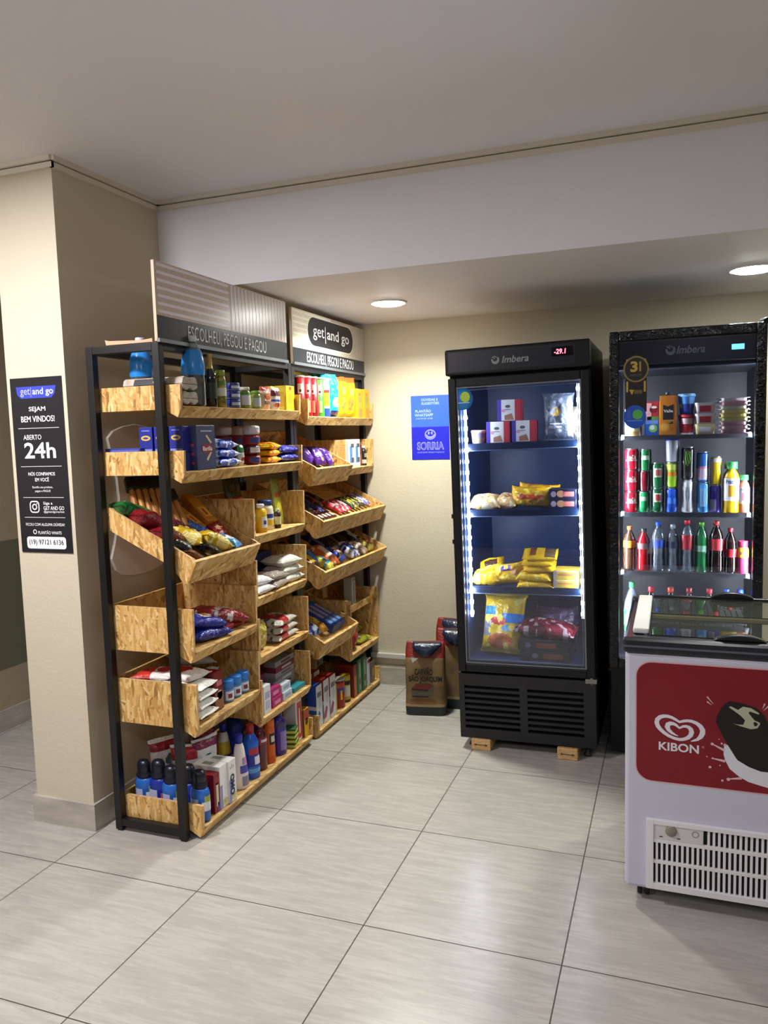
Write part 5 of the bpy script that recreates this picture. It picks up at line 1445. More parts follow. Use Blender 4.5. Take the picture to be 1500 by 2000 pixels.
# ---------------------------------------------------------------- far unit, small tilted bin and the box beside it
for k, (s, y, yaw) in enumerate(((0.13, 1.50, 20), (0.105, 1.585, -15), (0.085, 1.665, 10))):
    bb(('left', 'middle', 'right')[k] + ' purple chocolate pouch standing in the small upper bin', s, y, 0.045, 0.12, 0.085, '#4a2480', [('e', 0.1, 0, 0.25, 0.4, '#b9a6d0'), ('e', 0.55, 0.1, 0.2, 0.3, '#d98a5a')], yaw, b=B2A, nm='chocolate_pouch', cat='pouch', grp='purple chocolate pouches', seed=70 + k, pitch=28, lift=0.030)
for k, y in enumerate((1.372, 1.425)):
    p = onbin(*B2A, 0.13, y, 0.0)
    t = thing('chocolate_bar', ('white', 'purple')[k] + ' flat chocolate bar at the near end of the small upper bin', 'chocolate bar', p, rot=(0, TH, 0))
    MB().box(-0.08, 0.08, -0.024, 0.024, 0, 0.012).build('wrapper', film(('#d9d6dc', '#54489a')[k]), t, 0.003)
    MB().add([(x, y_, 0.0125) for x, y_ in ((-0.06, -0.012), (0.06, -0.012), (0.06, 0.012), (-0.06, 0.012))], [(0, 1, 2, 3)]).build('printed_panel', film(('#6a5aa8', '#d9d2e6')[k]), t)
Z = 1.3305
tw = None
for k, (y, lb) in enumerate(((1.915, 'white carton with blue print, left of the pair beside the small upper bin'), (1.995, 'white carton with blue print, right of the pair beside the small upper bin'))):
    if tw is None:
        tw = carton('milk_carton', lb, 'carton', (-0.205, y, Z), 0.05, 0.070, 0.152, '#dfe0d8', [('r', 'x', -0.4, -0.1, 0.5, 0.6, '#3f86d0'), ('r', 'x', 0.2, 0.55, 0.6, 0.14, '#4a4a48'), ('r', 'x', 0.2, -0.5, 0.5, 0.18, '#4a4a52', 'printed_panel', 1), ('r', '-y', 0, 0, 0.8, 0.9, '#b9c4cc')], 'white milk cartons')
    else:
        dupe(tw, (-0.203, y, Z), lb)
bottle('cocoa_tin', 'dark red tin with crimson lid beside the white cartons', 'tin', (-0.208, 2.070, Z), 0.022, 0.128, [(0.98, 0), (1.0, 0.02), (1.0, 0.86), (0.98, 0.88)], M('#6a1c1a', 0.35), (0.86, 1.0, 1.05, M('#9c2440', 0.4)), [(0.1, 0.5, M('#8a4a2a', 0.4), -1.2, 0.4)])
bottle('syrup_bottle', 'small dark bottle with white cap next to the crimson-lidded tin', 'bottle', (-0.196, 2.125, Z), 0.018, 0.112, SHOULDER, M('#2a2624', 0.25), (0.86, 1.0, 0.6, M('#dfe0de', 0.4)), [(0.1, 0.3, M('#b9b4a4', 0.4)), (0.42, 0.62, M('#9a9484', 0.4), -0.9, 0.4)])

# ---------------------------------------------------------------- far unit, long candy bin
def bar(lb, s, y, L, w, t_, hx, hx2, b=BR3, yaw=0, lift=0.0, pitch=0, nm='candy_bar', cat='candy bar', grp=None, seed=1):
    p = onbin(b[0], b[1], s, y, t_)
    return bag(nm, lb, cat, (p[0], p[1], p[2] + lift), L, w, t_, hx, [('r', 0, 0, 0.5, 0.4, hx2), ('n', 0.4, 4, 0.3, hx2)], (0, 26 + pitch, yaw), grp, seed, nx=16, ny=8)
candy = [('#c82a22', '#e0862a', 'red and orange candy tube at the near end of the long candy bin', 0.10, 1.39, 0.13, 0.040, 0.026, -18),
         ('#1c1a18', '#4a3a2a', 'black candy pack lying at the near end of the long candy bin', 0.20, 1.38, 0.12, 0.06, 0.026, 0),
         ('#1f2a20', '#5a5a52', 'dark green candy pack in the long candy bin', 0.20, 1.46, 0.14, 0.05, 0.024, 4),
         ('#23202c', '#5a5470', 'dark violet candy pack in the long candy bin', 0.21, 1.53, 0.14, 0.05, 0.024, -4),
         ('#1d2a68', '#4a5aa8', 'dark blue candy pack in the middle of the long candy bin', 0.18, 1.60, 0.16, 0.045, 0.024, 2),
         ('#3a2018', '#8a5a4a', 'brown candy pack behind the pink ones', 0.22, 1.68, 0.15, 0.05, 0.026, 0),
         ('#241c1a', '#6a5a50', 'near-black candy pack high in the middle of the long candy bin', 0.24, 1.76, 0.14, 0.05, 0.026, 3)]
for k, (a, b_, lb, s, y, L, w, t_, yaw) in enumerate(candy):
    bar(lb, s, y, L, w, t_, a, b_, yaw=yaw, seed=80 + k, lift=0.004)
for k in range(5):
    y = 1.455 + 0.045 * k
    p = onbin(*BR3, 0.085, y, 0.0)
    t = thing('chocolate_square', ('first', 'second', 'third', 'fourth', 'fifth')[k] + ' dark chocolate square from the near end along the candy bin front', 'chocolate', p, rot=(0, TH, 0), group='row of chocolate squares')
    MB().box(-0.045, 0.045, -0.019, 0.019, 0, 0.018).build('wrapper', film('#3a1218'), t, 0.003)
    MB().add([(x, y_, 0.0185) for x, y_ in ((0.0, -0.014), (0.03, -0.014), (0.03, 0.014), (0.0, 0.014))], [(0, 1, 2, 3)]).build('printed_panel', film('#c9b8a8'), t)
for k in range(3):
    bar(('pink candy pack with silver stripe, left of three in the long candy bin', 'pink candy pack with silver stripe, middle of three in the long candy bin', 'pink candy pack with silver stripe, right of three in the long candy bin')[k], 0.11, 1.735 + 0.055 * k, 0.13, 0.05, 0.028, '#b3263e', '#d9b9c0', yaw=6 - 4 * k, seed=90 + k, lift=0.012, grp='pink candy packs')
for k in range(4):
    bar(('first', 'second', 'third', 'fourth')[k] + ' yellow and dark candy bar from the left in the long candy bin', 0.115, 1.915 + 0.048 * k, 0.13, 0.038, 0.028, '#2f2a1c', '#d3c63a', yaw=3, seed=94 + k, lift=0.014, grp='yellow and dark candy bars')
for k in range(2):
    bar(('pale violet candy bar at the far end of the long candy bin, left one', 'pale violet candy bar at the far end of the long candy bin, right one')[k], 0.12, 2.115 + 0.045 * k, 0.13, 0.036, 0.028, '#7a6fb4', '#d6d0e6', yaw=2, seed=98 + k, lift=0.014, grp='pale violet candy bars')

# ---------------------------------------------------------------- far unit, long snack bin
snk = [('#5a1a1a', '#a84a3a', 'dark red snack bag at the near upper end of the long snack bin', 0.22, 1.385, 0.15, 0.085, 0.05, 4),
       ('#7c1c28', '#c9b03a', 'red and yellow snack bag at the near front of the long snack bin', 0.10, 1.375, 0.13, 0.075, 0.05, -6),
       ('#1a4a9c', '#3f8fe0', 'blue snack bag standing second in the long snack bin', 0.16, 1.455, 0.19, 0.06, 0.05, -8),
       ('#c9c23a', '#2f8fb0', 'yellow and cyan snack bag at the front of the long snack bin', 0.06, 1.485, 0.11, 0.075, 0.045, 10),
       ('#7c4a24', '#c98a3a', 'brown snack bag behind the orange one', 0.23, 1.55, 0.17, 0.085, 0.05, 0),
       ('#dd6a16', '#e9dccc', 'bright orange snack bag in the long snack bin', 0.105, 1.575, 0.17, 0.10, 0.055, -6),
       ('#1e2c70', '#6a7ac8', 'navy snack bag right of the orange one', 0.20, 1.665, 0.19, 0.06, 0.05, -6),
       ('#2f4ab4', '#d9b4a0', 'blue and pink snack bag at the front right of the orange one', 0.085, 1.685, 0.12, 0.085, 0.05, 0),
       ('#17161a', '#3a3640', 'black snack bag in the middle of the long snack bin', 0.20, 1.755, 0.20, 0.07, 0.055, 0),
       ('#3a3034', '#6a4a30', 'dark brown snack bag with orange mark in the long snack bin', 0.20, 1.835, 0.19, 0.075, 0.05, -4),
       ('#c9c9cf', '#2f3f98', 'silver and blue snack bag at the front of the long snack bin', 0.085, 1.855, 0.14, 0.095, 0.05, -10),
       ('#101114', '#2c2c30', 'tall black snack bag towards the far end of the long snack bin', 0.20, 1.945, 0.20, 0.09, 0.05, 0),
       ('#a8927c', '#d9cdb9', 'tan and white snack bag at the front of the long snack bin', 0.075, 1.985, 0.12, 0.085, 0.045, 8),
       ('#131316', '#c9ccc9', 'black snack bag with white print at the far end of the long snack bin', 0.19, 2.085, 0.20, 0.09, 0.05, 2),
       ('#b3a63a', '#7a3a2a', 'yellow-green snack bag in the far front corner of the long snack bin', 0.08, 2.105, 0.12, 0.10, 0.045, -6)]
for k, (a, b_, lb, s, y, L, w, t_, yaw) in enumerate(snk):
    bar(lb, s, y, L, w, t_, a, b_, b=BR4, yaw=yaw, seed=110 + k, lift=0.012, pitch=4, nm='snack_bag', cat='snack bag')

# ---------------------------------------------------------------- far unit, small lower bin, shelf and tray beside it
bb('blue and white cookie bag at the near end of the small lower bin', 0.125, 1.40, 0.06, 0.15, 0.115, '#23368f', [('n', 0.4, 3, 0.08, '#b9c6e0'), ('e', 0.2, 0, 0.25, 0.4, '#20307a')], -10, b=B5A, seed=130, lift=0.012)
bb('yellow biscuit pack in the middle of the small lower bin', 0.12, 1.515, 0.045, 0.15, 0.055, '#d99a1c', [('r', -0.1, 0, 0.3, 0.5, '#e8c85a'), ('r', 0.5, 0, 0.2, 0.7, '#c97a18')], -6, b=B5A, nm='biscuit_pack', seed=131, lift=0.012)
for k in range(3):
    p = onbin(*B5A, 0.15, 1.60 + 0.052 * k, 0.0)
    t = thing('biscuit_box', ('left', 'middle', 'right')[k] + ' long blue biscuit box on the far side of the small lower bin', 'box', (p[0], p[1], p[2] + 0.002), rot=(0, TH, 0), group='long blue biscuit boxes')
    MB().box(-0.11, 0.11, -0.025, 0.025, 0, 0.048).build('body', M(('#2c50b0', '#3a66c8', '#2f58bc')[k], 0.35), t, 0.003)
    MB().add([(x, y_, 0.0485) for x, y_ in ((-0.08, -0.014), (0.03, -0.014), (0.03, 0.014), (-0.08, 0.014))], [(0, 1, 2, 3)]).build('printed_panel', M('#b9a6c4', 0.4), t)
    MB().add([(x, y_, 0.0486) for x, y_ in ((0.045, -0.016), (0.085, -0.016), (0.085, 0.016), (0.045, 0.016))], [(0, 1, 2, 3)]).build('printed_panel', M('#7fb0ea', 0.4), t)
t = thing('lying_jar', 'dark jar with violet-blue lid lying on the short shelf', 'jar', (-0.335, 1.85, 0.5575), rot=(0, R(90), 0))
MB().lathe([(0.026, -0.10), (0.028, -0.09), (0.028, 0.07)], 24).build('body', M('#2a2c34', 0.3), t)
MB().lathe([(0.029, 0.07), (0.029, 0.105), (0.027, 0.11)], 24).build('lid', M('#2c2f86', 0.4), t)
carton('tea_box', 'tall narrow white box standing on the short shelf', 'box', (-0.235, 1.945, 0.5285), 0.05, 0.055, 0.175, '#a9a39a', [('r', 'x', 0.1, 0.0, 0.25, 0.7, '#5a5450'), ('r', 'x', 0.1, 0.85, 0.7, 0.1, '#6a6460')])
bag('bread_bag', 'orange-brown bag on the short shelf by the wall', 'bag', (-0.29, 2.085, 0.5285 + 0.06), 0.125, 0.12, 0.07, '#a34a1c', [('n', 0.4, 3, 0.15, '#c97a2c'), ('e', 0.3, 0, 0.2, 0.4, '#8a2a1a')], (0, -90, 0), None, 133)
Z = 0.3045
bag('sweets_bag', 'red sweets bag at the near end of the tray below the short shelf', 'bag', (-0.215, 1.858, Z + 0.042), 0.16, 0.12, 0.07, '#a81c22', [('e', 0.3, 0.2, 0.25, 0.4, '#d9a23a'), ('n', 0.4, 3, 0.25, '#7a1218')], (0, -62, 12), None, 134)
bag('sweets_bag', 'white and red sweets bag behind the red one', 'bag', (-0.275, 1.955, Z + 0.030), 0.14, 0.12, 0.06, '#c9c2c6', [('n', 0.5, 3, 0.15, '#9a3a4a')], (0, -15, 60), None, 135)
ysw = None
for loc, lb, ro in (((-0.235, 2.035, Z + 0.020), 'lower yellow-green sweets bag in the tray by the wall', (0, 0, 85)), ((-0.30, 2.085, Z + 0.058), 'upper yellow-green sweets bag in the tray by the wall', (0, 0, 95))):
    if ysw is None:
        ysw = bag('sweets_bag', lb, 'bag', loc, 0.15, 0.12, 0.042, '#b3b32c', [('n', 0.5, 3, 0.18, '#6f8a2a')], ro, 'yellow-green sweets bags', 136)
    else:
        dupe(ysw, loc, lb, ro)

# ---------------------------------------------------------------- far unit, bottom tray
Z = 0.0425
def milk(loc, lb, c1, c2, hh=0.212, top='#9c2c20'):
    t = carton('milk_carton', lb, 'carton', loc, 0.075, 0.070, hh, '#d3d4d6', [('r', 'x', 0, 0.55, 0.7, 0.12, '#6a6a7a'), ('p', 'x', 0, 0, 1, 1, c1, 'printed_panel', 0, [(-1, -0.55), (-0.2, -0.2), (0.3, -0.35), (-0.2, -0.75), (-1, -0.8)]), ('r', '-y', 0, -0.45, 1, 0.32, c2), ('r', '-y', 0, 0.55, 1, 0.5, top), ('r', 'z', 0, 0, 1, 1, top), ('e', 'x', 0.2, 0.15, 0.5, 0.3, '#b9bccb')], 'tall milk cartons')
    return t
milk((-0.215, 1.372, Z), 'white and blue milk carton at the near end of the far bottom tray', '#2a5ab0', '#1f6ab0', 0.218, '#2a4aa0')
milk((-0.213, 1.455, Z), 'white milk carton with red top, second from the near end', '#9a2a58', '#a3a6b0', 0.222)
milk((-0.211, 1.532, Z), 'white milk carton with red top, third from the near end', '#8a2a5a', '#a3a6b0', 0.222)
for k in range(3):
    milk((-0.32, 1.40 + 0.085 * k, Z), ('left', 'middle', 'right')[k] + ' milk carton of the row behind in the far bottom tray', '#8a2a3a', '#8a8a92', 0.222)
carton('oat_box', 'narrow yellow box between the milk carton and the red tin', 'box', (-0.213, 1.596, Z), 0.05, 0.04, 0.15, '#b8a016', [('r', 'x', 0, 0, 0.8, 0.8, '#c9b22a')])
tube_pack('cocoa_can', 'red cocoa can with white lid and yellow flash in the far bottom tray', 'can', (-0.210, 1.675, Z), 0.038, 0.158, M('#8f1b16', 0.35), M('#b4b6b4', 0.4), [(0.55, 0.72, M('#4a3a86', 0.4), -1.7, 0.4), (0.30, 0.62, M('#d9b02a', 0.4), -0.75, -0.45), (0.70, 0.86, M('#b8402a', 0.4), -1.4, 0.2)])
bottle('cocoa_jar', 'yellow jar with yellow lid right of the red cocoa can', 'jar', (-0.208, 1.768, Z), 0.030, 0.150, [(0.98, 0), (1.0, 0.02), (1.0, 0.78), (0.95, 0.82)], M('#b59a1c', 0.35), (0.81, 1.0, 1.02, M('#b79a18', 0.4)), [(0.22, 0.62, M('#c9c8ae', 0.4), -1.5, 0.1), (0.66, 0.80, M('#1f1812', 0.4)), (0.0, 0.10, M('#3a1c12', 0.4))])
carton('cereal_box', 'brown-red box left of the green boxes', 'box', (-0.230, 1.845, Z), 0.11, 0.045, 0.185, '#7a2a1c', [('r', 'x', 0, -0.3, 0.8, 0.6, '#a8642c')])
gb = None
for y, lb in ((1.915, 'green cereal box, left of the pair in the far bottom tray'), (1.985, 'green cereal box, right of the pair in the far bottom tray')):
    if gb is None:
        gb = carton('cereal_box', lb, 'box', (-0.212, y, Z), 0.07, 0.062, 0.196, '#155a36', [('r', 'x', 0.1, 0, 0.35, 0.8, '#8a9a7a'), ('e', 'x', 0.1, -0.3, 0.4, 0.2, '#6a4a34', 'printed_panel', 1), ('r', '-y', 0, 0, 0.9, 0.9, '#0f4428')], 'green cereal boxes')
    else:
        dupe(gb, (-0.210, y, Z), lb)
carton('milk_carton', 'slim white carton with red top by the back wall end', 'carton', (-0.205, 2.060, Z), 0.06, 0.055, 0.160, '#b9bcc6', [('r', 'x', 0.5, 0, 0.4, 0.9, '#5a4a5c'), ('r', 'x', 0, 0.85, 1, 0.14, '#8a2c2c')])
carton('tea_box', 'small dark box in the last corner of the far bottom tray', 'box', (-0.203, 2.130, Z), 0.05, 0.05, 0.125, '#6a5a48', [('e', 'x', 0, 0, 0.6, 0.4, '#9a8a5a')])

# ---------------------------------------------------------------- charcoal sacks on the floor
KRAFT = noise_mat('kraft_paper', [(0.3, '#6a5435'), (0.7, '#927750')], 12, 0.75, bump=0.5)
def sack(loc, rz, w, d, h, lb, seed, front=True):
    t = thing('charcoal_sack', lb, 'charcoal sack', loc, rz, 'charcoal sacks')
    lv = [(0.0, 0.94, 0.98), (0.02, 1.0, 1.0), (0.16, 1.01, 1.02), (0.30, 1.0, 1.0), (0.6, 0.99, 0.98), (0.78, 0.98, 0.90), (0.86, 0.98, 0.66), (0.93, 0.97, 0.42), (1.0, 0.93, 0.16)]
    n = 40
    mb = MB()
    rows = []
    for k in range(len(lv) - 1):
        for q in range(4):
            f_ = q / 4
            rows.append(tuple(lv[k][i] * (1 - f_) + lv[k + 1][i] * f_ for i in range(3)))
    rows.append(lv[-1])
    vs = []
    for zf, wf, df in rows:
        for i in range(n):
            a = 2 * PI * i / n
            ca, sa = math.cos(a), math.sin(a)
            e = 0.30
            x = math.copysign(abs(ca) ** e, ca) * w / 2 * wf
            y = math.copysign(abs(sa) ** e, sa) * d / 2 * df
            nz = noise.noise(Vector((x * 9, y * 9 + seed, zf * 4))) * 0.006 * min(1, zf * 8)
            vs.append((x * (1 + nz * 2), y + nz * (1 if y > 0 else -1) - 0.0 * zf, zf * h + 0.35 * nz * (zf > 0.9)))
    fs, ms = [], []
    for k in range(len(rows) - 1):
        zf = (rows[k][0] + rows[k + 1][0]) / 2
        m = 1 if zf < 0.125 else 3 if zf < 0.145 else 2 if zf > 0.80 else 0
        for i in range(n):
            fs.append((k * n + i, k * n + (i + 1) % n, (k + 1) * n + (i + 1) % n, (k + 1) * n + i)); ms.append(m)
    mb.add(vs, fs, 0, True)
    mb.m = ms
    mb.f.append(list(range(n))[::-1]); mb.m.append(1); mb.sm.append(False)
    mb.f.append([(len(rows) - 1) * n + i for i in range(n)]); mb.m.append(2); mb.sm.append(False)
    mb.build('paper_sack', [KRAFT, film('#1f2a2a', 0.5, 0.3), film('#7c1c12', 0.4, 0.6), film('#a88a5c', 0.6, 0.3)], t)
    # folded-over plastic top
    fold = MB()
    m_ = 12
    fv = []
    for i in range(m_ + 1):
        u = -0.30 + 0.72 * i / m_
        sag = 0.16 * h * (1 - abs((i / m_ - 0.45) / 0.55) ** 1.6)
        fv += [(u * w, -0.10 * d, h * 1.005), (u * w, -0.30 * d, h * 0.985), (u * w, -0.30 * d - 0.55 * max(sag, 0.006), h * 0.985 - max(sag, 0.006))]
    fold.add(fv, [(3 * i + j, 3 * i + 3 + j, 3 * i + 4 + j, 3 * i + 1 + j) for i in range(m_) for j in (0, 1)], 0, True)
    fo = fold.build('folded_top', film('#20283e', 0.2, 0.5), t)
    so = fo.modifiers.new('thick', 'SOLIDIFY'); so.thickness = 0.002
    yo = -d / 2 * 1.045
    if front:
        BK = M('#1f1812', 0.7)
        txt('CARVÃO', t, (-0.004, yo, h * 0.625), 0.098, 0.044, '-y', BK, 0.03)
        txt('SÃO JOAQUIM', t, (0.004, yo, h * 0.515), 0.178, 0.045, '-y', BK, 0.03)
        flat(t, (-0.012, yo, h * 0.36), [(-0.058, -0.038), (0.030, -0.038), (0.058, -0.014), (0.058, 0.022), (0.030, 0.004), (-0.058, 0.008)], '-y', M('#5a5240', 0.7), 'grill_print')
        flat(t, (-0.012, yo, h * 0.36), [(-0.058, 0.008), (0.030, 0.004), (0.058, 0.022), (0.046, 0.030), (-0.034, 0.034)], '-y', M('#6f2520', 0.7), 'ember_print', 0.0008)
        flat(t, (-0.012, yo, h * 0.36), [(-0.058, 0.000), (0.030, -0.004), (0.030, 0.004), (-0.058, 0.008)], '-y', BK, 'grill_print', 0.0012)
        flat(t, (-0.012, yo, h * 0.36), [(-0.058, -0.038), (0.030, -0.038), (0.030, -0.031), (-0.058, -0.031)], '-y', BK, 'grill_print', 0.0012)
        for q in (0.22, 0.20):
            flat(t, (-0.01, yo, h * q), rect(0.14, 0.004), '-y', M('#8a4a22', 0.7), 'printed_line')
        flat(t, (-0.050, yo, h * 0.785), [(-0.022, 0.012), (0.020, 0.010), (-0.012, -0.016)], '-y', M('#d9d3c8', 0.6), 'paper_tag', 0.004)
    return t
sack((0.243, 1.832, 0), R(10), 0.215, 0.115, 0.392, 'front charcoal sack on the floor, brown paper with dark lettering', 1)
sack((0.375, 1.975, 0), R(4), 0.215, 0.115, 0.435, 'charcoal sack behind the front one, mostly hidden by the black freezer', 5, False)
sack((0.335, 2.115, 0), R(-2), 0.215, 0.115, 0.455, 'rearmost charcoal sack against the back wall', 9, False)

# ---------------------------------------------------------------- inside the black upright freezer
RZF = -PI / 2          # goods turned to face the glass
def fx(name, label, cat, x, y, k, d, w, h, hexc, art=(), group=None, z=0.0, rz=0.0):
    return carton(name, label, cat, (x, y, f1z(k, x) + z), d, w, h, hexc, art, group, RZF + rz)
MEAT = [('r', 'x', -0.78, 0, 0.22, 1, '#453a9a'), ('r', 'x', -0.10, 0, 0.56, 0.98, '#dfe0dc', 'printed_panel', 1), ('p', 'x', 0, 0, 1, 1, '#a8765c', 'printed_panel', 2, [(-0.40, -0.50), (0.20, -0.30), (0.40, -0.92), (-0.40, -0.92)]), ('r', 'x', 0.62, 0, 0.30, 0.98, '#b8343c'), ('e', 'x', -0.12, 0.35, 0.22, 0.14, '#5a5a5a', 'printed_panel', 2), ('r', 'x', -0.12, 0.05, 0.24, 0.04, '#8a8a8a', 'printed_panel', 2), ('e', 'x', -0.48, -0.05, 0.16, 0.16, '#d99ab4', 'printed_panel', 3), ('r', 'y', 0, 0, 0.9, 0.95, '#a02c34')]
m0 = None
for x, z, lb in ((0.722, 0, 'lower left red, white and purple meat box on the top freezer shelf'), (0.842, 0, 'lower right red, white and purple meat box on the top freezer shelf'), (0.775, 0.0985, 'red, white and purple meat box standing on the two others')):
    if m0 is None:
        m0 = fx('meat_box', lb, 'box', x, 1.545, 0, 0.05, 0.112, 0.098, '#8a2430', MEAT, 'meat boxes')
    else:
        copy_tree(m0, (x, 1.545, f1z(0, x) + z + 0.0005), lb, rz=RZF)
bottle('dessert_cup', 'small white cup with violet band at the left of the top freezer shelf', 'cup', (0.622, 1.545, f1z(0, 0.622)), 0.034, 0.062, [(0.78, 0), (0.82, 0.02), (0.96, 0.82)], M('#d9dade', 0.35), (0.80, 1.0, 1.02, M('#dfdde6', 0.4)), [(0.42, 0.76, M('#8f86c4', 0.4)), (0.10, 0.42, M('#a9a878', 0.4), -1.2, 0.8)], rz=RZF)
bag('bread_bag', 'clear standing bag with gold round label at the right of the top freezer shelf', 'bag', (0.995, 1.545, f1z(0, 0.995) + 0.106), 0.212, 0.145, 0.06, '#5f6672', [('e', 0.22, 0.1, 0.20, 0.32, '#c9a44e'), ('r', -0.30, 0.1, 0.03, 0.42, '#d9dce0'), ('r', -0.42, 0.1, 0.03, 0.34, '#d9dce0'), ('r', -0.1, -0.82, 0.7, 0.16, '#b9bdc2'), ('n', 0.6, 5, 0.32, '#8a919c')], (0, -90, 90), None, 201)
bag('bread_bag', 'pale bag pressed against the right freezer wall on the top shelf', 'bag', (1.080, 1.60, f1z(0, 1.08) + 0.075), 0.15, 0.09, 0.05, '#b9b08e', [('n', 0.6, 4, 0.2, '#d9d4bc')], (0, -90, 60), None, 202)
# second shelf
bag('dough_bag', 'pale bag of frozen dough balls with red stroke, leftmost on the second freezer shelf', 'bag', (0.650, 1.560, f1z(1, 0.65) + 0.030), 0.145, 0.13, 0.060, '#dcb878', [('e', -0.1, -0.1, 0.35, 0.2, '#b0583a'), ('n', 0.5, 4, 0.22, '#e6dcb8')], (18, 0, 6), None, 203)
bag('dough_bag', 'second pale bag of frozen dough balls, right of the first', 'bag', (0.752, 1.575, f1z(1, 0.75) + 0.031), 0.12, 0.13, 0.060, '#d8b070', [('e', 0.1, 0, 0.3, 0.4, '#c98a4a'), ('n', 0.9, 4, 0.22, '#e2d8b0')], (16, 0, -10), None, 204)
bag('snack_bag', 'big bright yellow bag with red print standing on the second freezer shelf', 'bag', (0.868, 1.545, f1z(1, 0.868) + 0.052), 0.185, 0.100, 0.055, '#f0b818', [('r', 0.1, -0.05, 0.55, 0.22, '#d8502c'), ('e', -0.5, 0.0, 0.2, 0.3, '#c0401f'), ('e', 0.3, -0.5, 0.4, 0.25, '#c98a3a'), ('n', 0.2, 4, 0.3, '#f6dc50')], (84, 2, 0), None, 205)
bag('snack_bag', 'second yellow bag leaning behind the big bright yellow one', 'bag', (0.895, 1.600, f1z(1, 0.895) + 0.056), 0.19, 0.11, 0.05, '#e6ae16', [('n', 0.2, 4, 0.2, '#c97a24')], (80, 4, 0), None, 206)
kb = None
for z, lb in ((0, 'lower dark pack with pink label on the second freezer shelf'), (0.0445, 'upper dark pack with pink label on the second freezer shelf')):
    if kb is None:
        kb = fx('sausage_box', lb, 'pack', 1.018, 1.550, 1, 0.12, 0.122, 0.044, '#1a1d34', [('r', 'x', 0.42, -0.02, 0.42, 0.5, '#c9706a'), ('e', 'x', -0.12, 0, 0.30, 0.7, '#c99a6a'), ('e', 'x', -0.66, -0.05, 0.20, 0.6, '#b9a6b9')], 'dark packs with pink labels')
    else:
        copy_tree(kb, (1.018, 1.550, f1z(1, 1.018) + z), lb, rz=RZF)
# third shelf
def yb_(lb, x, y, z, L, Wd, T, art, rot, seed, hx='#f0c21a'):
    return bag('cheese_bread_bag', lb, 'bag', (x, y, f1z(2, x) + z), L, Wd, T, hx, art, rot, 'yellow bags in the freezer', seed)
GR = [('r', 0.1, 0.1, 0.12, 0.4, '#2f8a4a'), ('e', 0.45, 0, 0.12, 0.3, '#c8402a'), ('n', 0.4, 4, 0.25, '#f4da58')]
yb_('bright yellow bag at the far left of the third freezer shelf', 0.648, 1.560, 0.036, 0.135, 0.13, 0.070, [('n', 0.4, 4, 0.2, '#f6de6a')], (10, 0, 4), 211)
yb_('dark-fronted yellow bag leaning on the far left one', 0.668, 1.590, 0.088, 0.12, 0.11, 0.04, [('r', 0, -0.2, 0.5, 0.5, '#4a2c20')], (20, -14, 6), 212)
yb_('yellow bag with violet label standing in the left half of the third freezer shelf', 0.758, 1.545, 0.054, 0.14, 0.105, 0.055, [('r', -0.1, 0.5, 0.35, 0.28, '#6a3f9a'), ('e', 0.5, 0, 0.3, 0.3, '#d9a068'), ('n', 0.6, 4, 0.28, '#f6e06a')], (76, -8, 0), 213)
yb_('bottom yellow bag of the central pile on the third freezer shelf', 0.888, 1.550, 0.020, 0.17, 0.14, 0.044, GR, (14, 0, 3), 214)
yb_('second yellow bag with green print in the central pile', 0.884, 1.553, 0.056, 0.165, 0.14, 0.048, GR, (16, 0, -3), 215)
yb_('third yellow bag in the central pile on the third freezer shelf', 0.902, 1.558, 0.090, 0.15, 0.13, 0.036, [('e', 0.5, 0, 0.2, 0.3, '#b8481e')], (14, 0, 5), 216)
yb_('fourth yellow bag in the central pile on the third freezer shelf', 0.900, 1.558, 0.118, 0.15, 0.13, 0.034, [('r', -0.4, 0, 0.2, 0.8, '#8a4a1c'), ('e', 0.4, 0, 0.2, 0.4, '#b8481e')], (14, 0, -2), 217)
yb_('topmost yellow bag of the central pile on the third freezer shelf', 0.905, 1.562, 0.145, 0.16, 0.13, 0.034, [('r', -0.4, 0, 0.2, 0.8, '#8a4a1c'), ('r', 0.55, 0, 0.3, 0.9, '#6a5638')], (14, 0, 4), 218)
wbx = None
for z, lb in ((0, 'lower yellow and white carton at the right of the third freezer shelf'), (0.0405, 'upper yellow and white carton at the right of the third freezer shelf')):
    if wbx is None:
        wbx = fx('frozen_box', lb, 'carton', 1.030, 1.555, 2, 0.13, 0.112, 0.040, '#e6c84a', [('r', 'x', 0.1, 0.05, 0.75, 0.22, '#d9895a'), ('r', 'x', -0.85, 0, 0.14, 1, '#b9b0a4'), ('r', 'x', 0, 0.8, 0.9, 0.16, '#f0e2a8')], 'yellow and white cartons')
    else:
        copy_tree(wbx, (1.030, 1.555, f1z(2, 1.030) + z), lb, rz=RZF)
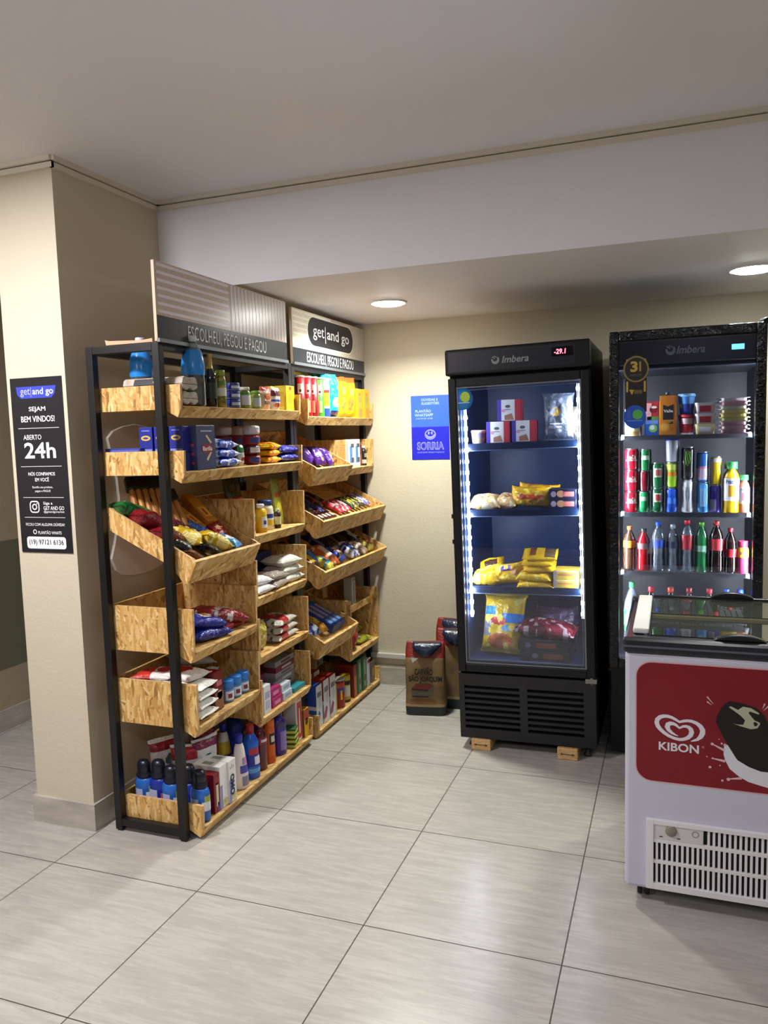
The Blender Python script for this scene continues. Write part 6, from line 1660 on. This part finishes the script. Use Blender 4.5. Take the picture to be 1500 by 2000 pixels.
# floor of the freezer
bag('chicken_bag', 'large yellow and blue bag with orange food photo leaning on the freezer floor', 'bag', (0.722, 1.590, f1z(3, 0.722) + 0.148), 0.285, 0.215, 0.085, '#d9b62c', [('e', -0.62, 0.0, 0.26, 0.62, '#c9703a'), ('r', 0.15, -0.5, 0.16, 0.5, '#1f7ac8'), ('r', 0.4, 0.6, 0.14, 0.3, '#1f7ac8'), ('e', -0.18, -0.35, 0.12, 0.35, '#7fb4dc'), ('e', 0.05, 0.15, 0.14, 0.4, '#b8342a'), ('r', -0.2, 0.75, 0.25, 0.25, '#8a8f96'), ('n', 0.8, 3, 0.32, '#efd96a')], (0, -72, 84), None, 221)
for k, (x, z, lb) in enumerate(((0.935, 0.0, 'lower black frozen pack with orange label on the freezer floor'), (0.925, 0.0505, 'upper black frozen pack with orange label on the freezer floor'))):
    fx('frozen_pack', lb, 'pack', x, 1.560, 3, 0.16, 0.23, 0.049, '#1c1f2a', [('r', 'x', 0.12 + 0.2 * (1 - k), 0.0, 0.40, 0.5, '#b9583a'), ('e', 'x', -0.60 + 0.2 * (1 - k), 0, 0.12, 0.5, '#8a8f9a')], 'black frozen packs', z)
bag('meat_bag', 'dark red vacuum-packed meat lying on the black frozen packs', 'meat', (0.930, 1.560, f1z(3, 0.93) + 0.1360), 0.28, 0.15, 0.072, '#5c1020', [('n', 0.5, 3, 0.12, '#8a2434'), ('e', 0.65, 0, 0.2, 0.4, '#7c0f1c'), ('n', 0.2, 5, 0.36, '#b9a4a4')], (8, 3, -3), None, 223)
bag('meat_bag', 'grey-violet vacuum-packed meat behind the dark red one', 'meat', (0.965, 1.66, f1z(3, 0.96) + 0.12), 0.20, 0.22, 0.06, '#3a2c44', [('n', 0.5, 3, 0.2, '#5a4460')], (72, 0, 0), None, 224)

# ---------------------------------------------------------------- inside the drinks fridge
def dz(k): return S2Z[k] + 0.0012 if k < 3 else 0.4615
FYD = 1.60
W_ = lambda h: M(h, 0.35)
def C(name, lb, cat, x, k, r, h, body, bands=(), z=0.0, group=None, y=FYD, text=None, lid=None):
    return can(name, lb, cat, (x, y, dz(k) + z), r, h, M(body, 0.22, 0.0, 0.6), [(a, b, M(c, 0.25), *q) for a, b, c, *q in bands], group, RZF, lid, text)
# top shelf
bottle('yogurt_bottle', 'cream yogurt drink bottle half behind the round sticker', 'bottle', (1.318, FYD, dz(0)), 0.036, 0.165, SLEEVE, M('#e3dcb4', 0.35), (0.88, 1.0, 0.6, M('#e6e2c8', 0.4)), [(0.1, 0.5, M('#d6d0a0', 0.4)), (0.0, 0.12, M('#b9905a', 0.4), -0.6, 0.8)], rz=RZF)
bb_ = carton('drink_pouch_box', 'blue and green juice carton at the left of the top fridge shelf', 'carton', (1.396, FYD, dz(0)), 0.05, 0.060, 0.069, '#2456b4', [('e', 'x', 0.2, -0.1, 0.6, 0.5, '#7cc05a'), ('e', 'x', 0.1, 0.0, 0.34, 0.3, '#d9e6dc', 'printed_panel', 1), ('r', 'x', 0, 0.7, 0.9, 0.24, '#6f8fe0')], None, RZF)
carton('drink_pouch_box', 'red and white juice carton stacked on the blue and green one', 'carton', (1.397, FYD, dz(0) + 0.0695), 0.05, 0.058, 0.080, '#c03038', [('r', 'x', -0.5, -0.1, 0.45, 0.9, '#e0a4a4'), ('e', 'x', 0.25, 0.1, 0.6, 0.4, '#8f1a22'), ('e', 'x', 0.3, 0.35, 0.4, 0.14, '#e9d6cc', 'printed_panel', 1), ('r', 'x', 0.2, -0.85, 0.9, 0.18, '#5a9a4a')], None, RZF)
oj = carton('juice_carton', 'tall orange juice carton with black panel on the top fridge shelf', 'carton', (1.465, FYD, dz(0)), 0.06, 0.070, 0.172, '#e08a1c', [('p', 'x', 0, 0, 1, 1, '#1f1a18', 'printed_panel', 0, [(-0.62, 0.55), (0, 0.44), (0.62, 0.55), (0.62, -0.22), (-0.62, -0.22)]), ('e', 'x', -0.45, -0.60, 0.62, 0.24, '#e9a02a', 'printed_panel', 1), ('e', 'x', -0.45, -0.60, 0.46, 0.17, '#f0b950', 'printed_panel', 2), ('e', 'x', 0.5, -0.55, 0.4, 0.2, '#c9741c', 'printed_panel', 1), ('r', 'x', 0.3, -0.38, 0.3, 0.06, '#5a8a2a', 'printed_panel', 1), ('txt', 'x', 'Valle', 0.0, 0.22, 0.56, 0.075, '#efe9e0', 0.03)], None, RZF)
MB().lathe([(0.012, 0.172), (0.012, 0.186), (0.010, 0.188)], 16).build('screw_cap', M('#3a3430', 0.4), oj)
bottle('milk_drink_carton', 'pale carton hidden behind the orange juice carton', 'carton', (1.445, 1.70, dz(0)), 0.035, 0.17, [(1, 0), (1, 0.9)], M('#b98a3a', 0.4), rz=RZF)
CUP = [(0.74, 0), (0.78, 0.02), (0.96, 0.90)]
bottle('yogurt_cup', 'red yogurt cup under the blue one on the top fridge shelf', 'cup', (1.540, FYD, dz(0)), 0.034, 0.088, CUP, M('#c0202c', 0.35), (0.88, 1.0, 1.03, M('#a81c28', 0.4)), [(0.52, 0.80, M('#e3cdd0', 0.4), -0.7, 0.9), (0.0, 0.08, M('#d9d4d4', 0.4))], rz=RZF)
bottle('yogurt_cup', 'light blue yogurt cup stacked on the red one', 'cup', (1.540, FYD, dz(0) + 0.089), 0.035, 0.088, CUP, M('#2a4fb8', 0.35), (0.86, 1.0, 1.05, M('#7fb8e6', 0.4)), [(0.50, 0.84, M('#4f8fd6', 0.4)), (0.3, 0.5, M('#c9b08a', 0.4), -1.4, -0.6)], rz=RZF)
for k, (c1, c2, c3, lb) in enumerate((('#d9cf8a', '#b9bcc6', '#dcd79a', 'yellow and grey margarine tub at the bottom of the tub stack'), ('#d9d0d2', '#b83430', '#e0d9dc', 'white and red margarine tub in the middle of the tub stack'), ('#d9d0d2', '#c02c34', '#e3dcdf', 'white and red margarine tub on top of the tub stack'))):
    t = thing('margarine_tub', lb, 'tub', (1.615, FYD, dz(0) + 0.0455 * k), RZF, 'stacked margarine tubs')
    mb = MB()
    a, b = rrect(0.060, 0.072, 0.012), rrect(0.068, 0.082, 0.014)
    n = len(a)
    mb.add([(p, q, 0) for p, q in a] + [(p, q, 0.034) for p, q in b], [(i, (i + 1) % n, n + (i + 1) % n, n + i) for i in range(n)] + [list(range(n))[::-1], list(range(n, 2 * n))])
    mb.build('body', W_(c1), t)
    MB().prism(rrect(0.072, 0.086, 0.015), 'z', 0.034, 0.0445).build('lid', W_(c3), t)
    MB().add([(0.0305 + 0.004 * z / 0.034, y, z) for y, z in ((-0.022, 0.005), (0.022, 0.005), (0.024, 0.031), (-0.024, 0.031))], [(0, 1, 2, 3)]).build('printed_panel', W_(c2), t)
cp_ = [('#a9808a', 'lowest'), ('#c9a8b0', 'second'), ('#b08a92', 'third'), ('#d9cf9a', 'fourth'), ('#dccf7a', 'fifth'), ('#d6cd92', 'sixth'), ('#e0dcc4', 'seventh'), ('#d9a4b0', 'eighth'), ('#e6d4d8', 'topmost')]
for k, (hx, od) in enumerate(cp_):
    x = 1.728 + (0.004 if k % 2 else -0.003)
    t = thing('cold_cuts_pack', od + ' flat cold cuts pack of the pile on the top fridge shelf', 'pack', (x, FYD, dz(0) + 0.0168 * k), (0.10 if k == 8 else 0.03) * (-1) ** k, 'pile of flat cold cuts packs')
    MB().prism(rrect(0.118, 0.12, 0.012), 'z', 0.0, 0.003).prism(rrect(0.098, 0.10, 0.012), 'z', 0.003, 0.0155).build('tray', W_(hx), t)
    MB().prism(rrect(0.120, 0.122, 0.010), 'z', 0.0155, 0.0164).build('film_lid', W_('#d9d3d6' if k not in (3, 4, 5) else '#e0d68a'), t)
# second shelf: cans
c_ = None
CT = ('Coca-Cola', 0.60, 0.038, 0.020, M('#efe6e6', 0.4), 0.0)
for k, lb in enumerate(('bottom red cola can of the left stack in the drinks fridge', 'middle red cola can of the left stack in the drinks fridge', 'top red cola can of the left stack in the drinks fridge')):
    if c_ is None:
        c_ = C('soda_can', lb, 'can', 1.312, 1, 0.030, 0.095, '#b81426', [(0.42, 0.48, '#d9a4aa', -0.9, 0.9)], 0, 'red cola cans', text=CT)
    else:
        copy_tree(c_, (1.312, FYD, dz(1) + 0.0955 * k), lb, rz=RZF)
C('soda_can', 'light green soda can at the bottom of the second stack', 'can', 1.364, 1, 0.0265, 0.093, '#1f9a58', [(0.55, 0.75, '#c9e6d4', -0.7, 0.5)], 0)
C('soda_can', 'dark red soda can in the middle of the second stack', 'can', 1.368, 1, 0.0255, 0.093, '#6f101c', [], 0.0935)
C('soda_can', 'dark green soda can on top of the second stack', 'can', 1.371, 1, 0.0255, 0.095, '#0f6a34', [(0.5, 0.7, '#b9d0bc', -0.7, 0.6)], 0.187)
g_ = None
for z, lb in ((0, 'lower dark green can with red round emblem'), (0.1105, 'upper dark green can with red round emblem')):
    if g_ is None:
        g_ = C('soda_can', lb, 'can', 1.423, 1, 0.0275, 0.110, '#0d5a30', [(0.42, 0.78, '#b9c4b8', -0.55, 0.75), (0.48, 0.72, '#a8202c', -0.35, 0.55)], 0, 'green cans with red emblem')
    else:
        copy_tree(g_, (1.423, FYD, dz(1) + z), lb, rz=RZF)
C('soda_can', 'bright blue soda can at the bottom of the third stack', 'can', 1.482, 1, 0.0275, 0.110, '#1a54c8', [(0.35, 0.6, '#3f74d8', -0.8, 0.8)])
C('soda_can', 'lime green soda can with orange stroke above the blue one', 'can', 1.482, 1, 0.0275, 0.112, '#8fb82a', [(0.45, 0.62, '#c97a24', -0.8, 0.8), (0.70, 0.90, '#c9d46a')], 0.1105)
C('soda_can', 'silver can with blue top crowning the lime and blue cans', 'can', 1.484, 1, 0.0285, 0.105, '#8d929c', [(0.90, 0.97, '#2a3fae')], 0.223, lid=M('#27379c', 0.3))
mz = C('energy_drink', 'white energy drink can at the bottom of the middle stack', 'can', 1.547, 1, 0.027, 0.146, '#c9ccd2')
def claw(par, r, zc, hx):
    mb = MB()
    for k, (a, h0, h1) in enumerate(((-0.30, -0.030, 0.028), (0.0, -0.036, 0.030), (0.30, -0.028, 0.028))):
        vs = []
        for i in range(7):
            f_ = i / 6
            an = a + 0.06 * math.sin(f_ * 9 + k)
            wv = 0.10 * (1 - 0.6 * abs(f_ - 0.6))
            for s_ in (-1, 1):
                q = an + s_ * wv * 0.6
                vs.append(((r + 0.0008) * math.cos(q), (r + 0.0008) * math.sin(q), zc + h1 + (h0 - h1) * f_))
        mb.add(vs, [(2 * i, 2 * i + 2, 2 * i + 3, 2 * i + 1) for i in range(6)])
    return mb.build('claw_mark', M(hx, 0.35), par)
claw(mz, 0.027, 0.085, '#8a8f98')
mz = C('energy_drink', 'black energy drink can with green claw mark above the white one', 'can', 1.547, 1, 0.0275, 0.143, '#0f1211', [(0.08, 0.22, '#2c302e')], 0.1465)
claw(mz, 0.0275, 0.095, '#6fb82a')
C('energy_drink', 'light blue slim can at the bottom right of the energy drink stack', 'can', 1.610, 1, 0.0265, 0.133, '#3f8fd8', [(0.2, 0.8, '#6f9ec4', -0.4, 0.4)])
C('energy_drink', 'blue slim can with pink and silver lower half above the light blue one', 'can', 1.607, 1, 0.0250, 0.133, '#1f5fb0', [(0.08, 0.45, '#b9aac4'), (0.45, 0.52, '#c9788a', -0.8, 0.8)], 0.1335)
C('energy_drink', 'violet and silver slim can under the yellow one', 'can', 1.661, 1, 0.0235, 0.120, '#3a22a8', [(0.06, 0.48, '#a9a4cc', -1.2, 0.1)])
C('energy_drink', 'yellow and silver slim can on the violet one', 'can', 1.661, 1, 0.0235, 0.124, '#e3c414', [(0.80, 0.93, '#c4c4c8'), (0.05, 0.8, '#d9d2b4', -1.5, -0.7)], 0.1205)
def juice(x, r, h, c1, c2, capc, lb, k=1, tw=0.040):
    t = bottle('juice_bottle', lb, 'bottle', (x, FYD, dz(k)), r, h, [(0.94, 0), (1, 0.02), (1.0, 0.66), (0.86, 0.76), (0.52, 0.84), (0.50, 0.88)], M(c1, 0.25), (0.86, 1.0, 0.78, M(capc, 0.35)), [(0.24, 0.68, M('#e3e4ea', 0.4)), (0.32, 0.54, M(c2, 0.4), -0.35, 0.45, 1)], rz=RZF, text=("Prat's", 0.615, tw, 0.018, M('#3a4a9a', 0.4), -0.05))
    return t
juice(1.722, 0.034, 0.220, '#e0b81a', '#e0a02c', '#2f8a44', 'large yellow juice bottle with white label and green cap')
juice(1.7745, 0.0225, 0.162, '#c9745a', '#c8506a', '#2f9a54', 'small pink juice bottle with white label and green cap by the right wall', tw=0.026)
# third shelf: small bottles
def pet(lb, x, r, h, body, capc, label=None, liq=None, k=2, z0=0.5, z1=0.66, y=FYD, grp=None, name='soda_bottle'):
    return bottle(name, lb, 'bottle', (x, y, dz(k)), r, h, PET, body, (0.915, 1.0, 0.42, M(capc, 0.35)), [(z0, z1, M(label, 0.35))] if label else [], liq, rz=RZF, group=grp)
COLA = M('#1c0d0a', 0.12, coat=0.5)
PB_ = glass('bottle_plastic', '#e9f1f8', 2.8, 0.05, 0.16, '#c9d6e6')
WA = glass('still_water', '#d6e2ee', 1.2, 0.05, 0.12, '#a9bcd6')
pet('brown soda bottle with orange label and orange cap at the left of the bottle shelf', 1.303, 0.027, 0.200, M('#4a3020', 0.15, coat=0.5), '#d9622a', '#e0822c', z0=0.52, z1=0.68)
pet('red soda bottle with dark cap, second on the bottle shelf', 1.364, 0.029, 0.190, M('#b0141e', 0.15, coat=0.5), '#3a3436', '#8a6a6e', z0=0.52, z1=0.66)
pet('clear water bottle with blue label and blue cap on the bottle shelf', 1.427, 0.029, 0.222, PB_, '#2a5fe0', '#2c50c8', (WA, 0.78), z0=0.48, z1=0.64, name='water_bottle')
pet('clear water bottle with dark label and clear cap on the bottle shelf', 1.488, 0.027, 0.210, PB_, '#9fb0c0', '#1f2c48', (WA, 0.78), z0=0.50, z1=0.64, name='water_bottle')
pet('clear bottle with red oval label and red cap on the bottle shelf', 1.547, 0.028, 0.230, PB_, '#c02834', '#9c2430', (WA, 0.78), z0=0.44, z1=0.72, name='water_bottle')
pet('green soda bottle with green cap on the bottle shelf', 1.607, 0.028, 0.222, M('#1f7a44', 0.15, coat=0.5), '#5fc03a', '#7fae94', z0=0.42, z1=0.54)
pet('large cola bottle with red label and red cap on the bottle shelf', 1.667, 0.030, 0.228, COLA, '#c02630', '#b9343e', z0=0.44, z1=0.66)
pet('cola bottle with red cap and red label, second from the right on the bottle shelf', 1.724, 0.026, 0.198, COLA, '#b02230', '#b82434', z0=0.36, z1=0.54)
bottle('drink_bottle', 'pink drink bottle with yellow label at the right end of the bottle shelf', 'bottle', (1.7735, FYD, dz(2)), 0.0235, 0.142, [(0.94, 0), (1, 0.02), (1, 0.72), (0.8, 0.82), (0.7, 0.86)], M('#d03a74', 0.2, coat=0.4), (0.84, 1.0, 0.86, M('#d8305a', 0.35)), [(0.50, 0.80, M('#e0bc2c', 0.35)), (0.58, 0.68, M('#6a5a4a', 0.4), -0.5, 0.5, 1)], rz=RZF)
# fridge floor: two-litre bottles
def big(lb, x, capc, body, label, grp='large bottles on the fridge floor'):
    return bottle('soda_bottle', lb, 'bottle', (x, FYD + 0.02, dz(3)), 0.036 if x > 1.34 else 0.034, 0.335 if x < 1.34 else 0.318, PET, body, (0.925, 1.0, 0.36, M(capc, 0.35)), [(0.34, 0.62, M(label, 0.35))], (glass('clear_soda', '#cfe0d4', 1.2), 0.8) if x < 1.34 else None, rz=RZF, group=grp)
b0 = big('clear two-litre bottle with bright green label beside the white chest freezer corner', 1.312, '#2fae5a', PB_, '#2fb04c')
MB().lathe([(0.0352, 0.335 * 0.40), (0.0352, 0.335 * 0.56)], 20, a0=-0.9, a1=0.9, caps=False).build('label_print', M('#e6efe6', 0.35), b0)
for x, c_, b_, l_, lb in ((1.396, '#c02a34', COLA, '#a82028', 'large dark bottle with red cap, first behind the chest freezer lid'), (1.480, '#b9402a', COLA, '#a82028', 'large dark bottle with orange-red cap, second behind the chest freezer lid'), (1.558, '#8a1c24', COLA, '#a82028', 'large dark bottle with deep red cap, third behind the chest freezer lid'), (1.642, '#b82c34', COLA, '#a82028', 'large dark bottle with red cap, fourth behind the chest freezer lid'), (1.700 + 0.012, '#2448d8', M('#1a2a50', 0.15, coat=0.5), '#24409c', 'large bottle with blue cap behind the chest freezer handle'), (1.768, '#1f3fd0', M('#1a2a50', 0.15, coat=0.5), '#24409c', 'large bottle with blue cap at the right wall of the drinks fridge')):
    big(lb, x, c_, b_, l_)

# ---------------------------------------------------------------- ice cream inside the chest freezer
for k, (x, y, hx, h2, lb) in enumerate(((1.55, 0.60, '#b8a878', '#d9cfae', 'beige ice cream box seen through the chest freezer lid'), (1.72, 0.58, '#8a6a3a', '#d9b45a', 'golden ice cream box seen through the chest freezer lid'), (1.90, 0.62, '#a03038', '#d9c9c0', 'red ice cream box seen through the chest freezer lid'))):
    carton('ice_cream_box', lb, 'box', (x, y, 0.3065), 0.24, 0.15, 0.16, hx, [('r', 'z', 0, 0, 0.8, 0.8, h2)], None, RZF)
